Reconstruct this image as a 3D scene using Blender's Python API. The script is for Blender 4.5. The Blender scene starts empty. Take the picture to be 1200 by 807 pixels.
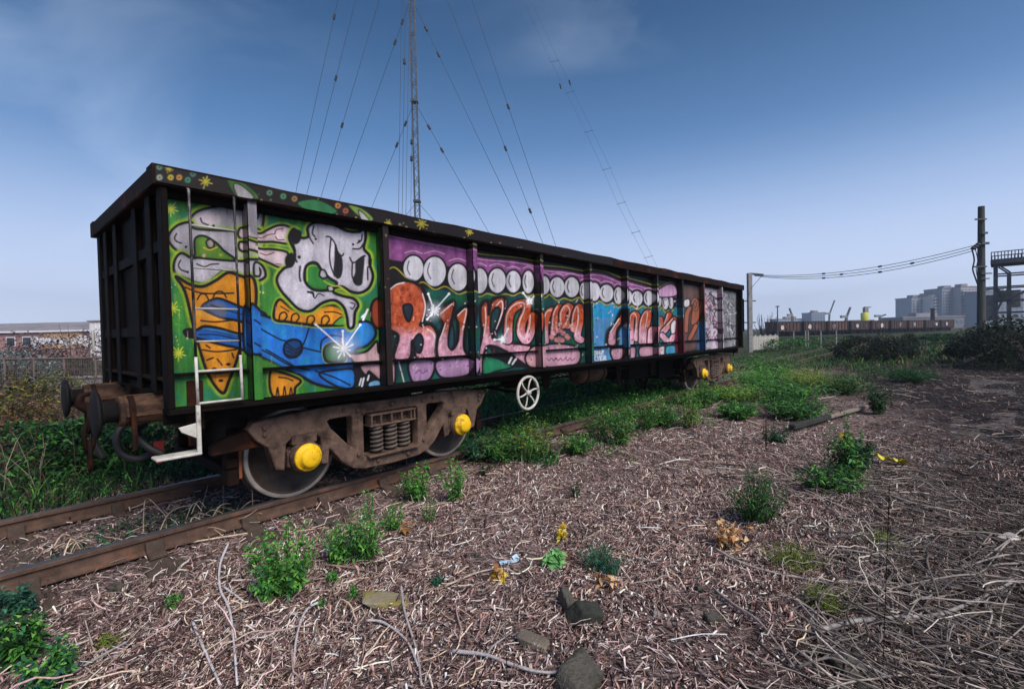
import bpy, bmesh, math, random
import numpy as np
from mathutils import Vector, Matrix, Euler

random.seed(7)
RNG = np.random.default_rng(11)
sc = bpy.context.scene
COL = sc.collection

# ------------------------------------------------------------------ camera
FPX, PITCH, ROLL, YAW = 561.7, 0.0218, -0.0218, 0.7223     # focal length in photo pixels, angles of camera and track
RAIL = 0.16                                               # rail head above the ground
CAMH = 1.6258 + RAIL
cam_d = bpy.data.cameras.new('Camera')
cam = bpy.data.objects.new('Camera', cam_d)
COL.objects.link(cam)
cam_d.sensor_width = 36.0
cam_d.lens = FPX / 1200.0 * 36.0
cam_d.clip_start = 0.05
cam_d.clip_end = 6000
cam.location = (0, 0, CAMH)
cam.rotation_mode = 'QUATERNION'
cam.rotation_quaternion = (Matrix.Rotation(math.pi / 2 - PITCH, 3, 'X') @ Matrix.Rotation(ROLL, 3, 'Z')).to_quaternion()
sc.camera = cam

# ------------------------------------------------------------------ light
SUN_EL, SUN_AZ = math.radians(46), math.radians(140)       # azimuth clockwise from +Y (view direction)
w = bpy.data.worlds.new('World')
sc.world = w
w.use_nodes = True
wn, wl = w.node_tree.nodes, w.node_tree.links
bg = wn['Background']
sky = wn.new('ShaderNodeTexSky')
sky.sky_type = 'NISHITA'
sky.sun_disc = False
sky.sun_elevation = SUN_EL
sky.sun_rotation = SUN_AZ
sky.altitude = 0
sky.air_density = 1.0
sky.dust_density = 0.5
sky.ozone_density = 3.0
bg.inputs['Strength'].default_value = 0.066
# thin cirrus over the blue
tc = wn.new('ShaderNodeTexCoord')
mp = wn.new('ShaderNodeMapping')
mp.inputs['Scale'].default_value = (1.0, 1.0, 2.4)
mp.inputs['Location'].default_value = (0.97, -5.86, 0.56)
nz = wn.new('ShaderNodeTexNoise')
nz.inputs['Scale'].default_value = 1.9
nz.inputs['Detail'].default_value = 7
nz.inputs['Roughness'].default_value = 0.55
nz.inputs['Distortion'].default_value = 0.6
cr = wn.new('ShaderNodeValToRGB')
cr.color_ramp.elements[0].position = 0.50
cr.color_ramp.elements[1].position = 0.78
nz2 = wn.new('ShaderNodeTexNoise')
nz2.inputs['Scale'].default_value = 0.9
nz2.inputs['Detail'].default_value = 2
cr2 = wn.new('ShaderNodeValToRGB')
cr2.color_ramp.elements[0].position = 0.42
cr2.color_ramp.elements[1].position = 0.62
mul = wn.new('ShaderNodeMath'); mul.operation = 'MULTIPLY'
mul2 = wn.new('ShaderNodeMath'); mul2.operation = 'MULTIPLY'; mul2.inputs[1].default_value = 0.36
mixc = wn.new('ShaderNodeMixRGB')
mixc.inputs['Color2'].default_value = (6.6, 7.6, 9.4, 1)
hsv = wn.new('ShaderNodeHueSaturation')
hsv.inputs['Saturation'].default_value = 1.3
hsv.inputs['Value'].default_value = 0.60
wl.new(tc.outputs['Generated'], mp.inputs['Vector'])
wl.new(mp.outputs['Vector'], nz.inputs['Vector'])
wl.new(mp.outputs['Vector'], nz2.inputs['Vector'])
wl.new(nz.outputs['Fac'], cr.inputs['Fac'])
wl.new(nz2.outputs['Fac'], cr2.inputs['Fac'])
wl.new(cr.outputs['Color'], mul.inputs[0])
wl.new(cr2.outputs['Color'], mul.inputs[1])
wl.new(mul.outputs[0], mul2.inputs[0])
wl.new(mul2.outputs[0], mixc.inputs['Fac'])
wl.new(sky.outputs['Color'], hsv.inputs['Color'])
# pale air towards the horizon, the same all round
sxyz = wn.new('ShaderNodeSeparateXYZ'); wl.new(tc.outputs['Generated'], sxyz.inputs['Vector'])
prev = hsv.outputs['Color']
for z_hi, z_lo, fmax, colr in ((0.58, 0.14, 0.88, (1.25, 2.65, 5.4, 1)), (0.38, -0.05, 0.96, (7.4, 8.2, 10.2, 1))):
    hmr = wn.new('ShaderNodeMapRange'); hmr.interpolation_type = 'SMOOTHSTEP'
    hmr.inputs['From Min'].default_value = z_hi; hmr.inputs['From Max'].default_value = z_lo
    hmr.inputs['To Min'].default_value = 0.0; hmr.inputs['To Max'].default_value = fmax
    wl.new(sxyz.outputs['Z'], hmr.inputs['Value'])
    mixh = wn.new('ShaderNodeMixRGB'); mixh.inputs['Color2'].default_value = colr
    wl.new(hmr.outputs['Result'], mixh.inputs['Fac']); wl.new(prev, mixh.inputs['Color1']); prev = mixh.outputs['Color']
wl.new(prev, mixc.inputs['Color1'])
wl.new(mixc.outputs['Color'], bg.inputs['Color'])

sun_d = bpy.data.lights.new('Sun', 'SUN')
sun_d.energy = 2.0
sun_d.angle = math.radians(32)
sun_d.color = (1.0, 0.93, 0.84)
sun = bpy.data.objects.new('Sun', sun_d)
COL.objects.link(sun)
sv = Vector((math.sin(SUN_AZ) * math.cos(SUN_EL), math.cos(SUN_AZ) * math.cos(SUN_EL), math.sin(SUN_EL)))
sun.rotation_euler = sv.to_track_quat('Z', 'Y').to_euler()
sun.location = sv * 50

sc.view_settings.view_transform = 'Standard'
sc.view_settings.look = 'None'
sc.view_settings.exposure = 1.04
sc.view_settings.gamma = 1.0

# ------------------------------------------------------------------ helpers
def ray(px, py):
    u, v = px - 600.0, py - 403.5
    c, s = math.cos(-ROLL), math.sin(-ROLL)
    u, v = u * c - v * s, u * s + v * c
    x, zc = u / FPX, -v / FPX
    c, s = math.cos(PITCH), math.sin(PITCH)
    return Vector((x, c + zc * s, -s + zc * c))

def at(px, py, Y):
    r = ray(px, py)
    return r * (Y / r.y) + Vector((0, 0, CAMH))

def gnd(px, py, z=0.0):
    r = ray(px, py)
    return r * ((z - CAMH) / r.z) + Vector((0, 0, CAMH))

def S2L(c):
    c = np.asarray(c, float) / 255.0
    return np.where(c <= 0.04045, c / 12.92, ((c + 0.055) / 1.055) ** 2.4)

def srgb(r, g, b):
    return tuple(float(x) for x in S2L((r, g, b))) + (1.0,)

def tag(o, label=None, cat=None, group=None, kind=None):
    if label: o['label'] = label
    if cat: o['category'] = cat
    if group: o['group'] = group
    if kind: o['kind'] = kind
    return o

def empty(name, loc=(0, 0, 0), rz=0.0):
    o = bpy.data.objects.new(name, None)
    o.location = loc
    o.rotation_euler = (0, 0, rz)
    o.empty_display_size = 0.2
    COL.objects.link(o)
    return o

def link(name, me, m, parent=None, smooth=False):
    o = bpy.data.objects.new(name, me)
    COL.objects.link(o)
    if m is not None and len(me.materials) == 0:
        me.materials.append(m)
    if smooth:
        me.polygons.foreach_set('use_smooth', np.ones(len(me.polygons), bool))
    if parent is not None:
        o.parent = parent
    return o

def copy_tree(o, parent=None):
    c = o.copy()
    COL.objects.link(c)
    c.parent = parent
    for ch in list(o.children):
        copy_tree(ch, c)
    return c

def np_mesh(name, V, F, colors=None):
    """V (n,3), F (m,k) faces all of the same size; colors (n,3) linear per vertex"""
    V = np.asarray(V, np.float32); F = np.asarray(F, np.int32)
    me = bpy.data.meshes.new(name)
    me.vertices.add(len(V)); me.vertices.foreach_set('co', V.ravel())
    k = F.shape[1]
    me.loops.add(F.size); me.loops.foreach_set('vertex_index', F.ravel())
    me.polygons.add(len(F))
    me.polygons.foreach_set('loop_start', np.arange(0, F.size, k, dtype=np.int32))
    me.polygons.foreach_set('loop_total', np.full(len(F), k, np.int32))
    me.update(calc_edges=True)
    if colors is not None:
        a = me.color_attributes.new('Col', 'FLOAT_COLOR', 'POINT')
        c4 = np.ones((len(V), 4), np.float32); c4[:, :3] = colors
        a.data.foreach_set('color', c4.ravel())
    return me

class MB:
    def __init__(s):
        s.v = []; s.f = []
    def add(s, vs, fs):
        b = len(s.v)
        s.v += [tuple(x) for x in vs]
        s.f += [tuple(i + b for i in f) for f in fs]
    def box(s, c, d, rot=None):
        x, y, z = d[0] / 2, d[1] / 2, d[2] / 2
        vs = [Vector((i, j, k)) for k in (-z, z) for j in (-y, y) for i in (-x, x)]
        if rot is not None:
            R = Euler(rot).to_matrix() if not isinstance(rot, Matrix) else rot
            vs = [R @ q for q in vs]
        c = Vector(c)
        s.add([q + c for q in vs], [(0, 2, 3, 1), (4, 5, 7, 6), (0, 1, 5, 4), (1, 3, 7, 5), (3, 2, 6, 7), (2, 0, 4, 6)])
        return s
    def b(s, x0, x1, y0, y1, z0, z1):
        return s.box(((x0 + x1) / 2, (y0 + y1) / 2, (z0 + z1) / 2), (abs(x1 - x0), abs(y1 - y0), abs(z1 - z0)))
    def beam(s, p, q, wd, ht, up=(0, 0, 1)):
        p, q = Vector(p), Vector(q)
        x = (q - p); L = x.length; x.normalize()
        u = Vector(up)
        if abs(x.dot(u)) > 0.98: u = Vector((1, 0, 0))
        y = u.cross(x).normalized(); z = x.cross(y)
        R = Matrix((x, y, z)).transposed()
        return s.box((p + q) / 2, (L, wd, ht), R)
    def tube(s, pts, r, n=8, cap=True, closed=False):
        pts = [Vector(p) for p in pts]
        m = len(pts)
        rs = r if isinstance(r, (list, tuple)) else [r] * m
        b = len(s.v)
        prev = None
        for i, p in enumerate(pts):
            if closed:
                t = pts[(i + 1) % m] - pts[i - 1]
            else:
                t = pts[min(i + 1, m - 1)] - pts[max(i - 1, 0)]
            t.normalize()
            if prev is None:
                u = Vector((0, 0, 1)) if abs(t.z) < 0.9 else Vector((1, 0, 0))
                a = t.cross(u).normalized()
            else:
                a = (prev - t * prev.dot(t)).normalized()
            prev = a
            c = t.cross(a)
            for k in range(n):
                an = 2 * math.pi * k / n
                s.v.append(tuple(p + (a * math.cos(an) + c * math.sin(an)) * rs[i]))
        rng = m if closed else m - 1
        for i in range(rng):
            i2 = (i + 1) % m
            for k in range(n):
                k2 = (k + 1) % n
                s.f.append((b + i * n + k, b + i * n + k2, b + i2 * n + k2, b + i2 * n + k))
        if cap and not closed:
            s.f.append(tuple(b + k for k in range(n))[::-1])
            s.f.append(tuple(b + (m - 1) * n + k for k in range(n)))
        return s
    def lathe(s, prof, origin, axis, n=24, caps=True):
        """prof: list of (t along axis, radius)"""
        ax = Vector(axis).normalized(); o = Vector(origin)
        u = Vector((0, 0, 1)) if abs(ax.z) < 0.9 else Vector((1, 0, 0))
        a = ax.cross(u).normalized(); c = ax.cross(a)
        b = len(s.v)
        for t, r in prof:
            for k in range(n):
                an = 2 * math.pi * k / n
                s.v.append(tuple(o + ax * t + (a * math.cos(an) + c * math.sin(an)) * r))
        for i in range(len(prof) - 1):
            for k in range(n):
                k2 = (k + 1) % n
                s.f.append((b + i * n + k, b + i * n + k2, b + (i + 1) * n + k2, b + (i + 1) * n + k))
        if caps:
            s.f.append(tuple(b + k for k in range(n))[::-1])
            s.f.append(tuple(b + (len(prof) - 1) * n + k for k in range(n)))
        return s
    def prism(s, poly, o, ex, ey, ez, th):
        """poly in (ex,ey) plane at o, extruded along ez by th"""
        o, ex, ey, ez = Vector(o), Vector(ex), Vector(ey), Vector(ez)
        n = len(poly)
        vs = [o + ex * p[0] + ey * p[1] for p in poly] + [o + ex * p[0] + ey * p[1] + ez * th for p in poly]
        fs = [tuple(range(n))[::-1], tuple(range(n, 2 * n))] + [(i, (i + 1) % n, n + (i + 1) % n, n + i) for i in range(n)]
        s.add(vs, fs)
        return s
    def mesh(s, name, bevel=0.0, segs=1):
        me = bpy.data.meshes.new(name)
        me.from_pydata(s.v, [], s.f)
        bm = bmesh.new(); bm.from_mesh(me)
        bmesh.ops.recalc_face_normals(bm, faces=bm.faces)
        if bevel > 0:
            es = [e for e in bm.edges if len(e.link_faces) == 2 and e.calc_face_angle(0) > 0.6]
            bmesh.ops.bevel(bm, geom=es, offset=bevel, segments=segs, affect='EDGES', clamp_overlap=True)
        bm.to_mesh(me); bm.free()
        return me
    def build(s, name, m, parent=None, bevel=0.0, smooth=False):
        return link(name, s.mesh(name, bevel), m, parent, smooth)

# ------------------------------------------------------------------ materials
def newmat(name):
    m = bpy.data.materials.new(name); m.use_nodes = True
    nt = m.node_tree
    return m, nt.nodes, nt.links, nt.nodes['Principled BSDF']

def mat(name, c1, c2=None, scale=6.0, rough=0.6, metal=0.0, bump=0.15, fine=60.0, c3=None, c3pos=0.6, spec=0.4, rnd=0.0, stretch=(1, 1, 1)):
    """two-tone weathered surface, optional third tone (rust or dirt patches)"""
    m, N, L, p = newmat(name)
    c2 = c2 or c1
    t = N.new('ShaderNodeTexCoord')
    mpp = N.new('ShaderNodeMapping'); mpp.inputs['Scale'].default_value = stretch
    L.new(t.outputs['Object'], mpp.inputs['Vector'])
    n1 = N.new('ShaderNodeTexNoise'); n1.inputs['Scale'].default_value = scale; n1.inputs['Detail'].default_value = 8; n1.inputs['Roughness'].default_value = 0.65
    L.new(mpp.outputs['Vector'], n1.inputs['Vector'])
    r = N.new('ShaderNodeValToRGB')
    r.color_ramp.elements[0].position = 0.32; r.color_ramp.elements[0].color = c1
    r.color_ramp.elements[1].position = 0.68; r.color_ramp.elements[1].color = c2
    L.new(n1.outputs['Fac'], r.inputs['Fac'])
    col = r.outputs['Color']
    if c3:
        n2 = N.new('ShaderNodeTexNoise'); n2.inputs['Scale'].default_value = scale * 0.45; n2.inputs['Detail'].default_value = 10; n2.inputs['Roughness'].default_value = 0.7
        L.new(mpp.outputs['Vector'], n2.inputs['Vector'])
        r2 = N.new('ShaderNodeValToRGB'); r2.color_ramp.elements[0].position = c3pos - 0.07; r2.color_ramp.elements[1].position = c3pos + 0.07
        L.new(n2.outputs['Fac'], r2.inputs['Fac'])
        mx = N.new('ShaderNodeMixRGB'); mx.inputs['Color2'].default_value = c3
        L.new(r2.outputs['Color'], mx.inputs['Fac']); L.new(col, mx.inputs['Color1'])
        col = mx.outputs['Color']
    if rnd > 0:
        oi = N.new('ShaderNodeObjectInfo')
        mr = N.new('ShaderNodeMapRange'); mr.inputs['To Min'].default_value = 1 - rnd; mr.inputs['To Max'].default_value = 1 + rnd
        L.new(oi.outputs['Random'], mr.inputs['Value'])
        hv = N.new('ShaderNodeHueSaturation')
        L.new(mr.outputs['Result'], hv.inputs['Value']); L.new(col, hv.inputs['Color'])
        col = hv.outputs['Color']
    L.new(col, p.inputs['Base Color'])
    nr = N.new('ShaderNodeMapRange'); nr.inputs['To Min'].default_value = max(0.05, rough - 0.15); nr.inputs['To Max'].default_value = min(1, rough + 0.15)
    L.new(n1.outputs['Fac'], nr.inputs['Value']); L.new(nr.outputs['Result'], p.inputs['Roughness'])
    p.inputs['Metallic'].default_value = metal
    p.inputs['Specular IOR Level'].default_value = spec
    if bump > 0:
        n3 = N.new('ShaderNodeTexNoise'); n3.inputs['Scale'].default_value = fine; n3.inputs['Detail'].default_value = 5
        L.new(mpp.outputs['Vector'], n3.inputs['Vector'])
        bp = N.new('ShaderNodeBump'); bp.inputs['Strength'].default_value = bump; bp.inputs['Distance'].default_value = 0.02
        L.new(n3.outputs['Fac'], bp.inputs['Height']); L.new(bp.outputs['Normal'], p.inputs['Normal'])
    return m

def vcol_mat(name, rough=0.7, var=0.25, scale=40, spec=0.3, translucent=0.0, bump=0.0):
    m, N, L, p = newmat(name)
    a = N.new('ShaderNodeVertexColor'); a.layer_name = 'Col'
    t = N.new('ShaderNodeTexCoord')
    n1 = N.new('ShaderNodeTexNoise'); n1.inputs['Scale'].default_value = scale; n1.inputs['Detail'].default_value = 6
    L.new(t.outputs['Object'], n1.inputs['Vector'])
    mr = N.new('ShaderNodeMapRange'); mr.inputs['From Min'].default_value = 0.3; mr.inputs['From Max'].default_value = 0.7
    mr.inputs['To Min'].default_value = 1 - var; mr.inputs['To Max'].default_value = 1 + var
    L.new(n1.outputs['Fac'], mr.inputs['Value'])
    mx = N.new('ShaderNodeVectorMath'); mx.operation = 'SCALE'
    L.new(a.outputs['Color'], mx.inputs[0]); L.new(mr.outputs['Result'], mx.inputs['Scale'])
    L.new(mx.outputs['Vector'], p.inputs['Base Color'])
    p.inputs['Roughness'].default_value = rough
    p.inputs['Specular IOR Level'].default_value = spec
    if bump > 0:
        bp = N.new('ShaderNodeBump'); bp.inputs['Strength'].default_value = bump; bp.inputs['Distance'].default_value = 0.01
        L.new(n1.outputs['Fac'], bp.inputs['Height']); L.new(bp.outputs['Normal'], p.inputs['Normal'])
    if translucent > 0:
        tr = N.new('ShaderNodeBsdfTranslucent'); ms = N.new('ShaderNodeMixShader'); ms.inputs['Fac'].default_value = translucent
        L.new(mx.outputs['Vector'], tr.inputs['Color'])
        L.new(p.outputs['BSDF'], ms.inputs[1]); L.new(tr.outputs['BSDF'], ms.inputs[2])
        L.new(ms.outputs['Shader'], N['Material Output'].inputs['Surface'])
    return m

M = {}
M['rust_dark'] = mat('rust_dark', srgb(24, 16, 14), srgb(42, 27, 22), 5, 0.75, 0.0, 0.25, 70, c3=srgb(72, 40, 28), c3pos=0.60, spec=0.08)
M['rust_black'] = mat('rust_black', srgb(12, 10, 10), srgb(24, 18, 16), 6, 0.75, 0.0, 0.2, 60, c3=srgb(44, 27, 22), c3pos=0.64, spec=0.08)
M['bogie_brown'] = mat('bogie_brown', srgb(80, 63, 55), srgb(120, 97, 84), 9, 0.8, 0.0, 0.6, 110, c3=srgb(52, 39, 34), c3pos=0.57, spec=0.25)
M['buffer_brown'] = mat('buffer_brown', srgb(72, 52, 41), srgb(104, 77, 60), 8, 0.75, 0.0, 0.5, 90, c3=srgb(46, 31, 26), c3pos=0.54, stretch=(1, 3, 3), spec=0.25)
M['grease_black'] = mat('grease_black', srgb(17, 16, 18), srgb(30, 28, 30), 8, 0.75, 0.0, 0.3, 60, spec=0.2)
M['wheel_grey'] = mat('wheel_grey', srgb(40, 35, 33), srgb(74, 66, 61), 7, 0.6, 0.1, 0.35, 60, c3=srgb(62, 45, 37), c3pos=0.55)
M['wheel_tread'] = mat('wheel_tread', srgb(140, 134, 128), srgb(176, 168, 160), 8, 0.4, 0.3, 0.1, 60)
M['cap_yellow'] = mat('cap_yellow', srgb(228, 172, 8), srgb(244, 200, 20), 14, 0.55, 0.0, 0.25, 60, c3=srgb(96, 68, 34), c3pos=0.57)
M['spring_grey'] = mat('spring_grey', srgb(70, 60, 55), srgb(98, 86, 78), 9, 0.6, 0.0, 0.2, 60)
M['white_paint'] = mat('white_paint', srgb(178, 172, 164), srgb(212, 208, 200), 16, 0.6, 0.0, 0.2, 60, c3=srgb(112, 84, 66), c3pos=0.62)
M['ladder_top'] = mat('ladder_top', srgb(30, 27, 26), srgb(62, 58, 58), 7, 0.5, 0.2, 0.1, 40, c3=srgb(150, 146, 144), c3pos=0.60)
M['rung_grey'] = mat('rung_grey', srgb(150, 148, 146), srgb(190, 188, 186), 7, 0.5, 0.2, 0.1, 40, c3=srgb(80, 60, 50), c3pos=0.62)
M['rail_side'] = mat('rail_side', srgb(66, 49, 41), srgb(102, 79, 67), 9, 0.8, 0.0, 0.3, 90, c3=srgb(120, 80, 58), c3pos=0.62)
M['chair'] = mat('chair', srgb(58, 46, 40), srgb(88, 72, 63), 9, 0.85, 0, 0.4, 60)
M['rail_top'] = mat('rail_top', srgb(70, 66, 66), srgb(104, 98, 96), 9, 0.45, 0.5, 0.1, 60, c3=srgb(104, 74, 56), c3pos=0.6, stretch=(0.2, 1, 1))
M['sleeper'] = mat('sleeper', srgb(62, 52, 46), srgb(94, 80, 70), 9, 0.85, 0, 0.4, 50, stretch=(3, 0.4, 1))
M['rust_orange'] = mat('rust_orange', srgb(120, 66, 40), srgb(160, 92, 58), 8, 0.8, 0, 0.3, 70)
M['hose'] = mat('hose', srgb(28, 28, 30), srgb(44, 43, 44), 9, 0.6, 0, 0.1, 60)
M['red_paint'] = mat('red_paint', srgb(128, 34, 26), srgb(150, 48, 38), 9, 0.6, 0, 0.1, 60)
M['steel_far'] = mat('steel_far', srgb(62, 64, 70), srgb(92, 94, 100), 3, 0.6, 0.1, 0.05, 30)
M['wire'] = mat('wire', srgb(38, 40, 46), srgb(46, 48, 54), 3, 0.6, 0.0, 0.0)
M['wood_pole'] = mat('wood_pole', srgb(52, 54, 54), srgb(82, 84, 82), 4, 0.8, 0, 0.3, 30, stretch=(6, 6, 0.4))
M['concrete'] = mat('concrete', srgb(122, 118, 116), srgb(156, 152, 150), 4, 0.9, 0, 0.25, 40, c3=srgb(92, 88, 84), c3pos=0.6)
M['stone'] = mat('stone', srgb(64, 60, 54), srgb(98, 93, 86), 14, 0.9, 0, 0.8, 40, c3=srgb(46, 45, 34), c3pos=0.56)
M['stone_dark'] = mat('stone_dark', srgb(34, 36, 32), srgb(58, 60, 54), 8, 0.9, 0, 0.5, 40)
M['stone_moss'] = mat('stone_moss', srgb(128, 116, 92), srgb(150, 142, 124), 12, 0.9, 0, 0.5, 40, c3=srgb(130, 120, 60), c3pos=0.52)
M['brick_broken'] = mat('brick_broken', srgb(92, 82, 74), srgb(122, 112, 102), 9, 0.9, 0, 0.5, 50, c3=srgb(178, 170, 156), c3pos=0.62)
def paint_mat():
    m, N, L, p = newmat('paint')
    a = N.new('ShaderNodeVertexColor'); a.layer_name = 'Col'
    t = N.new('ShaderNodeTexCoord')
    def nz_(scale, stretch, det=8, rough=0.65):
        q = N.new('ShaderNodeMapping'); q.inputs['Scale'].default_value = stretch; L.new(t.outputs['Object'], q.inputs['Vector'])
        n = N.new('ShaderNodeTexNoise'); n.inputs['Scale'].default_value = scale; n.inputs['Detail'].default_value = det; n.inputs['Roughness'].default_value = rough
        L.new(q.outputs['Vector'], n.inputs['Vector']); return n.outputs['Fac']
    def mr(f, a0, a1, b0, b1):
        r = N.new('ShaderNodeMapRange'); r.inputs['From Min'].default_value = a0; r.inputs['From Max'].default_value = a1; r.inputs['To Min'].default_value = b0; r.inputs['To Max'].default_value = b1
        L.new(f, r.inputs['Value']); return r.outputs['Result']
    def mulv(c, f):
        x = N.new('ShaderNodeVectorMath'); x.operation = 'SCALE'; L.new(c, x.inputs[0]); L.new(f, x.inputs['Scale']); return x.outputs['Vector']
    streak = mr(nz_(6, (1.3, 1, 0.14)), 0.36, 0.66, 0.68, 1.10)      # rain streaks
    cloud = mr(nz_(3.5, (1, 1, 1)), 0.35, 0.65, 0.78, 1.12)
    speck = mr(nz_(95, (1, 1, 1), 4, 0.8), 0.30, 0.70, 0.72, 1.25)    # speckle of the spray
    c = mulv(mulv(mulv(a.outputs['Color'], streak), cloud), speck)
    chip = nz_(26, (1, 1, 0.7), 10, 0.8)
    r = N.new('ShaderNodeValToRGB'); r.color_ramp.elements[0].position = 0.63; r.color_ramp.elements[1].position = 0.68
    L.new(chip, r.inputs['Fac'])
    mx = N.new('ShaderNodeMixRGB'); mx.inputs['Color2'].default_value = srgb(44, 28, 24)      # chipped to rusty steel
    L.new(r.outputs['Color'], mx.inputs['Fac']); L.new(c, mx.inputs['Color1'])
    L.new(mx.outputs['Color'], p.inputs['Base Color'])
    L.new(mr(chip, 0.3, 0.7, 0.42, 0.72), p.inputs['Roughness'])
    p.inputs['Specular IOR Level'].default_value = 0.3
    bp = N.new('ShaderNodeBump'); bp.inputs['Strength'].default_value = 0.12; bp.inputs['Distance'].default_value = 0.01
    L.new(nz_(30, (1, 1, 1)), bp.inputs['Height']); L.new(bp.outputs['Normal'], p.inputs['Normal'])
    return m
M['paint'] = paint_mat()
M['leaf'] = vcol_mat('leaf', 0.55, 0.15, 30, 0.3, translucent=0.25)
M['dry'] = vcol_mat('dry', 0.85, 0.28, 55, 0.2, bump=0.1)
M['timber'] = mat('timber', srgb(110, 100, 90), srgb(150, 138, 124), 8, 0.85, 0, 0.4, 60, stretch=(0.4, 4, 4))

# ------------------------------------------------------------------ noise (numpy)
def vnoise(x, y, seed=0):
    xi = np.floor(x).astype(np.int64); yi = np.floor(y).astype(np.int64)
    xf = x - xi; yf = y - yi
    def h(a, b):
        n = (a * 374761393 + b * 668265263 + seed * 974634121) & 0x7fffffff
        n = ((n ^ (n >> 13)) * 1274126177) & 0x7fffffff
        return ((n ^ (n >> 16)) & 0xffff) / 65535.0
    u = xf * xf * (3 - 2 * xf); v = yf * yf * (3 - 2 * yf)
    return (h(xi, yi) * (1 - u) + h(xi + 1, yi) * u) * (1 - v) + (h(xi, yi + 1) * (1 - u) + h(xi + 1, yi + 1) * u) * v

def fbm(x, y, seed=0, o=4):
    r = np.zeros_like(x, dtype=float); a = 0.5
    for i in range(o):
        r += a * vnoise(x * 2 ** i, y * 2 ** i, seed + i); a *= 0.5
    return r / (1 - 0.5 ** o)

# ------------------------------------------------------------------ the track and wagon frame
DC = 5.7483                     # distance of the track centre line from the camera
DV = Vector((math.sin(YAW), math.cos(YAW), 0)); NV = Vector((-math.cos(YAW), math.sin(YAW), 0))
S0 = 8.37                       # wagon centre along the track
TRACK_RZ = math.atan2(DV.y, DV.x)
def T(s, D, z):                 # track coordinates -> wagon local coordinates (z above the rail)
    return Vector((s - S0, D - DC, z + RAIL))
def TW(s, D, z):                # track coordinates -> world
    return DV * s + NV * D + Vector((0, 0, z + RAIL))
def proj_np(P):
    """world points (n,3) -> photo pixels, used to look up where a mark sits on the wagon side"""
    x, y, z = P[:, 0], P[:, 1], P[:, 2] - CAMH
    c, s = math.cos(PITCH), math.sin(PITCH)
    yc = y * c - z * s; zc = y * s + z * c
    u = FPX * x / yc; v = -FPX * zc / yc
    c, s = math.cos(ROLL), math.sin(ROLL)
    return 600 + u * c - v * s, 403.5 + u * s + v * c
ORIGIN = DV * S0 + NV * DC

# ---------------- ground
def ground_h(x, y):
    s = x * DV.x + y * DV.y; D = x * NV.x + y * NV.y
    r = np.hypot(x, y)
    hgt = (fbm(x * 0.55, y * 0.55, 3) - 0.5) * 0.16 + (fbm(x * 2.3, y * 2.3, 9, 3) - 0.5) * 0.07
    near_track = np.clip(1 - (np.abs(D - DC) - 1.0) / 1.2, 0, 1)
    hgt = hgt * (1 - 0.75 * near_track) - 0.02 * near_track
    bank = np.clip((x - 0.62 * y - 4.5) / 8, 0, 1) * np.clip((y - 9) / 14, 0, 1)
    hgt = hgt + 0.30 * bank * np.clip(1 - (r - 60) / 60, 0, 1)
    left = np.clip((D - 8.0) / 5.0, 0, 1)
    hgt = hgt - 0.25 * left
    return hgt * np.clip(1 - (r - 120) / 100, 0, 1)

def axis(n, near, far):
    t = np.linspace(-1, 1, n)
    k = math.asinh(far / near)
    return near * np.sinh(t * k)
gx = axis(321, 2.0, 3000.0); gy = axis(321, 2.0, 3000.0) + 4.0
GX, GY = np.meshgrid(gx, gy, indexing='ij')
GV = np.stack([GX.ravel(), GY.ravel(), ground_h(GX.ravel(), GY.ravel())], 1)
ii = np.arange(321 * 321).reshape(321, 321)
GF = np.stack([ii[:-1, :-1].ravel(), ii[1:, :-1].ravel(), ii[1:, 1:].ravel(), ii[:-1, 1:].ravel()], 1)
m, N, L, p = newmat('ground_mulch')
t = N.new('ShaderNodeTexCoord')
def noise(scale, det=8, rough=0.6, dist=0.0, stretch=None):
    n = N.new('ShaderNodeTexNoise'); n.inputs['Scale'].default_value = scale; n.inputs['Detail'].default_value = det
    n.inputs['Roughness'].default_value = rough; n.inputs['Distortion'].default_value = dist
    L.new(t.outputs['Object'], n.inputs['Vector'])
    return n.outputs['Fac']
def ramp(fac, stops):
    r = N.new('ShaderNodeValToRGB')
    while len(r.color_ramp.elements) < len(stops): r.color_ramp.elements.new(0.5)
    for e, (ps, c) in zip(r.color_ramp.elements, stops): e.position = ps; e.color = c
    L.new(fac, r.inputs['Fac']); return r.outputs['Color']
def mixn(fac, a, b):
    x = N.new('ShaderNodeMixRGB')
    if isinstance(fac, float): x.inputs['Fac'].default_value = fac
    else: L.new(fac, x.inputs['Fac'])
    for sck, q in ((x.inputs['Color1'], a), (x.inputs['Color2'], b)):
        if isinstance(q, tuple): sck.default_value = q
        else: L.new(q, sck)
    return x.outputs['Color']
mulch = ramp(noise(34, 10, 0.75, 0.6), [(0.32, srgb(26, 20, 20)), (0.50, srgb(78, 63, 60)), (0.70, srgb(158, 136, 130))])
soil = ramp(noise(11, 9, 0.7), [(0.35, srgb(32, 25, 25)), (0.65, srgb(80, 65, 62))])
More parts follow.
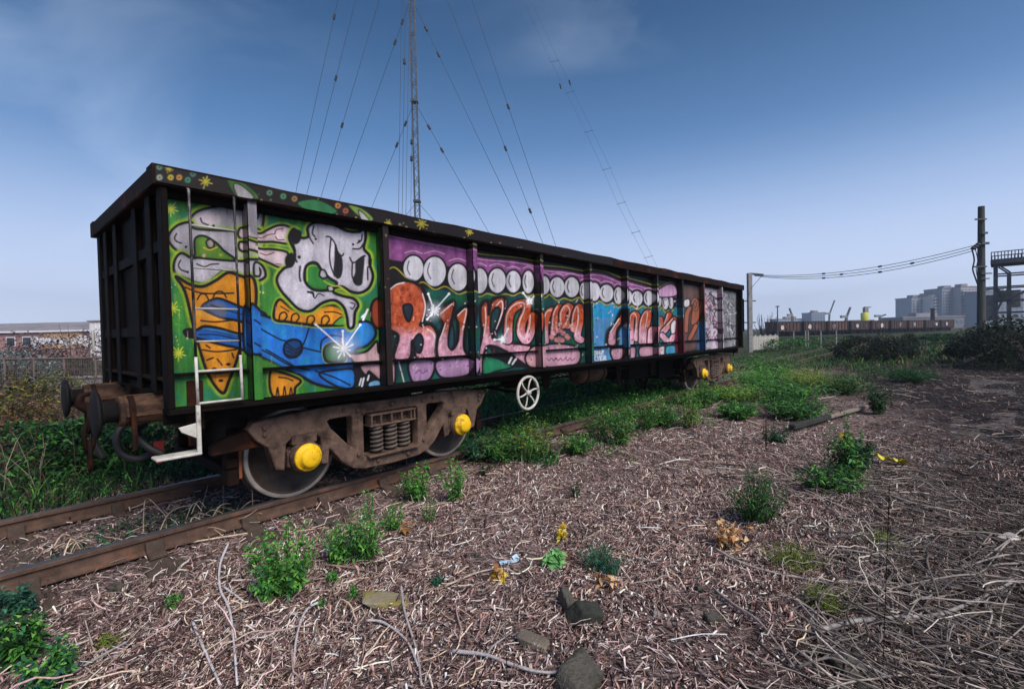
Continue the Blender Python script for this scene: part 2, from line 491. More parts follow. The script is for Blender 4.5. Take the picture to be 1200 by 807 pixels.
def flakes(scale, rot, stretch):
    q = N.new('ShaderNodeMapping'); q.inputs['Rotation'].default_value = (0, 0, rot); q.inputs['Scale'].default_value = stretch
    dn = N.new('ShaderNodeTexNoise'); dn.inputs['Scale'].default_value = 9; dn.inputs['Detail'].default_value = 3; L.new(t.outputs['Object'], dn.inputs['Vector'])
    ad = N.new('ShaderNodeVectorMath'); ad.operation = 'MULTIPLY_ADD'; ad.inputs[1].default_value = (0.10, 0.10, 0.10); L.new(dn.outputs['Color'], ad.inputs[0]); L.new(t.outputs['Object'], ad.inputs[2])
    L.new(ad.outputs['Vector'], q.inputs['Vector'])
    v = N.new('ShaderNodeTexVoronoi'); v.inputs['Scale'].default_value = scale; L.new(q.outputs['Vector'], v.inputs['Vector'])
    sp = N.new('ShaderNodeSeparateColor'); L.new(v.outputs['Color'], sp.inputs['Color'])
    return sp.outputs[0], sp.outputs[1]
f1, f1b = flakes(34, 0.5, (1, 3.2, 1)); f2, f2b = flakes(30, 1.9, (1, 3.6, 1))
flake_c = ramp(f1, [(0.0, srgb(24, 18, 18)), (0.35, srgb(84, 68, 66)), (0.70, srgb(150, 128, 124)), (1.0, srgb(216, 196, 192))])
flake_c2 = ramp(f2, [(0.0, srgb(30, 22, 22)), (0.45, srgb(104, 85, 82)), (1.0, srgb(198, 176, 170))])
flake = mixn(ramp(f2b, [(0.50, (0, 0, 0, 1)), (0.52, (1, 1, 1, 1))]), flake_c, flake_c2)
mulch = mixn(0.8, mulch, flake)
cmix = mixn(ramp(noise(1.3, 5), [(0.52, (0, 0, 0, 1)), (0.85, (0.7, 0.7, 0.7, 1))]), mulch, soil)
cinder = ramp(noise(26, 10, 0.75), [(0.32, srgb(20, 18, 19)), (0.55, srgb(44, 40, 41)), (0.75, srgb(84, 78, 79))])
turf = ramp(noise(4, 9, 0.75), [(0.32, srgb(30, 38, 22)), (0.52, srgb(56, 62, 36)), (0.70, srgb(92, 82, 62))])
sep = N.new('ShaderNodeSeparateXYZ'); L.new(t.outputs['Object'], sep.inputs['Vector'])
def lin(ax, ay, c):
    a1 = N.new('ShaderNodeMath'); a1.operation = 'MULTIPLY_ADD'; a1.inputs[1].default_value = ax; a1.inputs[2].default_value = c
    L.new(sep.outputs['X'], a1.inputs[0])
    a2 = N.new('ShaderNodeMath'); a2.operation = 'MULTIPLY_ADD'; a2.inputs[1].default_value = ay
    L.new(sep.outputs['Y'], a2.inputs[0]); L.new(a1.outputs[0], a2.inputs[2])
    return a2.outputs[0]
def addn(a, b, k):
    a1 = N.new('ShaderNodeMath'); a1.operation = 'MULTIPLY_ADD'; a1.inputs[1].default_value = k
    L.new(b, a1.inputs[0]); L.new(a, a1.inputs[2]); return a1.outputs[0]
wob = noise(0.35, 5)
right = ramp(addn(lin(0.10, -0.055, -0.10), wob, 0.6), [(0.30, (0, 0, 0, 1)), (0.55, (1, 1, 1, 1))])   # cinders along the old road on the right
cmix = mixn(right, cmix, cinder)
far = ramp(addn(lin(0.0, 0.035, -0.62), wob, 0.7), [(0.36, (0, 0, 0, 1)), (0.60, (1, 1, 1, 1))])
leftm = ramp(addn(lin(-0.06, 0.052, -0.60), wob, 0.6), [(0.40, (0, 0, 0, 1)), (0.6, (1, 1, 1, 1))])
cmix = mixn(far, cmix, turf)
cmix = mixn(leftm, cmix, turf)
L.new(cmix, p.inputs['Base Color'])
p.inputs['Roughness'].default_value = 0.95; p.inputs['Specular IOR Level'].default_value = 0.15
bp = N.new('ShaderNodeBump'); bp.inputs['Strength'].default_value = 0.9; bp.inputs['Distance'].default_value = 0.03
L.new(noise(38, 10, 0.75, 0.6), bp.inputs['Height']); L.new(bp.outputs['Normal'], p.inputs['Normal'])
ground = link('ground', np_mesh('ground', GV, GF), m, None, True)
tag(ground, 'brown mulch ground with grass further off', None, None, 'structure')

# ---------------- railway track
track = tag(empty('railway_track', ORIGIN, TRACK_RZ), 'rusty railway track with two rails running under the graffiti wagon', 'railway track')
def rail_piece(s0, s1, D):
    prof = [(-0.065, -0.150), (0.065, -0.150), (0.065, -0.137), (0.012, -0.118), (0.010, -0.045), (0.034, -0.036), (0.036, -0.008), (0.028, -0.001),
            (-0.028, -0.001), (-0.036, -0.008), (-0.034, -0.036), (-0.010, -0.045), (-0.012, -0.118), (-0.065, -0.137)]
    b = MB()
    b.prism(prof, T(s0, D, 0), (0, 1, 0), (0, 0, 1), (1, 0, 0), s1 - s0)
    o = b.build('rail', M['rail_side'], track, 0)
    b = MB(); b.b(s0 - S0, s1 - S0, D - DC - 0.031, D - DC + 0.031, RAIL - 0.003, RAIL + 0.002)
    b.build('rail_head', M['rail_top'], o, 0.001)
    return o
for D in (DC - 0.755, DC + 0.755):
    for a, b2 in ((-14.0, 4.62), (4.632, 22.9), (22.91, 60)):
        rail_piece(a, b2, D)
    for j in (4.626, 22.905):
        b = MB()
        for sd in (-1, 1):
            b.box(T(j, D + sd * 0.032, -0.075), (0.46, 0.022, 0.085))
            for k in (-0.16, -0.06, 0.06, 0.16):
                b.lathe([(0, 0.018), (0.035, 0.018)], T(j + k, D + sd * 0.04, -0.075), (0, sd, 0), 6)
        b.build('fishplate', M['rust_dark'], track, 0.003)
ch = MB()
ch.prism([(-0.18, -0.15), (0.18, -0.15), (0.18, -0.125), (0.085, -0.11), (0.06, -0.035), (0.04, -0.045), (-0.04, -0.045), (-0.06, -0.035), (-0.085, -0.11), (-0.18, -0.125)],
         (-0.065, 0, 0), (0, 1, 0), (0, 0, 1), (1, 0, 0), 0.13)
ch_me = ch.mesh('rail_chair', 0.004)
sl = MB(); sl.box((0, 0, -0.238), (0.25, 2.6, 0.13))
sl_me = sl.mesh('sleeper', 0.01)
for i in range(-10, 46):
    s = 0.245 + i * 0.745
    so = link('sleeper', sl_me, M['sleeper'], track); so.location = T(s, DC, 0)
    if i < 26:
        for D in (DC - 0.755, DC + 0.755):
            co = link('rail_chair', ch_me, M['chair'], track); co.location = T(s, D, RNG.uniform(-0.035, -0.012)); co.scale = (RNG.uniform(0.75, 1.05), 1, 1)

# ------------------------------------------------------------------ the wagon
wagon = tag(empty('freight_wagon', ORIGIN, TRACK_RZ), 'long steel open freight wagon covered in colourful graffiti standing on the track', 'freight wagon')
RIM_D = DC - 1.378                 # rim face nearest the camera
PAN_D = RIM_D + 0.15               # panels, recessed between the posts
SA, SB = 0.95, 15.80               # rim ends
ZR, ZS = 2.965, 1.117              # rim top, sill bottom (above rail)
POSTS = [1.687, 3.022, 4.35, 5.734, 7.10, 8.416, 9.743, 11.088, 12.48, 13.867]    # far edge of each post face
PW = 0.075
edges = [1.00] + POSTS + [15.62]

class Painter:
    def __init__(s):
        s.P = []; s.grp = []; s.n = 0
    def add(s, local, grp, drop=None):
        """local: (n,3) wagon-local points; drop: depth of the plane the marks are looked up on"""
        q = np.array(local, float).copy()
        if drop is not None: q[:, 1] = drop - DC
        wx = ORIGIN.x + q[:, 0] * DV.x + q[:, 1] * NV.x
        wy = ORIGIN.y + q[:, 0] * DV.y + q[:, 1] * NV.y
        s.P.append(np.stack([wx, wy, q[:, 2]], 1)); s.grp.append(np.full(len(q), grp)); a = s.n; s.n += len(q)
        return slice(a, s.n)
    def start(s):
        P = np.concatenate(s.P); s.g = np.concatenate(s.grp)
        s.X, s.Y = proj_np(P)
        s.C = np.zeros((len(P), 3))
        s.mott = 0.82 + 0.36 * fbm(s.X * 0.16, s.Y * 0.05, 5)
        s.mask = None
    def only(s, *g):
        s.mask = np.isin(s.g, g)
    def idx(s, x0, x1, y0, y1):
        k = (s.X > x0) & (s.X < x1) & (s.Y > y0) & (s.Y < y1)
        if s.mask is not None: k &= s.mask
        return np.nonzero(k)[0]
    def col(s, c, i):
        if callable(c): c = S2L(c(s.X[i], s.Y[i]))
        else: c = S2L(c)[None, :]
        return c * s.mott[i][:, None]
    def blend(s, i, c, a):
        s.C[i] = s.C[i] * (1 - a[:, None]) + s.col(c, i) * a[:, None]
    @staticmethod
    def smooth(pts, closed, k=5):
        p = np.array(pts, float); n = len(p)
        out = []
        for i in range(n if closed else n - 1):
            g = (lambda j: p[j % n]) if closed else (lambda j: p[min(max(j, 0), n - 1)])
            a, b, c, d = g(i - 1), g(i), g(i + 1), g(i + 2)
            for q in range(k):
                u = q / k
                out.append(0.5 * ((2 * b) + (c - a) * u + (2 * a - 5 * b + 4 * c - d) * u * u + (3 * b - a - 3 * c + d) * u ** 3))
        if not closed: out.append(p[-1])
        return np.array(out)
    @staticmethod
    def dist(x, y, A, B):
        d = np.full(len(x), 1e9)
        for (ax, ay), (bx, by) in zip(A, B):
            vx, vy = bx - ax, by - ay
            L2 = vx * vx + vy * vy + 1e-9
            u = np.clip(((x - ax) * vx + (y - ay) * vy) / L2, 0, 1)
            d = np.minimum(d, (x - ax - u * vx) ** 2 + (y - ay - u * vy) ** 2)
        return np.sqrt(d)
    def fill(s, pts, c, ol=0.0, olc=(14, 10, 12), halo=None, soft=0.8, sharp=False):
        P = np.array(pts, float) if sharp else s.smooth(pts, True)
        ol *= 1.3
        mg = 3 + ol + (halo[1] if halo else 0)
        i = s.idx(P[:, 0].min() - mg, P[:, 0].max() + mg, P[:, 1].min() - mg, P[:, 1].max() + mg)
        if not len(i): return
        x, y = s.X[i], s.Y[i]
        A, B = P, np.roll(P, -1, 0)
        ins = np.zeros(len(x), bool)
        for (ax, ay), (bx, by) in zip(A, B):
            if ay == by: continue
            ins ^= ((ay > y) != (by > y)) & (x < (bx - ax) * (y - ay) / (by - ay) + ax)
        d = s.dist(x, y, A, B); d = np.where(ins, -d, d)
        if halo: s.blend(i, halo[0], np.clip((halo[1] + ol / 2 - d) / (halo[1] * 0.8), 0, 1) * 0.9)
        keep = s.C[i].copy()
        s.blend(i, c, np.clip(0.5 - d / (2 * soft), 0, 1))
        if ol > 2.0 and ins.any():      # airbrushed darkening along the inside of an outline
            sh = 1 - 0.5 * np.exp(np.minimum(d, 0) / 3.2) * (0.5 + fbm(x * 0.3, y * 0.3, 61))
            s.C[i] = np.where(ins[:, None], s.C[i] * sh[:, None], s.C[i])
        if ol: s.blend(i, olc, np.clip((ol / 2 - np.abs(d)) / 1.1 + 0.5, 0, 1))
    def line(s, pts, c, wd, soft=0.45, sharp=False, alpha=1.0):
        P = np.array(pts, float) if (sharp or len(pts) < 3) else s.smooth(pts, False)
        mg = wd + soft + 1
        i = s.idx(P[:, 0].min() - mg, P[:, 0].max() + mg, P[:, 1].min() - mg, P[:, 1].max() + mg)
        if not len(i): return
        d = s.dist(s.X[i], s.Y[i], P[:-1], P[1:])
        s.blend(i, c, alpha * np.clip((wd / 2 - d) / (2 * soft) + 0.5, 0, 1))
    def letter(s, pts, c, wd, ol=1.6, hi=None):
        s.line(pts, (12, 9, 12), wd + 2 * ol)
        s.line(pts, c, wd)
        if hi: s.line([(x - wd * 0.28, y - wd * 0.12) for x, y in pts], hi, max(0.7, wd * 0.13), alpha=0.8)
    def dot(s, x, y, r, c, ry=None, soft=0.4):
        ry = ry or r
        i = s.idx(x - r - 2, x + r + 2, y - ry - 2, y + ry + 2)
        if not len(i): return
        d = (np.hypot((s.X[i] - x) / r, (s.Y[i] - y) / ry) - 1) * min(r, ry)
        s.blend(i, c, np.clip(0.5 - d / (2 * soft), 0, 1))
    def glow(s, x, y, r, c, k=1.0):
        i = s.idx(x - r, x + r, y - r, y + r)
        if len(i): s.blend(i, c, k * np.clip(1 - np.hypot(s.X[i] - x, s.Y[i] - y) / r, 0, 1) ** 1.6)
    def star(s, x, y, r, c, n=8, wd=1.0):
        for k in range(n):
            a = 2 * math.pi * k / n + 0.3
            q = r * (1.0 if k % 2 == 0 else 0.7)
            s.line([(x, y), (x + q * math.cos(a), y + q * math.sin(a))], c, wd)
        s.glow(x, y, r * 0.8, c, 0.8)

PT = Painter()
jobs = []       # (mesh, slice)
def grid_patch(name, s0, s1, z0, z1, D, grp, parent, step=None, drop=None, dent=0.0):
    s = (s0 + s1) / 2
    y = s * DV.y + D * NV.y
    st = step or max(0.0045, y / FPX * 0.62)
    ns = max(3, int((s1 - s0) / (st * 1.25)) + 1); nzz = max(3, int((z1 - z0) / st) + 1)
    ss, zz = np.meshgrid(np.linspace(s0, s1, ns), np.linspace(z0, z1, nzz), indexing='ij')
    ss = ss.ravel(); zz = zz.ravel()
    dd = np.full(len(ss), D)
    if dent:
        e = np.minimum(1, np.minimum(np.minimum(ss - s0, s1 - ss) / 0.15, np.minimum(zz - z0, z1 - zz) / 0.15))
        dd = dd + dent * e * (fbm(ss * 1.7, zz * 1.3, 21, 3) - 0.5) * 2
    V = np.stack([ss - S0, dd - DC, zz + RAIL], 1)
    k = np.arange(ns * nzz).reshape(ns, nzz)
    F = np.stack([k[:-1, :-1].ravel(), k[1:, :-1].ravel(), k[1:, 1:].ravel(), k[:-1, 1:].ravel()], 1)
    me = np_mesh(name, V, F)
    sl_ = PT.add(V, grp, drop)
    jobs.append((me, sl_, len(V)))
    return link(name, me, M['paint'], parent, True)

# shell behind the panels (walls and floor of the box)
b = MB(); b.b(1.05 - S0, 15.7 - S0, PAN_D + 0.012 - DC, PAN_D + 0.06 - DC, ZS + 0.06 + RAIL, ZR - 0.09 + RAIL)
b.build('side_wall', M['rust_black'], wagon)
b = MB(); b.b(1.05 - S0, 15.7 - S0, -(PAN_D + 0.012 - DC), -(PAN_D + 0.06 - DC), ZS + 0.06 + RAIL, ZR - 0.09 + RAIL)
b.build('side_wall', M['rust_black'], wagon)
b = MB(); b.b(1.06 - S0, 15.69 - S0, -1.16, 1.16, ZS + 0.07 + RAIL, ZS + 0.14 + RAIL)
b.build('floor', M['rust_black'], wagon)
# painted panels between the posts
LEDGE = 1.36
bounds = [1.00] + [x for pst in POSTS for x in (pst - PW, pst)] + [15.62]
for i in range(0, len(bounds), 2):
    s0, s1 = bounds[i], bounds[i + 1]
    s1 += 0.03; s0 -= 0.0 if i == 0 else 0.03
    pn = grid_patch('side_panel', s0, s1, LEDGE + 0.012, ZR - 0.11, PAN_D, 0, wagon, dent=0.012)
    lp = grid_patch('lower_panel', s0, s1, ZS - 0.012, LEDGE - 0.012, PAN_D - 0.003, 0, wagon)
    # ledge strip between the posts
    lb = MB(); lb.b(s0 - S0, s1 - S0, PAN_D - 0.055 - DC, PAN_D + 0.005 - DC, LEDGE - 0.009 + RAIL, LEDGE + 0.009 + RAIL)
    lb.build('ledge', M['rust_black'], wagon, 0.003)
# posts: a deep web and a narrow painted face
for k, s1 in enumerate(POSTS):
    s0 = s1 - PW
    pb = MB()
    pb.prism([(0.012, ZS - 0.015), (0.135, ZS - 0.015), (0.135, ZR - 0.10), (0.03, ZR - 0.10)], T(s0 - 0.0, RIM_D, 0), (0, 1, 0), (0, 0, 1), (1, 0, 0), PW)
    po = pb.build('side_post', M['rust_black'], wagon, 0.004)
    q = grid_patch('post_face', s0 + 0.002, s1 - 0.002, ZS - 0.01, ZR - 0.105, RIM_D + 0.008, 1 if k != 1 else 2, po, drop=PAN_D)
    # the face leans with the web
    v = np.empty(len(q.data.vertices) * 3, np.float32); q.data.vertices.foreach_get('co', v); v = v.reshape(-1, 3)
    f_ = (v[:, 2] - RAIL - ZS) / (ZR - ZS)
    v[:, 1] = RIM_D - DC + 0.008 + 0.017 * f_
    q.data.vertices.foreach_set('co', v.ravel())
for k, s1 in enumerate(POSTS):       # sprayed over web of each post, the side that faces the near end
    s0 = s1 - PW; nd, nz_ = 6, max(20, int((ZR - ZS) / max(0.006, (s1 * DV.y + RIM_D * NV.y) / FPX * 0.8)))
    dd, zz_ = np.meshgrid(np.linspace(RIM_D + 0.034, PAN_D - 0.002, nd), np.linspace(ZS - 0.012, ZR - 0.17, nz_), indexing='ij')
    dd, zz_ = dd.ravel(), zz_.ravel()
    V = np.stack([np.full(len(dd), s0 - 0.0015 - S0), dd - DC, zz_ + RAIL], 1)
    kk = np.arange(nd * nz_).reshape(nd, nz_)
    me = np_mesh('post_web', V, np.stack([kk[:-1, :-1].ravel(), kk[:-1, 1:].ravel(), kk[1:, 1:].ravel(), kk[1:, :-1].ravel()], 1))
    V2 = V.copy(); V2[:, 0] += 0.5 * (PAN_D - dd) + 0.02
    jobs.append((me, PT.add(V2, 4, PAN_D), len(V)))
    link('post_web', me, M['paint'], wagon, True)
for D in (DC + 1.378,):
    for s1 in POSTS:
        pb = MB(); pb.b(s1 - PW - S0, s1 - S0, D - 0.135 - DC, D - 0.02 - DC, ZS + 0.03 + RAIL, ZR - 0.10 + RAIL)
        pb.build('side_post', M['rust_black'], wagon, 0.004)
# corner posts
for s0, s1 in ((1.0, 1.045), (15.6, 15.72)):
    for sd in (-1, 1):
        pb = MB(); y0 = sd * 1.355; y1 = sd * 1.21
        pb.b(s0 - S0, s1 - S0, y0, y1, ZS - 0.015 + RAIL, ZR - 0.1 + RAIL)
        pb.build('corner_post', M['rust_black'], wagon, 0.006)
# top rim: box section all round, painted on the camera side
RH = 0.155
for sd in (-1, 1):
    b = MB(); nseg = 44; vs = []; fs = []
    for j in range(nseg + 1):
        x = SA - S0 + (SB - SA) * j / nseg; wz = 0.005 * math.sin(j * 1.7 + sd) + RNG.normal(0, 0.0035); wy = RNG.normal(0, 0.003)
        if j in (0, nseg): wz = wy = 0
        vs += [(x, sd * 1.375 + wy, ZR - RH + RAIL + wz * 0.5), (x, sd * 1.19, ZR - RH + RAIL), (x, sd * 1.19, ZR + RAIL + wz), (x, sd * 1.363 + wy, ZR + RAIL + wz), (x, sd * 1.375 + wy, ZR - 0.012 + RAIL + wz)]
        if j:
            a = 5 * j; fs += [(a - 5 + k, a - 5 + (k + 1) % 5, a + (k + 1) % 5, a + k) for k in range(5)]
    fs += [(0, 1, 2, 3, 4), tuple(5 * nseg + k for k in (4, 3, 2, 1, 0))]
    b.add(vs, fs)
    b.build('side_rim', M['rust_dark'], wagon)
for s0, s1 in ((SA + 0.004, SA + 0.18), (SB - 0.18, SB - 0.004)):
    b = MB(); b.b(s0 - S0, s1 - S0, -1.188, 1.188, ZR - RH + 0.002 + RAIL, ZR - 0.003 + RAIL)
    b.build('end_rim', M['rust_dark'], wagon, 0.01)
rimf = grid_patch('rim_paint', SA + 0.015, SA + 6.8, ZR - RH + 0.014, ZR - 0.022, RIM_D - 0.010, 3, wagon)
# dark strip put in for the shade under the rim, above the panels
for i in range(0, len(bounds), 2):
    b = MB(); b.b(bounds[i] - S0 + 0.002, bounds[i + 1] - S0 - 0.002, PAN_D - 0.05 - DC, PAN_D - 0.008 - DC, ZR - RH - 0.065 + RAIL, ZR - RH - 0.003 + RAIL)
    b.build('rim_shade_strip', M['rust_black'], wagon, 0.004)
# side sill
for sd in (-1, 1):
    b = MB(); b.b(1.0 - S0, 15.75 - S0, sd * 1.36, sd * 1.17, ZS + RAIL - 0.062, ZS - 0.017 + RAIL)
    b.b(1.0 - S0, 15.75 - S0, sd * 1.20, sd * 1.168, ZS - 0.15 + RAIL, ZS - 0.063 + RAIL)
    b.build('side_sill', M['rust_black'], wagon, 0.006)
# ends
for e, sgn, s_in in ((1.05, -1, 1), (15.7, 1, -1)):
    b = MB(); b.b(e - S0, e + s_in * 0.05 - S0, -1.2, 1.2, ZS + 0.2 + RAIL, ZR - RH + 0.05 + RAIL)
    b.build('end_wall', M['rust_black'], wagon)
    for y in (-0.92, -0.42, 0.42, 0.92):
        b = MB(); b.box((e + sgn * 0.02 - S0, y, (ZS + 0.1 + ZR - RH) / 2 + RAIL), (0.04, 0.075, ZR - RH - ZS - 0.1))
        b.box((e + sgn * 0.044 - S0, y, (ZS + 0.1 + ZR - RH) / 2 + RAIL), (0.012, 0.15, ZR - RH - ZS - 0.1))
        b.build('end_post', M['rust_black'], wagon, 0.003)
    for z in (2.38, 1.72):
        b = MB()
        for y0, y1 in ((-1.2, -1.0), (-0.84, -0.5), (-0.34, 0.34), (0.5, 0.84), (1.0, 1.2)):
            b.box((e + sgn * 0.018 - S0, (y0 + y1) / 2, z + RAIL), (0.035, y1 - y0, 0.09))
        b.build('end_rail', M['rust_black'], wagon, 0.003)
    # headstock and dragbox
    b = MB(); b.b(e - sgn * 0.22 - S0, e - sgn * 0.10 - S0, -1.24, 1.24, ZS - 0.22 + RAIL, ZS + 0.19 + RAIL)
    b.build('headstock', M['rust_dark'], wagon, 0.01)
    b = MB(); b.b(e - sgn * 0.10 - S0, e + sgn * 0.04 - S0, -1.18, 1.18, ZS + 0.195 + RAIL, ZS + 0.225 + RAIL)
    b.build('headstock_flange', M['rust_dark'], wagon, 0.004)
# solebars and cross members under the floor
for y in (-0.42, 0.42):
    b = MB(); b.b(1.2 - S0, 15.5 - S0, y - 0.06, y + 0.06, ZS - 0.2 + RAIL, ZS + 0.06 + RAIL)
    b.build('solebar', M['rust_black'], wagon)
for s in np.arange(1.9, 15.2, 1.36):
    b = MB(); b.box(T(s, DC, ZS - 0.03), (0.08, 2.3, 0.14))
    b.build('cross_member', M['rust_black'], wagon)

# ---------------- buffers, hook, hoses
def buffer(e, sgn, y):
    z = 1.075; e -= sgn * 0.12
    b = MB()
    b.lathe([(0, 0.15), (0.025, 0.15), (0.03, 0.122), (0.10, 0.117), (0.33, 0.108), (0.335, 0.122), (0.365, 0.122), (0.37, 0.10)], T(e, DC + y, z), (sgn, 0, 0), 28)
    b.box(T(e + sgn * 0.008, DC + y, z), (0.024, 0.36, 0.32))
    for dy in (-0.14, 0.14):
        for dz in (-0.12, 0.12):
            b.lathe([(0, 0.022), (0.05, 0.022)], T(e, DC + y + dy, z + dz), (sgn, 0, 0), 6)
    b.box(T(e + sgn * 0.18, DC + y, z + 0.116), (0.30, 0.03, 0.02)); b.box(T(e + sgn * 0.18, DC + y - 0.108, z - 0.03), (0.30, 0.016, 0.016))
    o = b.build('buffer', M['buffer_brown'], wagon, 0, False)
    b = MB(); b.lathe([(0.37, 0.085), (0.45, 0.08), (0.455, 0.095), (0.475, 0.095), (0.48, 0.075)], T(e, DC + y, z), (sgn, 0, 0), 24)
    b.build('buffer_ram', M['grease_black'], o, 0, True)
    b = MB(); b.lathe([(0.465, 0.07), (0.48, 0.16), (0.492, 0.185), (0.505, 0.19), (0.516, 0.178), (0.524, 0.12), (0.528, 0.04)], T(e, DC + y, z), (sgn, 0, 0), 36)
    b.build('buffer_head', M['grease_black'], o, 0, True)
    b = MB(); b.lathe([(0, 0.124), (0.04, 0.124)], T(e + sgn * 0.27, DC + y, z), (sgn, 0, 0), 24)
    b.tube([T(e + sgn * 0.29, DC + y - 0.12, z), T(e + sgn * 0.29, DC + y - 0.15, z - 0.18), T(e + sgn * 0.29, DC + y - 0.14, z - 0.30)], 0.018, 6)
    b.build('buffer_collar', M['rust_dark'], o)
for y in (-0.865, 0.865):
    buffer(1.02, -1, y); buffer(15.73, 1, y)
b = MB()
b.tube([T(1.02, DC, 1.05), T(0.80, DC, 1.05), T(0.70, DC, 1.02), T(0.64, DC, 1.08), T(0.66, DC, 1.16), T(0.73, DC, 1.17)], [0.045, 0.045, 0.045, 0.04, 0.03, 0.018], 8)
hk = b.build('coupling_hook', M['rust_dark'], wagon, 0, True)
for k in range(3):
    b = MB(); z = 1.0 - k * 0.17
    ring = [T(0.70 + (0.035 if k % 2 else 0) * math.cos(a), DC + (0.06 if k % 2 == 0 else 0.02) * math.cos(a), z - 0.05 + 0.13 * math.sin(a)) for a in np.linspace(0, 2 * math.pi, 14, endpoint=False)]
    b.tube(ring, 0.02, 6, closed=True)
    b.build('coupling_link', M['rust_dark'], hk, 0, True)
def hose(path, name='brake_hose'):
    b = MB(); P = Painter.smooth([tuple(q) for q in path], False, 5)
    b.tube([Vector(q) for q in P], 0.03, 8)
    return b.build(name, M['hose'], wagon, 0, True)
hose([T(1.0, DC - 0.42, 0.98), T(0.90, DC - 0.45, 0.94), T(0.82, DC - 0.48, 0.82), T(0.84, DC - 0.52, 0.68), T(0.94, DC - 0.58, 0.62), T(1.04, DC - 0.62, 0.66), T(1.08, DC - 0.64, 0.72)])
hose([T(1.0, DC + 0.36, 0.98), T(0.84, DC + 0.38, 0.9), T(0.78, DC + 0.36, 0.7), T(0.84, DC + 0.32, 0.5)])
hose([T(1.0, DC - 0.60, 0.92), T(0.92, DC - 0.66, 0.86), T(0.98, DC - 0.74, 0.74), T(1.08, DC - 0.78, 0.66)])
b = MB(); b.box(T(1.08, DC - 0.64, 0.68), (0.07, 0.06, 0.16)); b.lathe([(0, 0.028), (0.1, 0.028)], T(1.08, DC - 0.64, 0.56), (0, 0, 1), 10)
b.build('brake_cock', M['red_paint'], wagon, 0.006)

# ---------------- ladder and foot step at the near end
lad = empty('ladder', (0, 0, 0)); lad.parent = wagon
LD = RIM_D - 0.02
LS = (1.18, 1.502)
for s in LS:
    b = MB(); b.tube([T(s - 0.01, LD + 0.09, ZR - 0.12), T(s - 0.008, LD, ZR - 0.16), T(s, LD, 1.50)], 0.0105, 8)
    b.build('stile', M['ladder_top'], lad, 0, True)
    b = MB(); b.tube([T(s, LD, 1.50), T(s + 0.004, LD, 1.13)], 0.0115, 8)
    b.build('stile', M['white_paint'], lad, 0, True)
for z in (2.53, 2.20, 1.88, 1.62):
    b = MB(); b.tube([T(LS[0], LD, z), T(LS[1], LD, z)], 0.0085, 8)
    b.build('rung', M['rung_grey'], lad, 0, True)
for z in (1.385, 1.133):
    b = MB(); b.tube([T(LS[0], LD, z), T(LS[1] + 0.01, LD, z)], 0.010, 8)
    b.build('rung', M['white_paint'], lad, 0, True)
b = MB()
b.beam(T(1.185, LD + 0.01, 1.12), T(1.185, LD + 0.01, 0.745), 0.026, 0.03)
b.prism([(0, 0), (-0.10, 0.06), (-0.12, 0.10), (0, 0.12)], T(1.17, LD + 0.004, 0.86), (1, 0, 0), (0, 0, 1), (0, 1, 0), 0.02)
st = b.build('foot_step_bracket', M['white_paint'], wagon, 0.004)
b = MB(); b.box(T(1.05, LD + 0.07, 0.738), (0.30, 0.16, 0.022))
b.build('foot_step', M['white_paint'], st, 0.006)
# small white grab handle on the end
b = MB(); b.tube([T(0.93, DC + 1.08, 1.78), T(0.90, DC + 1.08, 1.76), T(0.90, DC + 1.08, 1.55), T(0.93, DC + 1.08, 1.53)], 0.012, 6)
b.build('grab_handle', M['white_paint'], wagon, 0, True)

# ---------------- bogies
def frame_mesh():
    half = [(0.0, 0.895), (0.35, 0.90), (0.62, 0.905), (0.86, 0.90), (1.12, 0.885), (1.38, 0.865), (1.49, 0.845), (1.52, 0.80), (1.46, 0.70), (1.36, 0.62), (1.30, 0.40), (1.235, 0.38), (1.215, 0.62),
            (1.13, 0.69), (0.93, 0.69), (0.845, 0.62), (0.845, 0.36), (0.79, 0.35), (0.775, 0.52), (0.73, 0.47), (0.62, 0.33), (0.50, 0.235), (0.36, 0.20), (0.0, 0.185)]
    outer = [(-x, z) for x, z in half[::-1][:-1]] + half[:-1]
    outer = [(-x, z) for x, z in reversed(half[1:-1])] + half
    win = [(-0.38, 0.33), (-0.34, 0.295), (0.34, 0.295), (0.38, 0.33), (0.38, 0.77), (0.34, 0.80), (-0.34, 0.80), (-0.38, 0.77)]
    tri = [(0.49, 0.45), (0.52, 0.43), (0.76, 0.69), (0.80, 0.77), (0.76, 0.80), (0.52, 0.805), (0.49, 0.775)]
    trl = [(-x, z) for x, z in tri]
    cu = bpy.data.curves.new('frame_curve', 'CURVE'); cu.dimensions = '2D'; cu.fill_mode = 'BOTH'
    for poly in (outer, win, tri, trl):
        sp = cu.splines.new('POLY'); sp.points.add(len(poly) - 1); sp.use_cyclic_u = True
        for q, (x, z) in zip(sp.points, poly): q.co = (x, z, 0, 1)
    cu.extrude = 0.05; cu.bevel_depth = 0.014; cu.bevel_resolution = 2
    ob = bpy.data.objects.new('tmp', cu); COL.objects.link(ob)
    dg = bpy.context.evaluated_depsgraph_get(); dg.update()
    me = bpy.data.meshes.new_from_object(ob.evaluated_get(dg))
    bpy.data.objects.remove(ob); bpy.data.curves.remove(cu)
    me.materials.clear()
    me.transform(Matrix.Rotation(math.pi / 2, 4, 'X'))
    return me
FR = frame_mesh()
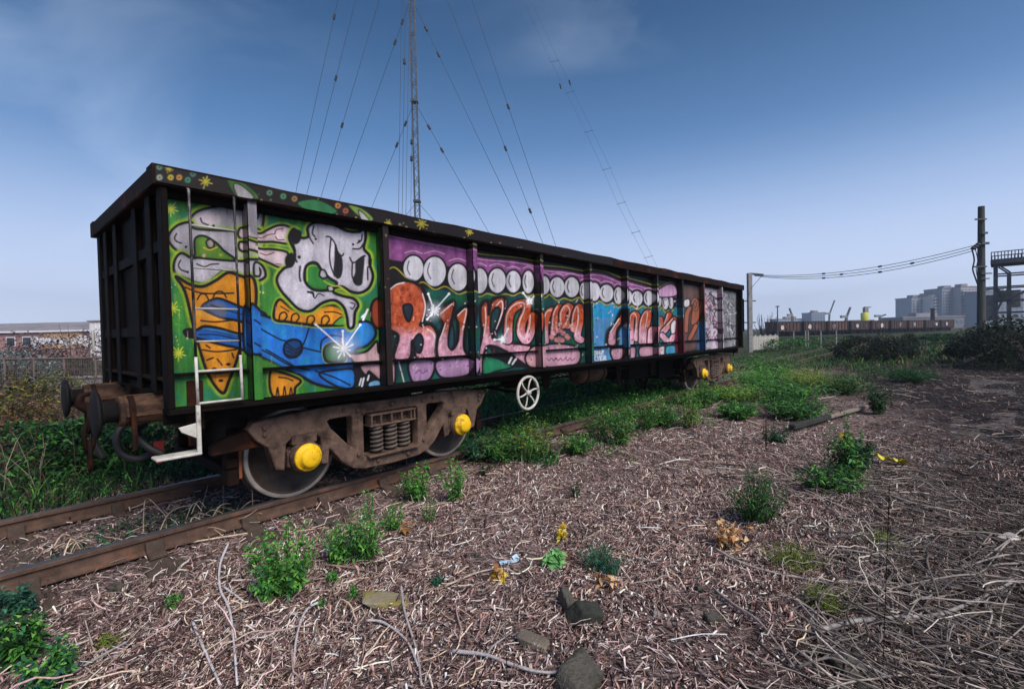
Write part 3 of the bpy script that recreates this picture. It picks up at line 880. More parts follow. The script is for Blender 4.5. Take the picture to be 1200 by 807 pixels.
def bogie(sc_):
    o = T(sc_, DC, 0)
    b = MB()
    b.box((0, 0, 0.62), (0.32, 1.9, 0.22)); b.lathe([(0, 0.22), (0.12, 0.20)], (0, 0, 0.73), (0, 0, 1), 20)
    b.box((0, 0, 0.40), (0.5, 1.9, 0.05))
    for sx in (-1, 1):
        b.box((sx * 0.62, 0, 0.42), (0.08, 1.8, 0.09))
    bo = b.build('bogie', M['rust_black'], wagon, 0.01)
    bo.location = o
    for sy in (-1, 1):
        fr = link('side_frame', FR, M['bogie_brown'], bo); fr.location = (0, sy * 1.0, 0)
        # bolster end with ribs, and the spring nest below it
        b = MB(); y = sy * 1.03
        b.box((0, y, 0.765), (0.62, 0.17, 0.02)); b.box((0, y, 0.645), (0.62, 0.17, 0.02))
        for x in (-0.29, -0.17, -0.03, 0.11, 0.24, 0.29): b.box((x, y + sy * 0.02, 0.705), (0.02, 0.12, 0.10))
        b.box((0, y - sy * 0.04, 0.705), (0.58, 0.05, 0.09))
        b.build('bolster_end', M['bogie_brown'], bo, 0.004)
        for x in (-0.19, 0.0, 0.18):
            b = MB()
            hel = [(x + 0.062 * math.cos(a), y + 0.062 * math.sin(a), 0.335 + 0.29 * a / (2 * math.pi * 6.0)) for a in np.linspace(0, 2 * math.pi * 6.0, 84)]
            b.tube(hel, 0.017, 6)
            b.lathe([(0, 0.04), (0.29, 0.04)], (x, y, 0.335), (0, 0, 1), 10)
            b.build('coil_spring', M['spring_grey'], bo, 0, True)
        bm_ = MB().lathe([(0, 0.022), (0.022, 0.022), (0.028, 0.014)], (0, 0, 0), (0, 1, 0), 6).mesh('bolt')
        for bx_, bz_ in ((-1.40, .80), (-1.40, .74), (-0.44, .84), (0.44, .84), (-0.44, .36), (0.44, .36), (1.40, .80), (1.40, .74), (-0.60, .86), (0.60, .86), (-0.2, .245), (0.2, .245), (0.0, .85)):
            bo_ = link('bolt', bm_, M['bogie_brown'], bo); bo_.location = (bx_, sy * 1.062, bz_); bo_.rotation_euler = (0, 0, 0 if sy > 0 else math.pi)
        b = MB(); b.box((0, sy * 1.02, 0.315), (0.68, 0.22, 0.025)); b.build('spring_plank', M['bogie_brown'], bo, 0.005)
        for sx in (-1, 1):
            x = sx * 1.025
            b = MB()   # wheel: dished plate and tyre with flange
            yi = sy * 0.72
            b.lathe([(-0.06, 0.10), (-0.06, 0.16), (-0.005, 0.19), (0.0, 0.36), (-0.04, 0.40), (-0.055, 0.415), (-0.055, 0.455), (0.045, 0.462), (0.055, 0.49), (0.075, 0.492), (0.085, 0.46), (0.085, 0.41), (0.05, 0.38), (0.03, 0.2), (0.09, 0.16), (0.09, 0.1)],
                    (x, yi, 0.462), (0, -sy, 0), 48)
            wh = b.build('wheel', M['wheel_grey'], bo, 0, True)
            b = MB(); b.lathe([(-0.058, 0.425), (-0.060, 0.456), (-0.052, 0.464), (0.03, 0.4665), (0.03, 0.45)], (x, yi, 0.462), (0, -sy, 0), 48, caps=False)
            b.build('wheel_tread', M['wheel_tread'], bo, 0, True)
            b = MB()   # axlebox
            b.lathe([(0, 0.155), (0.16, 0.155), (0.19, 0.14)], (x, sy * 0.93, 0.462), (0, sy, 0), 28)
            b.box((x, sy * 1.0, 0.635), (0.25, 0.15, 0.09))
            b.box((x, sy * 1.0, 0.462), (0.34, 0.12, 0.16))
            b.build('axle_box', M['bogie_brown'], bo, 0.006)
            b = MB(); b.lathe([(0, 0.135), (0.03, 0.135), (0.04, 0.125), (0.042, 0.098), (0.085, 0.092), (0.10, 0.08), (0.104, 0.03)], (x, sy * 1.115, 0.462), (0, sy, 0), 32)
            b.build('axle_cap', M['cap_yellow'], bo, 0, True)
            b = MB()   # brake shoe and hanger
            a0 = 0.52
            b.box((x + sx * 0.50, sy * 0.74, 0.46), (0.05, 0.09, 0.32)); b.build('brake_shoe', M['rust_orange'], bo, 0.01)
            b = MB(); b.beam((x + sx * 0.56, sy * 0.78, 0.26), (x + sx * 0.56, sy * 0.78, 0.80), 0.05, 0.10)
            b.box((x + sx * 0.58, sy * 0.78, 0.34), (0.10, 0.16, 0.14)); b.box((x + sx * 0.58, sy * 0.78, 0.48), (0.10, 0.14, 0.10))
            b.build('brake_hanger', M['rust_dark'], bo, 0.01)
    for sx in (-1, 1):
        b = MB(); b.lathe([(-0.95, 0.07), (0.95, 0.07)], (sx * 1.025, 0, 0.462), (0, 1, 0), 16); b.build('axle', M['rust_black'], bo, 0, True)
        b = MB(); b.beam((sx * 1.6, -0.85, 0.38), (sx * 1.6, 0.85, 0.38), 0.08, 0.09); b.build('brake_beam', M['rust_black'], bo, 0.005)
        b = MB(); y = -1.03
        b.prism([(0, 0.62), (0.12, 0.64), (0.12, 0.74), (0.0, 0.80)] if sx > 0 else [(0, 0.62), (0, 0.83), (-0.34, 0.73), (-0.40, 0.69), (-0.40, 0.61)], (sx * 1.42, y + 0.03, 0), (1, 0, 0), (0, 0, 1), (0, 1, 0), 0.09)
        b.build('end_lug', M['rust_dark'], bo, 0.006)
    return bo
bogie(3.2)
bogie(14.0)

# ---------------- underframe gear
b = MB()
R_ = 0.235
b.tube([(R_ * math.cos(a), 0, R_ * math.sin(a)) for a in np.linspace(0, 2 * math.pi, 40, endpoint=False)], 0.021, 8, closed=True)
hw = b.build('handbrake_wheel', M['white_paint'], wagon, 0, True); hw.location = T(5.37, DC - 1.31, 0.765)
b = MB()
b.lathe([(-0.03, 0.04), (0.03, 0.04)], (0, 0, 0), (0, 1, 0), 12)
b.build('hub', M['white_paint'], hw, 0, True)
for k in range(6):
    a = k * math.pi / 3 + 0.2
    b = MB()
    b.tube([(r * math.cos(a + q), 0.012 * (1 - r / R_), r * math.sin(a + q)) for r, q in ((0.03, 0), (0.10, 0.10), (0.17, 0.06), (0.235, -0.06))], 0.013, 6)
    b.build('spoke', M['white_paint'], hw, 0, True)
b = MB(); b.tube([T(5.37, DC - 1.30, 0.765), T(5.37, DC - 0.9, 0.765), T(5.37, DC - 0.5, 0.8)], 0.022, 8)
b.box(T(5.37, DC - 1.19, 0.92), (0.06, 0.04, 0.42))
b.build('handbrake_shaft', M['rust_dark'], wagon)
b = MB(); b.lathe([(0, 0.05), (0.03, 0.14), (0.08, 0.19), (0.86, 0.19), (0.91, 0.14), (0.94, 0.05)], T(7.35, DC - 0.78, 0.86), (1, 0, 0), 24)
b.build('air_reservoir', M['buffer_brown'], wagon, 0, True)
for s in (7.55, 8.1):
    b = MB(); b.tube([T(s, DC - 0.78 + 0.195 * math.cos(a), 0.86 + 0.195 * math.sin(a)) for a in np.linspace(0, 2 * math.pi, 20, endpoint=False)], 0.012, 5, closed=True)
    b.box(T(s, DC - 0.78, 1.06), (0.05, 0.3, 0.05)); b.build('reservoir_strap', M['rust_black'], wagon)
for s, h0 in ((6.3, 0.95), (6.75, 0.9), (9.35, 0.72), (11.0, 0.8)):
    b = MB(); b.prism([(-0.16, 1.0), (0.16, 1.0), (0.06, h0 - 0.25), (-0.06, h0 - 0.25)], T(s, DC - 0.60, 0), (1, 0, 0), (0, 0, 1), (0, 1, 0), 0.03)
    b.build('vee_hanger', M['rust_dark'], wagon, 0.004)
b = MB(); b.tube([T(4.6, DC - 0.5, 0.8), T(12.6, DC - 0.5, 0.8)], 0.02, 6); b.build('brake_rod', M['rust_dark'], wagon)
b = MB(); b.tube([T(1.3, DC - 0.95, 0.99), T(6.2, DC - 0.95, 0.99), T(6.4, DC - 0.85, 0.93), T(7.4, DC - 0.8, 0.93)], 0.016, 6); b.build('brake_pipe', M['rust_dark'], wagon)
b = MB(); b.lathe([(0, 0.13), (0.26, 0.15), (0.30, 0.10), (0.5, 0.04)], T(6.0, DC - 0.3, 0.84), (1, 0, 0), 20); b.build('brake_cylinder', M['rust_dark'], wagon, 0, True)
# dark equipment boxes before the far bogie
for s0, s1, z0, y0, y1 in ((9.9, 11.3, 0.52, -0.55, 0.5), (11.4, 12.25, 0.42, -0.6, 0.5)):
    b = MB(); b.b(s0 - S0, s1 - S0, y0, y1, z0 + RAIL, 1.0 + RAIL); b.build('equipment_box', M['rust_black'], wagon, 0.02)
b = MB(); b.tube([T(15.9, DC - 1.28, 2.55), T(16.05, DC - 1.28, 2.55), T(16.05, DC - 1.28, 1.55), T(15.75, DC - 1.28, 1.55)], 0.02, 6)
b.build('end_handrail', M['rust_black'], wagon, 0, True)

# ------------------------------------------------------------------ graffiti (spray paint as colour on the panels)
PT.start()
ZM = {'A': (180, 220, 6.725), 'B': (180, 340, 5.767), 'C': (290, 240, 6.725), 'D': (360, 240, 6.725), 'E': (300, 350, 6.727),
      'G': (300, 240, 3.3625), 'H': (430, 260, 4.035), 'I': (550, 280, 4.747), 'J': (680, 300, 5.38)}
def Z(k, *pts):
    x0, y0, s_ = ZM[k]
    return [(x0 + x / s_, y0 + y / s_) for x, y in pts]
BLK = (14, 10, 12); GRN = (48, 122, 52); LIME = (150, 178, 44); WHT = (205, 200, 206); GRY = (160, 156, 164); ORG = (226, 146, 30); BLU = (30, 104, 196); PNK = (208, 158, 166)
X, Y = PT.X, PT.Y
# base coats
PT.C[:] = S2L((26, 18, 17))
PT.only(0, 1, 4)
i = PT.idx(150, 446, 0, 900)
streak = fbm(PT.X[i] * 0.22, PT.Y[i] * 0.035, 31)
teal = fbm(PT.X[i] * 0.06, PT.Y[i] * 0.05, 37)
g = S2L((26, 78, 38))[None] * (1 - streak[:, None]) + S2L((70, 150, 52))[None] * streak[:, None]
k = np.clip((teal - 0.55) * 5, 0, 0.7)[:, None]
PT.C[i] = g * (1 - k) + S2L((30, 120, 96))[None] * k
for q in range(70):
    PT.line([(x, y), (x + RNG.normal(0, 1), y + RNG.uniform(4, 16))], LIME if q % 2 else (24, 84, 44), RNG.uniform(0.8, 2.4), soft=1.0, alpha=0.35) if (x := RNG.uniform(190, 436)) and (y := RNG.uniform(240, 460)) else None
# yellow stars and specks on green
for x, y, r in ((200, 245, 9), (202, 361, 9), (209, 414, 9), (336, 326, 5)): PT.star(x, y, r, (206, 212, 60), 10, 1.0)
for q in range(26): PT.dot(RNG.uniform(300, 310), RNG.uniform(300, 460), RNG.uniform(0.5, 1.1), (214, 220, 90))
for q in range(18): PT.dot(RNG.uniform(192, 222), RNG.uniform(330, 440), RNG.uniform(0.4, 0.9), (214, 220, 90))

# --- bay by the ladder: stacked cloud over a cone
HL = (LIME, 5.0)
PT.fill(Z('A', (292, 320), (305, 225), (365, 178), (480, 150), (610, 128), (745, 122), (860, 150), (850, 330), (760, 350), (640, 348), (400, 325)), GRY, 2.6, BLK, HL)
PT.fill(Z('A', (318, 255), (330, 230), (400, 205), (500, 210), (505, 300), (400, 300), (330, 290)), (200, 184, 192), soft=3)
PT.fill(Z('A', (300, 272), (200, 290), (132, 350), (118, 412), (160, 475), (235, 525), (320, 560), (420, 545), (600, 575), (740, 580), (850, 560), (850, 340), (640, 340), (330, 322)), (176, 170, 180), 2.6, BLK, HL)
PT.fill(Z('A', (310, 555), (222, 515), (172, 560), (158, 640), (190, 692), (262, 716), (340, 748), (430, 752), (500, 690), (560, 655), (640, 672), (760, 740), (880, 700), (830, 590), (640, 575), (420, 535)), (196, 190, 202), 2.6, BLK, HL)
PT.fill(Z('A', (325, 520), (322, 420), (345, 385), (390, 378), (440, 398), (500, 440), (560, 500), (640, 560), (600, 575), (330, 548)), (96, 142, 44), 2.2)
PT.fill(Z('A', (415, 425), (445, 405), (475, 430), (470, 470), (430, 470)), (170, 160, 150), 1.6)
PT.line(Z('A', (395, 470), (440, 490), (500, 470)), (200, 180, 60), 1.6)
PT.dot(*Z('A', (398, 535))[0], 2.2, (196, 150, 130)); PT.dot(*Z('A', (530, 530))[0], 2.0, (150, 160, 70))
for q in (((370, 240), (385, 275), (428, 292)), ((180, 362), (165, 398), (185, 425), (218, 436)), ((212, 572), (196, 610), (215, 645), (262, 662)), ((800, 130), (830, 180), (820, 240))):
    PT.line(Z('A', *q), BLK, 1.9)
for q in ((472, 300), (255, 466), (268, 664), (782, 270)): PT.dot(*Z('A', q)[0], 1.6, BLK)
PT.line(Z('A', (340, 600), (400, 622), (450, 604), (512, 600)), BLK, 1.7)
# cone
PT.fill(Z('B', (150, -92), (240, -42), (330, -25), (420, -66), (500, -118), (565, -104), (640, -60), (650, 100), (600, 330), (560, 480), (510, 610), (465, 695), (372, 575), (312, 400), (268, 240), (212, 10)), ORG, 3.0, BLK, (LIME, 4.5))
i = PT.idx(205, 290, 330, 470)
PT.line(Z('B', (300, 150), (420, 170), (560, 150)), (240, 186, 90), 5, soft=3, alpha=0.5)
for q in (((296, 62), (318, 28), (350, 28), (372, 66)), ((402, 48), (425, 12), (465, 12), (492, 50)), ((215, -20), (330, 20), (540, 20)), ((240, 90), (262, 200), (290, 300)),
          ((355, 372), (382, 390)), ((360, 472), (402, 456)), ((430, 465), (462, 505)), ((530, 425), (541, 455)), ((360, 545), (430, 562), (540, 545)), ((320, 205), (420, 214), (560, 198)), ((330, 402), (430, 415), (560, 400))):
    PT.line(Z('B', *q), BLK, 2.0)
for q in ((505, 500), (410, 532), (455, 610)): PT.dot(*Z('B', q)[0], 3.0, BLK, 1.8)
# blue limbs from the cone to the next bay
PT.fill(Z('B', (326, 110), (400, 62), (455, 58), (560, 100), (640, 130), (760, 165), (760, 330), (640, 235), (560, 205), (470, 188), (380, 152)), BLU, 2.4, BLK)
PT.fill(Z('B', (330, 112), (400, 78), (470, 90), (500, 130), (470, 180), (385, 150)), (96, 100, 120), soft=3)
PT.fill(Z('B', (205, 275), (250, 262), (290, 268), (345, 243), (450, 258), (560, 290), (760, 330), (760, 470), (640, 420), (560, 388), (480, 372), (360, 342), (285, 322), (225, 310)), BLU, 2.6, BLK)
PT.fill(Z('B', (200, 278), (240, 262), (285, 270), (280, 318), (225, 308)), BLK)
for q in (((300, 300), (420, 300), (560, 330), (700, 365)), ((390, 100), (480, 130), (600, 165), (740, 215)), ((350, 270), (450, 285), (600, 320))): PT.line(Z('B', *q), (16, 30, 60), 1.6)
PT.line(Z('B', (340, 262), (450, 275), (560, 305)), (70, 140, 210), 2.2, soft=1, alpha=0.7)

# --- second bay: horned creature
E_blue = Z('E', (-90, 60), (0, 108), (120, 150), (250, 182), (400, 212), (560, 214), (720, 216), (790, 190), (860, 176), (915, 200), (945, 262), (925, 320), (860, 376), (780, 420), (780, 700), (680, 706), (560, 694), (450, 664), (340, 604), (240, 562), (130, 502), (0, 442), (-90, 400))
PT.fill(E_blue, lambda x, y: np.stack([24 + 20 * fbm(x * 0.2, y * 0.1, 4), 88 + 56 * fbm(x * 0.15, y * 0.09, 6), 176 + 56 * fbm(x * 0.12, y * 0.1, 8)], 1), 2.6, BLK)
PT.fill(Z('E', (800, 230), (880, 210), (910, 260), (880, 330), (800, 370), (740, 330), (760, 270)), (44, 124, 190), soft=4)
PT.fill(Z('E', (500, 585), (640, 560), (770, 560), (772, 690), (680, 702), (560, 650)), (36, 122, 210), 2.0, BLK)
for q in (((-60, 170), (60, 250), (190, 320), (230, 330)), ((370, 385), (450, 405), (520, 420)), ((420, 220), (390, 320), (365, 370)), ((-60, 350), (100, 430), (260, 520), (420, 560)), ((80, 400), (200, 470), (300, 530)),
          ((340, 590), (460, 660), (560, 690)), ((470, 570), (620, 620), (740, 680)), ((510, 400), (520, 330), (590, 290), (690, 300))):
    PT.line(Z('E', *q), (12, 18, 40), 2.0)
PT.fill(Z('E', (220, 390), (240, 340), (300, 320), (350, 340), (362, 400), (330, 450), (270, 465), (230, 440)), (18, 70, 130), 2.2, BLK)
for dy in (0, 30, 60, 90): PT.line(Z('E', (245, 350 + dy), (300, 395 + dy * 0.6), (350, 380 + dy * 0.5)), BLK, 1.5)
PT.fill(Z('E', (535, 430), (550, 375), (620, 350), (700, 380), (700, 480), (620, 500), (555, 490)), (40, 112, 56), 2.6, BLK, (LIME, 1.4))
PT.fill(Z('E', (715, 430), (800, 430), (880, 408), (952, 335), (966, 420), (1000, 440), (1000, 512), (800, 512), (745, 470)), (204, 168, 172), 2.4, BLK)
PT.fill(Z('E', (780, 520), (1005, 515), (1005, 700), (800, 700), (775, 600)), (22, 20, 30))
PT.fill(Z('E', (825, 525), (1000, 518), (1000, 650), (930, 600), (890, 570), (865, 600)), (206, 162, 172), 1.6, BLK)
PT.fill(Z('E', (890, 660), (960, 640), (1005, 690), (900, 705)), (120, 170, 210), 1.4)
for q in (((815, 680), (830, 630)), ((835, 690), (850, 625)), ((880, 640), (890, 605))): PT.line(Z('E', *q), (226, 226, 232), 1.8)
PT.fill(Z('E', (112, 575), (200, 580), (350, 640), (310, 700), (290, 760), (130, 765)), ORG, 2.6, BLK, (LIME, 2))
for q in (((160, 760), (170, 700), (180, 760)), ((215, 760), (225, 690), (235, 760)), ((265, 760), (275, 700), (285, 745)), ((180, 618), (240, 625), (290, 645))): PT.line(Z('E', *q), BLK, 1.9)
PT.fill(Z('E', (-30, 470), (60, 480), (140, 512), (235, 562), (80, 562), (-30, 562)), (70, 132, 48), soft=2)
# orange cone cup under the creature
PT.fill(Z('E', (145, 160), (155, 45), (190, 5), (240, 40), (290, 80), (380, 106), (450, 84), (560, 50), (640, 58), (692, 100), (718, 150), (716, 202), (500, 212), (400, 202), (250, 182)), ORG, 2.8, BLK, (LIME, 2))
for x, y in ((215, 150), (310, 160), (432, 176), (548, 178)): PT.line(Z('E', (x - 32, y + 14), (x - 24, y - 30), (x + 10, y - 44), (x + 30, y - 14), (x + 8, y + 20)), BLK, 2.1)
PT.line(Z('E', (195, 60), (260, 100)), BLK, 1.6); PT.line(Z('E', (540, 105), (620, 105), (690, 130)), BLK, 1.6)
PT.fill(Z('E', (610, 205), (670, 145), (712, 160), (705, 208)), (84, 150, 60), 1.4, BLK)
# arms
PT.fill(Z('C', (-60, 185), (20, 195), (95, 226), (160, 196), (230, 165), (300, 163), (352, 200), (352, 302), (300, 306), (200, 292), (95, 292), (-60, 262)), (212, 190, 198), 2.3, BLK, (LIME, 3.0))
PT.fill(Z('C', (-60, 292), (20, 310), (100, 346), (200, 350), (300, 368), (322, 400), (312, 484), (250, 492), (180, 462), (90, 422), (20, 380), (-60, 356)), (216, 194, 200), 2.3, BLK, (LIME, 3.0))
for q in (((20, 215), (60, 225), (100, 262), (170, 235), (215, 230)), ((215, 230), (230, 195), (280, 190)), ((100, 380), (150, 395), (210, 375)), ((220, 250), (240, 275), (290, 275)), ((225, 465), (265, 470)), ((20, 330), (70, 350))): PT.line(Z('C', *q), (112, 40, 44), 1.3)
PT.fill(Z('C', (10, 470), (60, 480), (100, 510), (95, 560), (40, 575), (5, 560)), (206, 200, 206), 2.2, BLK)
# body and face
body = Z('G', (150, 95), (175, 128), (205, 125), (204, 90), (235, 69), (300, 75), (360, 103), (408, 105), (428, 86), (432, 130), (425, 172), (447, 200), (448, 235), (461, 280), (446, 325), (412, 346), (375, 342), (338, 322), (306, 330), (308, 346), (345, 360), (385, 370), (403, 395), (390, 425), (386, 472), (376, 486), (364, 480), (358, 440), (345, 402), (310, 376), (262, 386), (215, 418), (170, 411), (130, 374), (95, 332), (82, 290), (108, 252), (145, 232), (152, 185), (130, 130))
PT.fill(body, lambda x, y: 1 * np.stack([178 + 40 * fbm(x * 0.22, y * 0.16, 14), 172 + 40 * fbm(x * 0.22, y * 0.16, 14), 184 + 40 * fbm(x * 0.22, y * 0.16, 14)], 1), 2.8, BLK, (LIME, 4.0))
PT.fill(Z('C', (335, 205), (385, 190), (428, 215), (415, 290), (375, 312), (340, 285)), BLK)
PT.fill(Z('C', (300, 410), (345, 375), (365, 400), (362, 480), (325, 497), (295, 465)), BLK)
PT.fill(Z('G', (193, 300), (194, 250), (214, 229), (240, 231), (262, 262), (292, 290), (318, 308), (300, 332), (262, 338), (222, 332)), (54, 138, 56), 2.8, BLK, None)
PT.line(Z('G', (202, 300), (203, 252), (218, 240), (236, 242)), LIME, 1.4)
PT.fill(Z('G', (255, 258), (270, 258), (280, 282), (264, 290), (250, 278)), (200, 196, 200), 1.8, BLK)
PT.fill(Z('G', (282, 322), (300, 320), (306, 336), (288, 340)), (206, 200, 204), 1.6, BLK)
PT.line(Z('G', (268, 300), (300, 318), (330, 322), (370, 352)), (176, 180, 60), 1.6)
PT.fill(Z('D', (222, 312), (242, 375), (270, 415), (277, 500), (262, 565), (232, 575), (212, 520), (218, 430)), (28, 26, 30), 1.0, BLK)
PT.fill(Z('D', (385, 452), (440, 405), (448, 440), (436, 560), (428, 622), (392, 634), (362, 596), (382, 530)), (28, 26, 30), 1.0, BLK)
for q in (((150, 250), (182, 256), (216, 300), (240, 370), (274, 402), (286, 384)), ((186, 272), (176, 400), (186, 480), (216, 560)), ((335, 415), (366, 456), (440, 405), (458, 404)), ((356, 460), (354, 560), (376, 602)),
          ((432, 236), (426, 280), (396, 302)), ((360, 346), (412, 346), (440, 310)), ((52, 168), (40, 222), (62, 252)), ((478, 490), (500, 480), (505, 430)), ((476, 500), (478, 590)), ((0, 210), (20, 260), (48, 305))):
    PT.line(Z('D', *q), BLK, 1.9)
for q in ((362, 312), (68, 270), (410, 285)): PT.dot(*Z('D', q)[0], 1.5, BLK)
PT.dot(*Z('C', (408, 412))[0], 2.0, BLK)
for q in (((362, 310), (378, 360)), ((362, 400), (390, 450)), ((415, 485), (410, 560), (418, 600)), ((475, 685), (515, 690), (522, 720))): PT.line(Z('C', *q), BLK, 2.2)
PT.line(Z('G', (204, 345), (222, 350), (232, 368), (246, 350), (268, 358)), BLK, 1.5)
PT.line(Z('G', (372, 385), (390, 392), (380, 410), (372, 404)), BLK, 1.5)
# sparkle
def sparkle(c, rays, r=6):
    x, y = c
    PT.glow(x, y, r * 2.2, (226, 230, 240), 0.75)
    for (tx, ty) in rays: PT.line([(x, y), (tx, ty)], (240, 240, 244), 1.5); PT.dot(tx, ty, 1.5, (240, 240, 244))
    for k in range(10):
        a = k * math.pi / 5 + 0.2
        PT.line([(x, y), (x + r * (1 if k % 2 else 0.65) * math.cos(a), y + r * (1 if k % 2 else 0.65) * math.sin(a))], (246, 246, 250), 1.5)
sparkle(Z('E', (690, 395))[0], Z('E', (470, 202), (822, 205), (684, 255)), 12)
PT.line(Z('E', (845, 165), (880, 85)), (230, 230, 234), 2.4); PT.line(Z('E', (835, 145), (860, 120)), (230, 230, 234), 2.0)
# the rim of a cloud creeping onto the first post
PT.only(1)
PT.fill([(286, 228), (312, 224), (312, 274), (286, 274)], (140, 134, 142), soft=2)

# --- lettering bays
PT.only(0, 1, 4)
i = PT.idx(450, 880, 0, 900)
yt = 0.19 * (PT.X[i] - 457)
PT.C[i] = S2L((24, 16, 17))
# teal and blue ground behind the letters
def band(x0, x1, t0, t1, b0, b1, c, soft=2.0):
    PT.fill([(x0, t0), (x1, t1), (x1, b1), (x0, b0)], c, soft=soft, sharp=True)
tl = lambda x, y: np.stack([12 + 12 * fbm(x * .2, y * .1, 3), 44 + 60 * fbm(x * .15, y * .1, 5), 42 + 52 * fbm(x * .17, y * .1, 7)], 1)
band(446, 690, 335, 350, 452, 425, tl)
band(690, 732, 338, 346, 426, 420, lambda x, y: np.stack([34 + 40 * (y > 372), 120 + 30 * fbm(x * .2, y * .15, 5), 164 + 40 * fbm(x * .2, y * .15, 9)], 1))
band(732, 798, 345, 352, 420, 413, (34, 112, 128))
band(798, 832, 318, 340, 412, 406, (96, 72, 66))
band(818, 829, 378, 378, 412, 410, (34, 104, 156))
i = PT.idx(445, 470, 335, 450); PT.blend(i, (16, 12, 14), np.clip((470 - PT.X[i]) / 12, 0, 1) * 0.8)
# purple banner with white ovals
top = [(452, 272), (500, 282), (549, 291), (560, 300), (600, 304), (625, 308.5), (634, 313.5), (660, 316), (683, 320), (691, 318.5), (708, 320.5), (727, 328), (736, 328.8), (762, 336), (771, 340), (786, 333.5), (792, 339)]
bot = [(792, 350), (762, 348), (727, 343), (691, 337), (683, 337), (634, 331), (624, 331), (558, 322), (549, 319), (504, 309), (452, 303)]
PT.fill([(x, y - 5) for x, y in top] + [(792, 352), (762, 356), (691, 350), (634, 342), (558, 340), (504, 330), (452, 310)], (16, 11, 14), soft=3)
PT.fill(top + bot, lambda x, y: np.stack([118 + 40 * fbm(x * .3, y * .2, 2), 56 + 36 * fbm(x * .3, y * .2, 2), 112 + 40 * fbm(x * .3, y * .2, 2)], 1), 1.6, BLK, soft=0.8)
PT.line([(x, y + 3.2) for x, y in top], (206, 150, 196), 1.0)
PT.line([(x, y - 3.0) for x, y in top], (150, 152, 50), 1.1, alpha=0.8)
ov = [(484.5, 314.5, 11.5, 14.5), (509.3, 318.2, 13, 17), (536.6, 325, 11.5, 15.5), (562, 329, 9, 14.5), (582.6, 328.9, 10, 14), (601.6, 330, 8.5, 12.5), (619, 330.5, 6.5, 13), (638, 334.3, 6, 10.5), (652.8, 336.5, 8.5, 11.5), (670, 336.5, 8.5, 11.5), (684.5, 341, 5, 10),
      (696.7, 341.8, 6.5, 10.5), (710.7, 343.7, 8, 10), (724.6, 346.5, 5, 10), (737, 348.7, 3.6, 8), (746.5, 349.8, 6.5, 8.5), (760, 349.3, 5.5, 8.5), (772, 353, 3.2, 6.6), (779.8, 354.8, 3.5, 7.5), (786.4, 354.8, 2.6, 7)]
for x, y, rx, ry in ov:
    PT.dot(x, y, rx + 2.4, BLK, ry + 2.4)
for x, y, rx, ry in ov:
    PT.dot(x, y, rx, (198, 196, 204), ry)
    PT.line([(x - rx * 0.45, y - ry * 0.6), (x - rx * 0.62, y), (x - rx * 0.35, y + ry * 0.5)], (60, 54, 66), 1.3)
    PT.line([(x - rx * 0.9, y - ry * 1.25), (x, y - ry * 1.42), (x + rx * 0.9, y - ry * 1.2)], (220, 190, 214), 0.9, alpha=0.7)
zz = []
for k_, (x, y, rx, ry) in enumerate(ov): zz += [(x, y + ry + 4.0), (x + rx, y + ry + (0.5 if k_ % 2 else 1.5))]
PT.line([(455, 316), (464, 314)] + zz, (158, 150, 40), 1.4)
# letters: rust orange fading to pink below
def rustpink(x, y):
    u = np.clip((y - (380 - 0.02 * (x - 460))) / 16, 0, 1)[:, None]
    n = fbm(x * .35, y * .25, 12)[:, None]
    return np.array([186, 82, 46])[None] * (1 - u) + np.array([220, 160, 180])[None] * u + (n - 0.5) * 80
HIW = (232, 214, 216)
def shp(k, pts, c=rustpink, ol=2.4): PT.fill(Z(k, *pts), c, ol, BLK, ((16, 12, 14), 3.0) if c is rustpink else None)
shp('H', [(18, 420), (30, 375), (60, 362), (92, 400), (92, 480), (60, 505), (28, 480)], (150, 62, 36))
shp('H', [(84, 420), (95, 330), (130, 292), (180, 278), (240, 298), (276, 350), (282, 430), (252, 488), (300, 486), (332, 530), (334, 600), (322, 645), (240, 652), (214, 560), (202, 645), (128, 645), (150, 540), (100, 505), (86, 455)])
shp('H', [(170, 400), (188, 388), (208, 392), (216, 420), (200, 470), (182, 452)], (30, 46, 60), 2.0)
shp('H', [(222, 560), (248, 528), (266, 560), (254, 616), (232, 608)], (30, 46, 60), 2.0)
PT.line(Z('H', (108, 320), (140, 296), (175, 288)), HIW, 1.4); PT.line(Z('H', (262, 340), (276, 400), (262, 470)), HIW, 1.2); PT.line(Z('H', (285, 505), (318, 535), (318, 600)), HIW, 1.3); PT.line(Z('H', (100, 360), (96, 430), (106, 490)), HIW, 1.1)
for q in range(12): PT.dot(*Z('H', (RNG.uniform(110, 250), RNG.uniform(310, 400)))[0], RNG.uniform(1, 2.4), (120, 50, 34), soft=1.2)
shp('H', [(338, 430), (400, 378), (412, 400), (394, 490), (386, 560), (402, 604), (430, 560), (432, 480), (420, 440), (468, 402), (482, 420), (462, 520), (460, 600), (482, 645), (420, 650), (340, 645), (334, 560), (362, 490)])
PT.line(Z('H', (350, 432), (402, 388)), HIW, 1.3); PT.line(Z('H', (430, 442), (470, 412), (452, 510)), HIW, 1.2); PT.line(Z('H', (345, 560), (372, 480)), HIW, 1.1)
shp('H', [(384, 580), (396, 500), (408, 490), (414, 560), (402, 602)], (36, 70, 84), 1.6)
sparkle(Z('H', (318, 420))[0], Z('H', (285, 460), (388, 340), (290, 340)), 7)
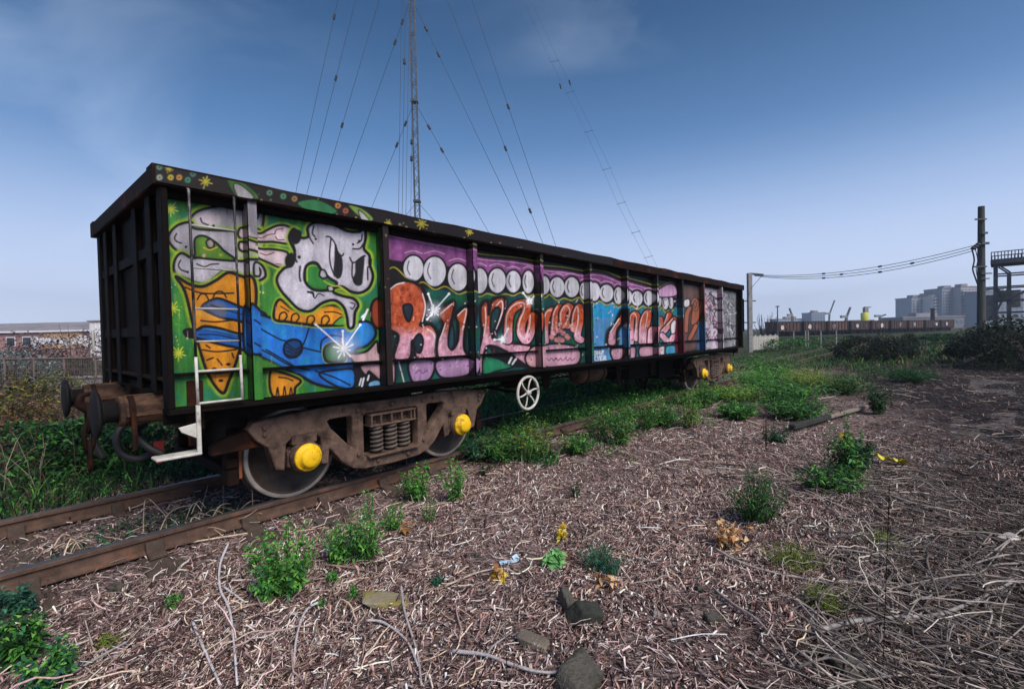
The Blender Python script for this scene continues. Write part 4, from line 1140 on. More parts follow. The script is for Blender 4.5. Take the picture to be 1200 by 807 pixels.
# lower strip of the first lettering bays
shp('H', [(98, 655), (130, 650), (132, 755), (102, 760)], (214, 160, 176), 2.0)
shp('H', [(200, 660), (316, 655), (300, 740), (220, 760)], (176, 136, 176), 2.2)
shp('H', [(332, 655), (490, 640), (488, 715), (400, 738), (340, 725)], (178, 138, 178), 2.2)
PT.line(Z('H', (230, 715), (250, 700), (262, 715), (285, 700)), (110, 70, 130), 1.3)
PT.line(Z('H', (150, 660), (175, 755)), (206, 200, 206), 1.2)
shp('H', [(525, 600), (545, 560), (560, 600), (552, 740), (528, 745)], (214, 160, 176), 2.0)
# I: third letter group
shp('I', [(66, 372), (102, 348), (108, 420), (128, 344), (190, 326), (198, 390), (170, 480), (128, 548), (230, 578), (345, 600), (362, 700), (330, 712), (205, 625), (112, 592), (82, 640), (74, 742), (44, 740), (54, 620), (74, 520), (62, 440)])
shp('I', [(122, 420), (150, 380), (172, 400), (150, 480), (120, 520)], (26, 70, 74), 2.0)
PT.line(Z('I', (150, 370), (180, 345), (184, 400), (150, 500)), HIW, 1.1); PT.line(Z('I', (88, 380), (92, 460), (80, 540)), HIW, 1.0)
PT.letter(Z('I', (215, 560), (222, 430), (262, 372), (312, 360), (318, 400), (290, 470), (290, 530), (320, 560), (345, 500), (352, 430)), rustpink, 9.5, 2.0, HIW)
shp('I', [(78, 662), (112, 650), (245, 705), (150, 735), (78, 752)], (36, 132, 92), 1.6)
shp('I', [(112, 600), (200, 640), (330, 705), (250, 712), (150, 660)], (18, 16, 20), 0)
PT.line(Z('I', (220, 690), (235, 660)), (232, 232, 236), 2.2); PT.line(Z('I', (240, 695), (258, 668)), (232, 232, 236), 2.0)
shp('I', [(310, 660), (350, 600), (410, 600), (415, 700), (340, 712)], (212, 160, 170), 1.8)
sparkle(Z('I', (335, 345))[0], Z('I', (300, 300), (360, 320)), 4); sparkle(Z('I', (185, 560))[0], Z('I', (215, 500), (140, 560)), 4)
# I: fourth bay, crowded strokes
for q in [[(425, 600), (420, 480), (440, 410), (470, 400)], [(470, 520), (480, 420), (500, 380)], [(520, 480), (520, 410), (550, 375), (570, 410), (545, 480)], [(580, 500), (590, 420), (612, 380), (615, 460), (600, 540), (620, 560)]]:
    PT.letter(Z('I', *q), rustpink, 7.6, 1.8, HIW)
for q in range(9): PT.dot(*Z('I', (RNG.uniform(440, 560), RNG.uniform(490, 565)))[0], 3.0, (206, 130, 130)); 
for q in range(14): PT.line(Z('I', (RNG.uniform(440, 600), RNG.uniform(400, 560)), (RNG.uniform(440, 600), RNG.uniform(400, 560)))[:1] + Z('I', (RNG.uniform(440, 600), RNG.uniform(430, 570))), BLK, 0.9, alpha=0.6)
shp('I', [(420, 590), (600, 600), (600, 695), (425, 710)], (208, 158, 178), 2.0)
PT.line(Z('I', *[(430 + k * 13, 668 + (8 if k % 2 else -6)) for k in range(13)]), (120, 70, 110), 1.2)
# J: fifth bay, blue, with the small white tag below
shp('J', [(172, 555), (178, 480), (215, 440), (250, 365), (262, 350), (262, 420), (232, 470), (225, 560)])
PT.line(Z('J', (190, 480), (245, 395)), HIW, 1.2)
shp('J', [(190, 590), (270, 580), (265, 640), (215, 665)], (206, 156, 176), 1.8)
for q in [[(86, 622), (86, 602), (98, 598), (102, 618), (90, 624)], [(108, 622), (110, 598), (122, 618), (124, 596)], [(148, 594), (132, 596), (131, 618), (150, 616)], [(132, 607), (146, 605)],
          [(84, 634), (84, 660)], [(98, 632), (85, 647), (100, 658)], [(106, 632), (113, 644), (120, 630)], [(113, 644), (112, 660)], [(140, 628), (126, 630), (127, 656), (142, 654)], [(127, 643), (138, 641)], [(148, 656), (149, 630), (160, 630), (160, 642), (150, 644), (164, 656)]]:
    PT.line(Z('J', *q), (228, 230, 234), 1.1, sharp=True)
# J: sixth and seventh bays
for q in [[(320, 545), (322, 400), (345, 365), (365, 400), (352, 520)], [(385, 540), (390, 420), (415, 360), (432, 365), (420, 450), (405, 545)], [(440, 540), (445, 470), (455, 460)], [(505, 400), (520, 480), (560, 370)], [(520, 480), (590, 400)], [(515, 500), (560, 540), (590, 500)]]:
    PT.letter(Z('J', *q), rustpink, 6.0, 1.6, HIW)
shp('J', [(310, 580), (350, 575), (345, 645), (318, 650)], (210, 158, 178), 1.6); shp('J', [(375, 575), (465, 570), (462, 625), (380, 635)], (210, 158, 178), 1.6)
shp('J', [(500, 575), (535, 570), (530, 625), (505, 632)], (222, 200, 206), 1.4); shp('J', [(540, 570), (605, 565), (605, 615), (542, 622)], (60, 150, 186), 1.4)
shp('J', [(570, 430), (600, 400), (608, 470), (575, 490)], (214, 204, 210), 1.2)
shp('J', [(490, 215), (560, 175), (600, 190), (605, 250), (495, 258)], (196, 150, 190), 1.4)
# J: eighth bay brown with a can shape
shp('J', [(605, 290), (655, 282), (655, 318), (605, 318)], (44, 62, 84), 1.2); shp('J', [(655, 278), (688, 272), (688, 318), (655, 320)], (214, 206, 208), 1.2)
shp('J', [(600, 430), (640, 400), (640, 620), (600, 625)], (96, 26, 44), 0)
for q in [[(668, 470), (672, 370), (690, 330)], [(712, 420), (722, 320), (740, 290), (738, 380), (715, 420)], [(690, 520), (730, 440)]]: PT.letter(Z('J', *q), (164, 96, 70), 4.4, 1.2)
PT.letter(Z('J', (705, 300), (722, 270), (742, 300), (728, 340), (712, 320)), (170, 112, 90), 1.6, 0.8)
# J: last two bays, pale with black scribble
band(825, 843, 322, 330, 411, 408, (192, 180, 192), 0.6)
band(846, 862, 330, 336, 408, 405, (132, 130, 136), 0.6)
for q in range(60):
    x, y = RNG.uniform(827, 842), RNG.uniform(330, 408)
    PT.line([(x, y), (x + RNG.normal(0, 3), y + RNG.normal(0, 4)), (x + RNG.normal(0, 3), y + RNG.normal(0, 4))], (26, 20, 30) if q % 4 else (160, 60, 110), 0.9)
for q in range(60):
    x, y = RNG.uniform(847, 861), RNG.uniform(336, 404)
    PT.line([(x, y), (x + RNG.normal(0, 2.5), y + RNG.normal(0, 4))], (30, 28, 32) if q % 3 else (206, 206, 210), 0.8)
# white highlights, dabs and scuffs over the lettering
for q in range(90):
    x = RNG.uniform(462, 800); f_ = (x - 457) / 343; y = RNG.uniform(352 - 4 * f_, 436 - 30 * f_)
    a = RNG.normal(1.9, 0.5); L_ = RNG.uniform(2, 7) * (1 - 0.5 * f_)
    PT.line([(x, y), (x + L_ * math.cos(a), y + L_ * math.sin(a))], [(232, 210, 216), (40, 16, 20), (236, 190, 170), (120, 40, 34), (20, 30, 44)][q % 5], RNG.uniform(0.6, 1.3), alpha=0.75)
for q in range(240):
    x = RNG.uniform(462, 800); PT.dot(x, RNG.uniform(350, 440 - 0.09 * (x - 457)), RNG.uniform(0.4, 1.0), [(90, 40, 60), (226, 190, 200), (60, 24, 24)][q % 3])
# overspray and wear on all painted sheets
for q in range(150):
    x = RNG.uniform(190, 860); y = RNG.uniform(240, 460)
    PT.line([(x, y), (x + RNG.normal(0, .5), y + RNG.uniform(2, 8))], (22, 18, 17), RNG.uniform(0.5, 1.1), alpha=0.35)
for q in range(70):      # rust bleeding down from the panel tops and the ledge
    x = RNG.uniform(190, 860); tp = 232 + 0.13 * (x - 190) if q % 3 else 434 - 0.09 * (x - 190) + 2
    Lr = RNG.uniform(8, 40) * (1 - 0.7 * (x - 190) / 670)
    PT.line([(x, tp), (x + 0.6, tp + Lr)], (58, 34, 25), RNG.uniform(0.8, 2.6), soft=1.2, alpha=RNG.uniform(0.2, 0.5))
for q in range(46):      # drips of paint below the outlines
    x = RNG.uniform(195, 790); y = RNG.uniform(300, 425)
    PT.line([(x, y), (x + 0.2, y + RNG.uniform(3, 12) * (1 - 0.5 * (x - 190) / 670))], [(18, 14, 16), (30, 96, 60), (200, 150, 160)][q % 3], 0.7, alpha=0.55)
# dark post with specks of paint
PT.only(2)
PT.C[PT.g == 2] = S2L((34, 20, 18))
for q in range(40): PT.dot(RNG.uniform(440, 475), RNG.uniform(270, 400), RNG.uniform(0.6, 1.3), (120, 110, 60) if q % 2 else (90, 60, 52))
# --- rim: dark red brown with stars, dots and green flame
PT.only(3)
PT.C[PT.g == 3] = S2L((24, 14, 12)) * PT.mott[PT.g == 3][:, None]
for x, y, c in ((187, 196, (92, 130, 110)), (187, 208, (150, 160, 150)), (200, 208, (206, 180, 60)), (210, 208, (210, 150, 70)), (220, 211, (60, 140, 110)), (226, 204, (70, 110, 100)), (316, 226, (90, 130, 110)), (332, 230, (80, 140, 100)), (345, 233, (150, 120, 70)), (396, 241, (196, 130, 70)), (405, 247, (170, 90, 60))):
    PT.dot(x, y, 3.2, c, soft=0.9); PT.dot(x, y, 1.2, (30, 20, 18))
for x, y in ((241, 213), (371, 239), (494, 262), (455, 262), (550, 272), (198, 198)): PT.star(x, y, 8 if x in (241, 371, 494) else 4.5, (188, 176, 60), 8, 1.0)
for q in range(110):
    x = RNG.uniform(300, 760); PT.dot(x, 197 + 0.21 * (x - 180) + RNG.uniform(2, 16), RNG.uniform(0.5, 1.3), [(150, 110, 66), (160, 140, 80), (120, 80, 60), (110, 120, 90)][q % 4])
PT.fill([(266, 212), (274, 209), (292, 218), (304, 232), (290, 234), (276, 230)], (70, 120, 44), 1.6)
PT.fill([(274, 216), (284, 218), (298, 232), (280, 232)], (168, 164, 166), 1.2)
PT.fill([(348, 238), (372, 234), (396, 248), (372, 252)], (44, 112, 66), 1.2); PT.fill([(408, 240), (424, 244), (438, 256), (430, 260), (416, 250)], (120, 150, 66), 1.4); PT.fill([(420, 246), (430, 254), (434, 262), (424, 258)], (170, 170, 166), 1.0)
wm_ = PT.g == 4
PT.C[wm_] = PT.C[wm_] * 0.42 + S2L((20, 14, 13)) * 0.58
for me, s_, n_ in jobs:
    a = me.color_attributes.new('Col', 'FLOAT_COLOR', 'POINT')
    c4 = np.ones((n_, 4), np.float32); c4[:, :3] = np.clip(PT.C[s_], 0, 1)
    a.data.foreach_set('color', c4.ravel())

# ------------------------------------------------------------------ litter: dry stems, chips, twigs
def sticks(n, cen, heading, length, radius, curve, pitch, K, sides, colors, flat=1.0, zoff=None, taper=0.6):
    """n curved stems as one vertex array; all inputs arrays of n"""
    tt = np.linspace(-0.5, 0.5, K)[None, :]
    L_ = length[:, None]
    ang = heading[:, None] + curve[:, None] * tt
    dx = np.cos(ang); dy = np.sin(ang)
    st = L_ / (K - 1)
    px_ = np.cumsum(dx * st, 1); py_ = np.cumsum(dy * st, 1)
    px_ = px_ - px_.mean(1, keepdims=True) + cen[:, 0:1]; py_ = py_ - py_.mean(1, keepdims=True) + cen[:, 1:2]
    wob = RNG.normal(0, 1, (n, K)) * (length[:, None] * 0.03)
    pz = np.tan(pitch)[:, None] * tt * L_ + wob * 0.5
    lift = -np.minimum(pz.min(1), 0) * 0.6
    pz = pz + (lift + (zoff if zoff is not None else 0))[:, None] + ground_h(px_, py_)
    px_ = px_ + wob * 0.8 * -dy; py_ = py_ + wob * 0.8 * dx
    rr = radius[:, None] * (1 - taper * np.abs(tt * 2) ** 2 * 0.5)
    roll = RNG.uniform(0, 6.28, n)[:, None]
    V = np.zeros((n, K, sides, 3))
    for k in range(sides):
        a = 2 * math.pi * k / sides + roll
        ca, sa = np.cos(a) * rr, np.sin(a) * rr * flat
        V[:, :, k, 0] = px_ - dy * ca; V[:, :, k, 1] = py_ + dx * ca; V[:, :, k, 2] = pz + sa
    idx = np.arange(n * K * sides).reshape(n, K, sides)
    q = np.stack([idx[:, :-1, :], np.roll(idx, -1, 2)[:, :-1, :], np.roll(idx, -1, 2)[:, 1:, :], idx[:, 1:, :]], -1).reshape(-1, 4)
    C = np.repeat(colors, K * sides, 0)
    return V.reshape(-1, 3), q, C

def join(parts):
    V, F, C, o = [], [], [], 0
    for v, f, c in parts:
        V.append(v); F.append(f + o); C.append(c); o += len(v)
    return np.concatenate(V), np.concatenate(F), np.concatenate(C)

def palette(n, cols, jit=0.12, gain=1.0):
    cols = S2L(np.array(cols)) * gain; k = RNG.integers(0, len(cols), n)
    return np.clip(cols[k] * (1 + RNG.normal(0, jit, (n, 1))), 0.004, 0.9)

def sample_fan(n, r0, r1, a0, a1, pw):
    """points on the ground spread over a fan in front of the camera, denser close by"""
    u = RNG.uniform(0, 1, n)
    r = (r0 ** pw + u * (r1 ** pw - r0 ** pw)) ** (1 / pw)
    a = RNG.uniform(a0, a1, n)
    return np.stack([r * np.sin(a), r * np.cos(a)], 1)
def trackD(P): return P[:, 0] * NV.x + P[:, 1] * NV.y
def trackS(P): return P[:, 0] * DV.x + P[:, 1] * DV.y

BROWNS = [(170, 140, 136), (142, 114, 111), (112, 88, 86), (196, 170, 166), (84, 65, 64), (216, 196, 192), (156, 122, 110), (128, 102, 100), (64, 49, 49)]
PALES = [(208, 190, 178), (214, 198, 186), (176, 156, 140), (156, 134, 120), (206, 184, 160)]
GREYS = [(112, 102, 98), (138, 128, 122), (88, 79, 76), (162, 152, 144), (64, 57, 55), (124, 112, 104)]
REDS = [(120, 88, 80), (96, 70, 66), (142, 106, 96), (74, 54, 52), (164, 130, 120)]
parts = []
def litter(P, cols, l0, l1, r0, r1, K, sides, curve=0.7, pit=0.12, flat=1.0, z=0.008, dens=None):
    if dens is not None: P = P[RNG.uniform(0, 1, len(P)) < dens(P)]
    n = len(P)
    L_ = np.exp(RNG.uniform(math.log(l0), math.log(l1), n))
    R0 = RNG.uniform(r0, r1, n)
    flow = 3.0 * fbm(P[:, 0] * 0.5, P[:, 1] * 0.5, 44)      # drifts: neighbours lie roughly the same way
    head = flow + RNG.normal(0, 0.75, n)
    parts.append(sticks(n, P, head, L_, R0, RNG.normal(0, curve, n), RNG.normal(0, pit, n), K, sides, palette(n, cols, 0.34, 1.12) * (1 - 0.42 * np.clip((P[:, 0] - 0.55 * P[:, 1] - 0.6) / 1.6, 0, 1))[:, None], flat, RNG.exponential(z, n)))  # litter colour darkened by position, more towards the right
def off_track(P):
    D = trackD(P); d = np.ones(len(P))
    d[(np.abs(D - DC) < 1.3)] = 0.35
    d[(D > DC + 1.4)] = 0.25
    patch = fbm(P[:, 0] * 0.8, P[:, 1] * 0.8, 77)
    big = fbm(P[:, 0] * 0.35 + 7, P[:, 1] * 0.35, 31)
    return d * np.clip(0.72 + (patch - 0.36) * 2.8 + (big - 0.5) * 1.0, 0.30, 1)
def right_side(P):
    q = np.clip((P[:, 0] - 0.62 * P[:, 1] + 0.3) / 1.0, 0, 1)
    return q * np.clip(1.3 - P[:, 1] / 8, 0.25, 1)
def left_side(P):
    return np.clip((0.2 - P[:, 0]) / 1.2, 0.05, 1) * off_track(P)
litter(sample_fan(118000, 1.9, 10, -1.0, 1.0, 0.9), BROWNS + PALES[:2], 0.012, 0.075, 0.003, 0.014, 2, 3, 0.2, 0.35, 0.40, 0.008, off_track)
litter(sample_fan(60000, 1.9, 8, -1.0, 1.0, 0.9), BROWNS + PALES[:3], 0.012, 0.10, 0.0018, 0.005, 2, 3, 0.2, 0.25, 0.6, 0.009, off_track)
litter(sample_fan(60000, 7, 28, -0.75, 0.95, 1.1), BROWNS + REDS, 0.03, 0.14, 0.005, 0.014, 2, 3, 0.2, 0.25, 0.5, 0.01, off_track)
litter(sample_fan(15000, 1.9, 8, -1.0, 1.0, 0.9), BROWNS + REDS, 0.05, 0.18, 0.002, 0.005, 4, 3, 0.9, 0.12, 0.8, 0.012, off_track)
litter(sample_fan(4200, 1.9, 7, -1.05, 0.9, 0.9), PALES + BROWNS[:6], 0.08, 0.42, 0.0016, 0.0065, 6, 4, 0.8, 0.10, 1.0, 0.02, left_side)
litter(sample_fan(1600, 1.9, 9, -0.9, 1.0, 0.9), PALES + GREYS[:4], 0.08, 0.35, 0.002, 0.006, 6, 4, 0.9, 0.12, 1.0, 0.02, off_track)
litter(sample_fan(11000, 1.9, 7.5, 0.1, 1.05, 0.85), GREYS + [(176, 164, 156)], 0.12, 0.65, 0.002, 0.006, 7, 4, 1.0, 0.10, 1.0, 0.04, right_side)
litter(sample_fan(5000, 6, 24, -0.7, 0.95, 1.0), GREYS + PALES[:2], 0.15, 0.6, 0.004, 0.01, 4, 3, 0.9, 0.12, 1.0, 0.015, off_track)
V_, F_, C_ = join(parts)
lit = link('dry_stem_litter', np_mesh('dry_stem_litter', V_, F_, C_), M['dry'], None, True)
tag(lit, 'dry brown stems, chips and twigs strewn over the ground', 'litter', None, 'stuff')

# larger single sticks and stalks that stand out
def stalk(px_pts, r, col, label, group=None, name='dry_stalk', lift=0.03, hs=None):
    pts = []
    for j, q in enumerate(px_pts):
        g0 = gnd(*q); g0.z = float(ground_h(np.array([g0.x]), np.array([g0.y]))[0]) + lift + (hs[j] if hs else 0)
        pts.append(tuple(g0))
    P = Painter.smooth(pts, False, 5)
    b = MB(); n = len(P)
    b.tube([Vector(q) for q in P], [r * (1.0 - 0.45 * k / n) * RNG.uniform(0.88, 1.12) for k in range(n)], 7)
    o = bpy.data.objects.new(name, b.mesh(name)); COL.objects.link(o)
    c = np.tile(S2L(col), (len(o.data.vertices), 1)) * RNG.uniform(0.85, 1.1, (len(o.data.vertices), 1))
    a = o.data.color_attributes.new('Col', 'FLOAT_COLOR', 'POINT'); c4 = np.ones((len(c), 4), np.float32); c4[:, :3] = c; a.data.foreach_set('color', c4.ravel())
    o.data.materials.append(M['dry']); o.data.polygons.foreach_set('use_smooth', np.ones(len(o.data.polygons), bool))
    # origin at the base
    ctr = Vector(pts[0]); o.data.transform(Matrix.Translation(-ctr)); o.location = ctr
    return tag(o, label, 'stalk', group)
WH = (204, 200, 204)
stalk([(268, 636), (258, 660), (258, 690), (270, 720), (278, 800)], 0.010, WH, 'long white bent stalk lying from the rail down past the green weeds')
stalk([(262, 688), (285, 704)], 0.008, WH, 'short white twig forking off the long white stalk')
stalk([(226, 730), (240, 760), (258, 800)], 0.009, WH, 'short straight white stalk beside the long bent one')
stalk([(382, 702), (360, 715), (348, 745), (342, 800)], 0.010, (190, 180, 184), 'pale curved stalk below the biggest green weed')
stalk([(470, 690), (474, 720), (488, 760), (494, 800)], 0.009, (170, 160, 160), 'pale stalk crossing the mossy yellow stone')
stalk([(430, 728), (450, 732), (476, 750), (490, 778)], 0.009, (180, 172, 174), 'grey arched stalk joining the stalk by the mossy stone')
stalk([(380, 662), (410, 666), (440, 674), (470, 682)], 0.008, (150, 130, 120), 'brown straight stem running away from the paired green weeds')
stalk([(522, 690), (560, 676), (590, 672), (604, 676)], 0.008, (186, 172, 160), 'pale stem running towards the orange leaf')
stalk([(530, 762), (570, 768), (600, 780), (640, 790), (690, 786)], 0.012, (170, 164, 166), 'thick grey twig curving in front of the broken brick')
stalk([(570, 772), (576, 760), (592, 748), (600, 742)], 0.007, (150, 144, 146), 'thin arched twig rising beside the broken brick')
stalk([(160, 652), (200, 640), (240, 633), (290, 625)], 0.010, (206, 186, 160), 'straw-coloured straight stem lying along the near rail')
stalk([(80, 790), (110, 772), (150, 750)], 0.010, (150, 146, 150), 'grey straight stem leading to the leafy weeds in the corner')
for q in ([(168, 625), (172, 596), (196, 610)], [(180, 640), (196, 618), (212, 594)], [(222, 628), (228, 618), (262, 630)], [(195, 612), (198, 640), (216, 622)], [(232, 612), (244, 580)], [(262, 600), (262, 580)], [(345, 566), (352, 585), (372, 560)], [(476, 540), (478, 556), (483, 580)]):
    stalk(q, 0.006, (200, 176, 150), 'straw-coloured broken stalk standing up against the near rail', 'broken straws at the near rail', lift=0.02, hs=[0, 0.10, 0.02][:len(q)])
for q in range(26):
    px, py = RNG.uniform(20, 300), 0; py = 662 - 0.237 * (px - 12) + RNG.uniform(-14, 14)
    a = RNG.uniform(-0.9, 0.5); Lp = RNG.uniform(14, 52)
    stalk([(px, py), (px + Lp * 0.5 * math.cos(a), py + Lp * 0.3 * math.sin(a) + RNG.normal(0, 3)), (px + Lp * math.cos(a), py + Lp * 0.6 * math.sin(a))], RNG.uniform(0.003, 0.006), [(200, 176, 150), (176, 150, 126), (214, 194, 170)][q % 3],
          'loose pale straw lying over the near rail', 'loose straws over the near rail', lift=0.03, hs=[0, RNG.uniform(0.02, 0.16), RNG.uniform(0, 0.12)])
# heap of long grey twigs on the right
for k in range(84):
    cx, cy = RNG.uniform(960, 1190), RNG.uniform(640, 800)
    a = RNG.uniform(0, math.pi); Lp = RNG.uniform(60, 170)
    dx, dy = math.cos(a) * Lp, math.sin(a) * Lp * 0.55
    b0, b1 = (cx - dx / 2, min(800, max(620, cy - dy / 2))), (cx + dx / 2, min(806, max(620, cy + dy / 2)))
    mid = ((b0[0] + b1[0]) / 2 + RNG.normal(0, 9), (b0[1] + b1[1]) / 2 + RNG.normal(0, 7))
    h = RNG.uniform(0.01, 0.09)
    stalk([b0, ((b0[0] + mid[0]) / 2 + RNG.normal(0, 4), (b0[1] + mid[1]) / 2 + RNG.normal(0, 3)), mid, b1], RNG.uniform(0.004, 0.0085), [(132, 123, 118), (156, 146, 140), (112, 103, 98), (88, 80, 76)][k % 4],
          'long thin grey twig in the tangled heap of fallen twigs', 'grey twigs of the heap', name='grey_twig', lift=0.02, hs=[0, h, h * 1.2, h * 0.3])
stalk([(958, 752), (1000, 742), (1050, 738), (1110, 728), (1190, 700)], 0.016, (150, 146, 146), 'thickest grey branch lying across the twig heap', name='fallen_branch', lift=0.06)
stalk([(975, 620), (972, 634), (985, 648), (1010, 668), (1040, 700)], 0.009, (180, 172, 166), 'pale hooked twig sticking out at the back of the twig heap', name='fallen_branch', lift=0.04)
stalk([(838, 646), (870, 662), (910, 675), (970, 690), (1000, 712)], 0.010, (166, 158, 150), 'long pale twig lying below the tan dead leaves', name='fallen_branch', lift=0.03)
stalk([(838, 696), (860, 715), (890, 735), (930, 790)], 0.009, (150, 142, 138), 'brown twig slanting down below the long pale one', name='fallen_branch', lift=0.03)

# ------------------------------------------------------------------ plants
def leaves(base, dirs, length, width, cols, droop=0.35, fold=0.25):
    """leaf blades: base (n,3), dirs (n,3) unit, 4 triangles each folded along the midrib"""
    n = len(base)
    up = np.array([0, 0, 1.0])[None]
    side = np.cross(dirs, up); ln = np.linalg.norm(side, axis=1, keepdims=True); side = np.where(ln > 1e-3, side / np.maximum(ln, 1e-3), np.array([[1.0, 0, 0]]))
    tw = RNG.normal(0, 0.5, (n, 1)); nrm = np.cross(side, dirs); side = side * np.cos(tw) + nrm * np.sin(tw); nrm = np.cross(side, dirs)
    L_, W_ = length[:, None], width[:, None]
    mid = base + dirs * L_ * 0.5 + nrm * L_ * 0.05
    tip = base + dirs * L_ - up * L_ * droop
    l = base + dirs * L_ * 0.42 + side * W_ * 0.5 + nrm * W_ * fold; r = base + dirs * L_ * 0.42 - side * W_ * 0.5 + nrm * W_ * fold
    V = np.stack([base, l, mid, r, tip], 1).reshape(-1, 3)
    o = (np.arange(n) * 5)[:, None]
    F = np.concatenate([o + np.array([[0, 1, 2]]), o + np.array([[0, 2, 3]]), o + np.array([[1, 4, 2]]), o + np.array([[2, 4, 3]])])
    return V, F, np.repeat(cols, 5, 0)

def rand_dirs(n, up=0.3):
    a = RNG.uniform(0, 2 * math.pi, n); z = RNG.normal(up, 0.35, n)
    d = np.stack([np.cos(a), np.sin(a), z], 1)
    return d / np.linalg.norm(d, axis=1, keepdims=True)

def blades(P, height, width, lean, cols):
    """grass blades: 2 quads + tip as triangles"""
    n = len(P); a = RNG.uniform(0, 2 * math.pi, n); ca, sa = np.cos(a), np.sin(a)
    b = RNG.uniform(0, 2 * math.pi, n); ox, oy = np.cos(b), np.sin(b)
    rows = []
    for t_, wv in ((0.0, 1.0), (0.45, 0.85), (0.8, 0.5)):
        cx = P[:, 0] + ca * lean * height * t_ ** 2; cy = P[:, 1] + sa * lean * height * t_ ** 2; cz = P[:, 2] + height * t_ * (1 - 0.25 * lean * t_)
        for s_ in (-1, 1): rows.append(np.stack([cx + s_ * ox * width * wv / 2, cy + s_ * oy * width * wv / 2, cz], 1))
    rows.append(np.stack([P[:, 0] + ca * lean * height, P[:, 1] + sa * lean * height, P[:, 2] + height * (1 - 0.3 * lean)], 1))
    V = np.stack(rows, 1).reshape(-1, 3); o = (np.arange(n) * 7)[:, None]
    F = np.concatenate([o + np.array([[q]]).reshape(1, 3) for q in ((0, 1, 3), (0, 3, 2), (2, 3, 5), (2, 5, 4), (4, 5, 6))])
    return V, F, np.repeat(cols, 7, 0)

def weed_mesh(name, h, spread, nst, leaf, cols, lpd=26, wide=0.45, up=0.25, bushy=0.3, stemcol=(70, 92, 44)):
    """upright branching weed; returns mesh at origin"""
    LB, LD_, LL, LC = [], [], [], []
    sv, sf, scl = [], [], []
    base = 0
    for k in range(nst):
        a = RNG.uniform(0, 2 * math.pi); r = spread * math.sqrt(RNG.uniform(0, 1))
        hh = h * RNG.uniform(0.55, 1.05) * (1 - 0.35 * r / spread)
        tipp = np.array([r * math.cos(a), r * math.sin(a), hh])
        n = max(6, int(1.6 * lpd * hh / h))
        t_ = RNG.uniform(0.08, 1.0, n) ** 0.8
        st0 = tipp * np.array([0.35, 0.35, 0])
        P = st0[None] + (tipp - st0)[None] * t_[:, None]
        P[:, :2] = st0[:2] + (tipp - st0)[:2] * (t_ ** 1.5)[:, None]
        P += RNG.normal(0, spread * bushy * 0.25, P.shape) * np.array([1, 1, 0.4])
        P[:, 2] = np.maximum(P[:, 2], 0.01)
        LB.append(P); LD_.append(rand_dirs(n, up)); LL.append(leaf * RNG.uniform(0.55, 1.15, n) * (1.15 - 0.45 * t_)); LC.append(palette(n, cols, 0.2))
        # stem as a thin three-sided tube
        for q in range(4):
            tt = q / 3; c = st0 + (tipp - st0) * np.array([tt ** 1.5, tt ** 1.5, tt])
            for j in range(3): sv.append(c + 0.004 * (1.2 - tt) * np.array([math.cos(j * 2.09), math.sin(j * 2.09), 0]))
        for q in range(3):
            for j in range(3):
                a0, a1, b0, b1 = base + q * 3 + j, base + q * 3 + (j + 1) % 3, base + (q + 1) * 3 + j, base + (q + 1) * 3 + (j + 1) % 3
                sf += [(a0, a1, b1), (a0, b1, b0)]
        base += 12
    LB = np.concatenate(LB); LL = np.concatenate(LL)
    lv = leaves(LB, np.concatenate(LD_), LL, LL * wide, np.concatenate(LC))
    sv = np.array(sv); 
    V, F, C = join([lv, (sv, np.array(sf), np.tile(S2L(stemcol), (len(sv), 1)))])
    return np_mesh(name, V, F, C)

GREENS = [(74, 132, 54), (96, 158, 66), (54, 110, 48), (120, 176, 78), (62, 124, 70)]
DGREEN = [(30, 62, 34), (40, 80, 42), (24, 52, 30), (52, 94, 46)]
TEAL = [(44, 88, 72), (58, 108, 84), (34, 74, 62), (70, 118, 92)]
YGREEN = [(110, 136, 58), (132, 150, 66), (92, 120, 50), (148, 150, 72)]
TAN = [(190, 140, 92), (206, 164, 116), (160, 108, 66), (214, 182, 140)]
YEL = [(226, 196, 60), (208, 170, 40), (216, 200, 96)]
def put(name, me, px, py, label, cat, group=None, dz=0.0, rz=None, m='leaf', scale=1.0):
    o = link(name, me, M[m])
    g0 = gnd(px, py); g0.z = float(ground_h(np.array([g0.x]), np.array([g0.y]))[0]) + dz
    o.location = g0; o.rotation_euler = (0, 0, RNG.uniform(0, 6.28) if rz is None else rz); o.scale = (scale,) * 3
    return tag(o, label, cat, group)
def m_per_px(px, py): g0 = gnd(px, py); return g0.y / FPX
def weed(px, py, wpx, hpx, cols, label, nst=None, leaf=None, name='leafy_weed', cat='plant', group=None, wide=0.45, up=0.25, lpd=26, bushy=0.3):
    k = m_per_px(px, py); w_, h_ = wpx * k * 1.08, hpx * k * 1.32
    nst = int(1.35 * (nst or max(5, int(60 * w_ * 1.2))))
    return put(name, weed_mesh(name, h_, w_ / 2, nst, leaf or 0.06, cols, lpd, wide * RNG.uniform(0.7, 1.15), up, bushy), px, py, label, cat, group)
weed(335, 692, 84, 74, GREENS, 'largest bright green leafy weed in front of the near wheel', 26, 0.062, lpd=32)
weed(312, 700, 40, 26, GREENS, 'low green shoot at the foot of the largest weed', 9, 0.05)
weed(398, 656, 52, 44, GREENS, 'bushy green weed growing against the taller one by the rail', 16, 0.055)
weed(430, 654, 56, 66, GREENS, 'tall bright green weed paired with a bushier one near the rail', 18, 0.055, lpd=32)
weed(461, 622, 32, 34, GREENS, 'slim yellowish green weed beside the pale dead leaf', 8, 0.05)
weed(502, 614, 20, 30, GREENS, 'small upright green weed standing alone below the rail joint', 5, 0.045)
weed(489, 586, 50, 38, GREENS, 'rounded green weed with a yellow leaf at the near rail', 16, 0.06)
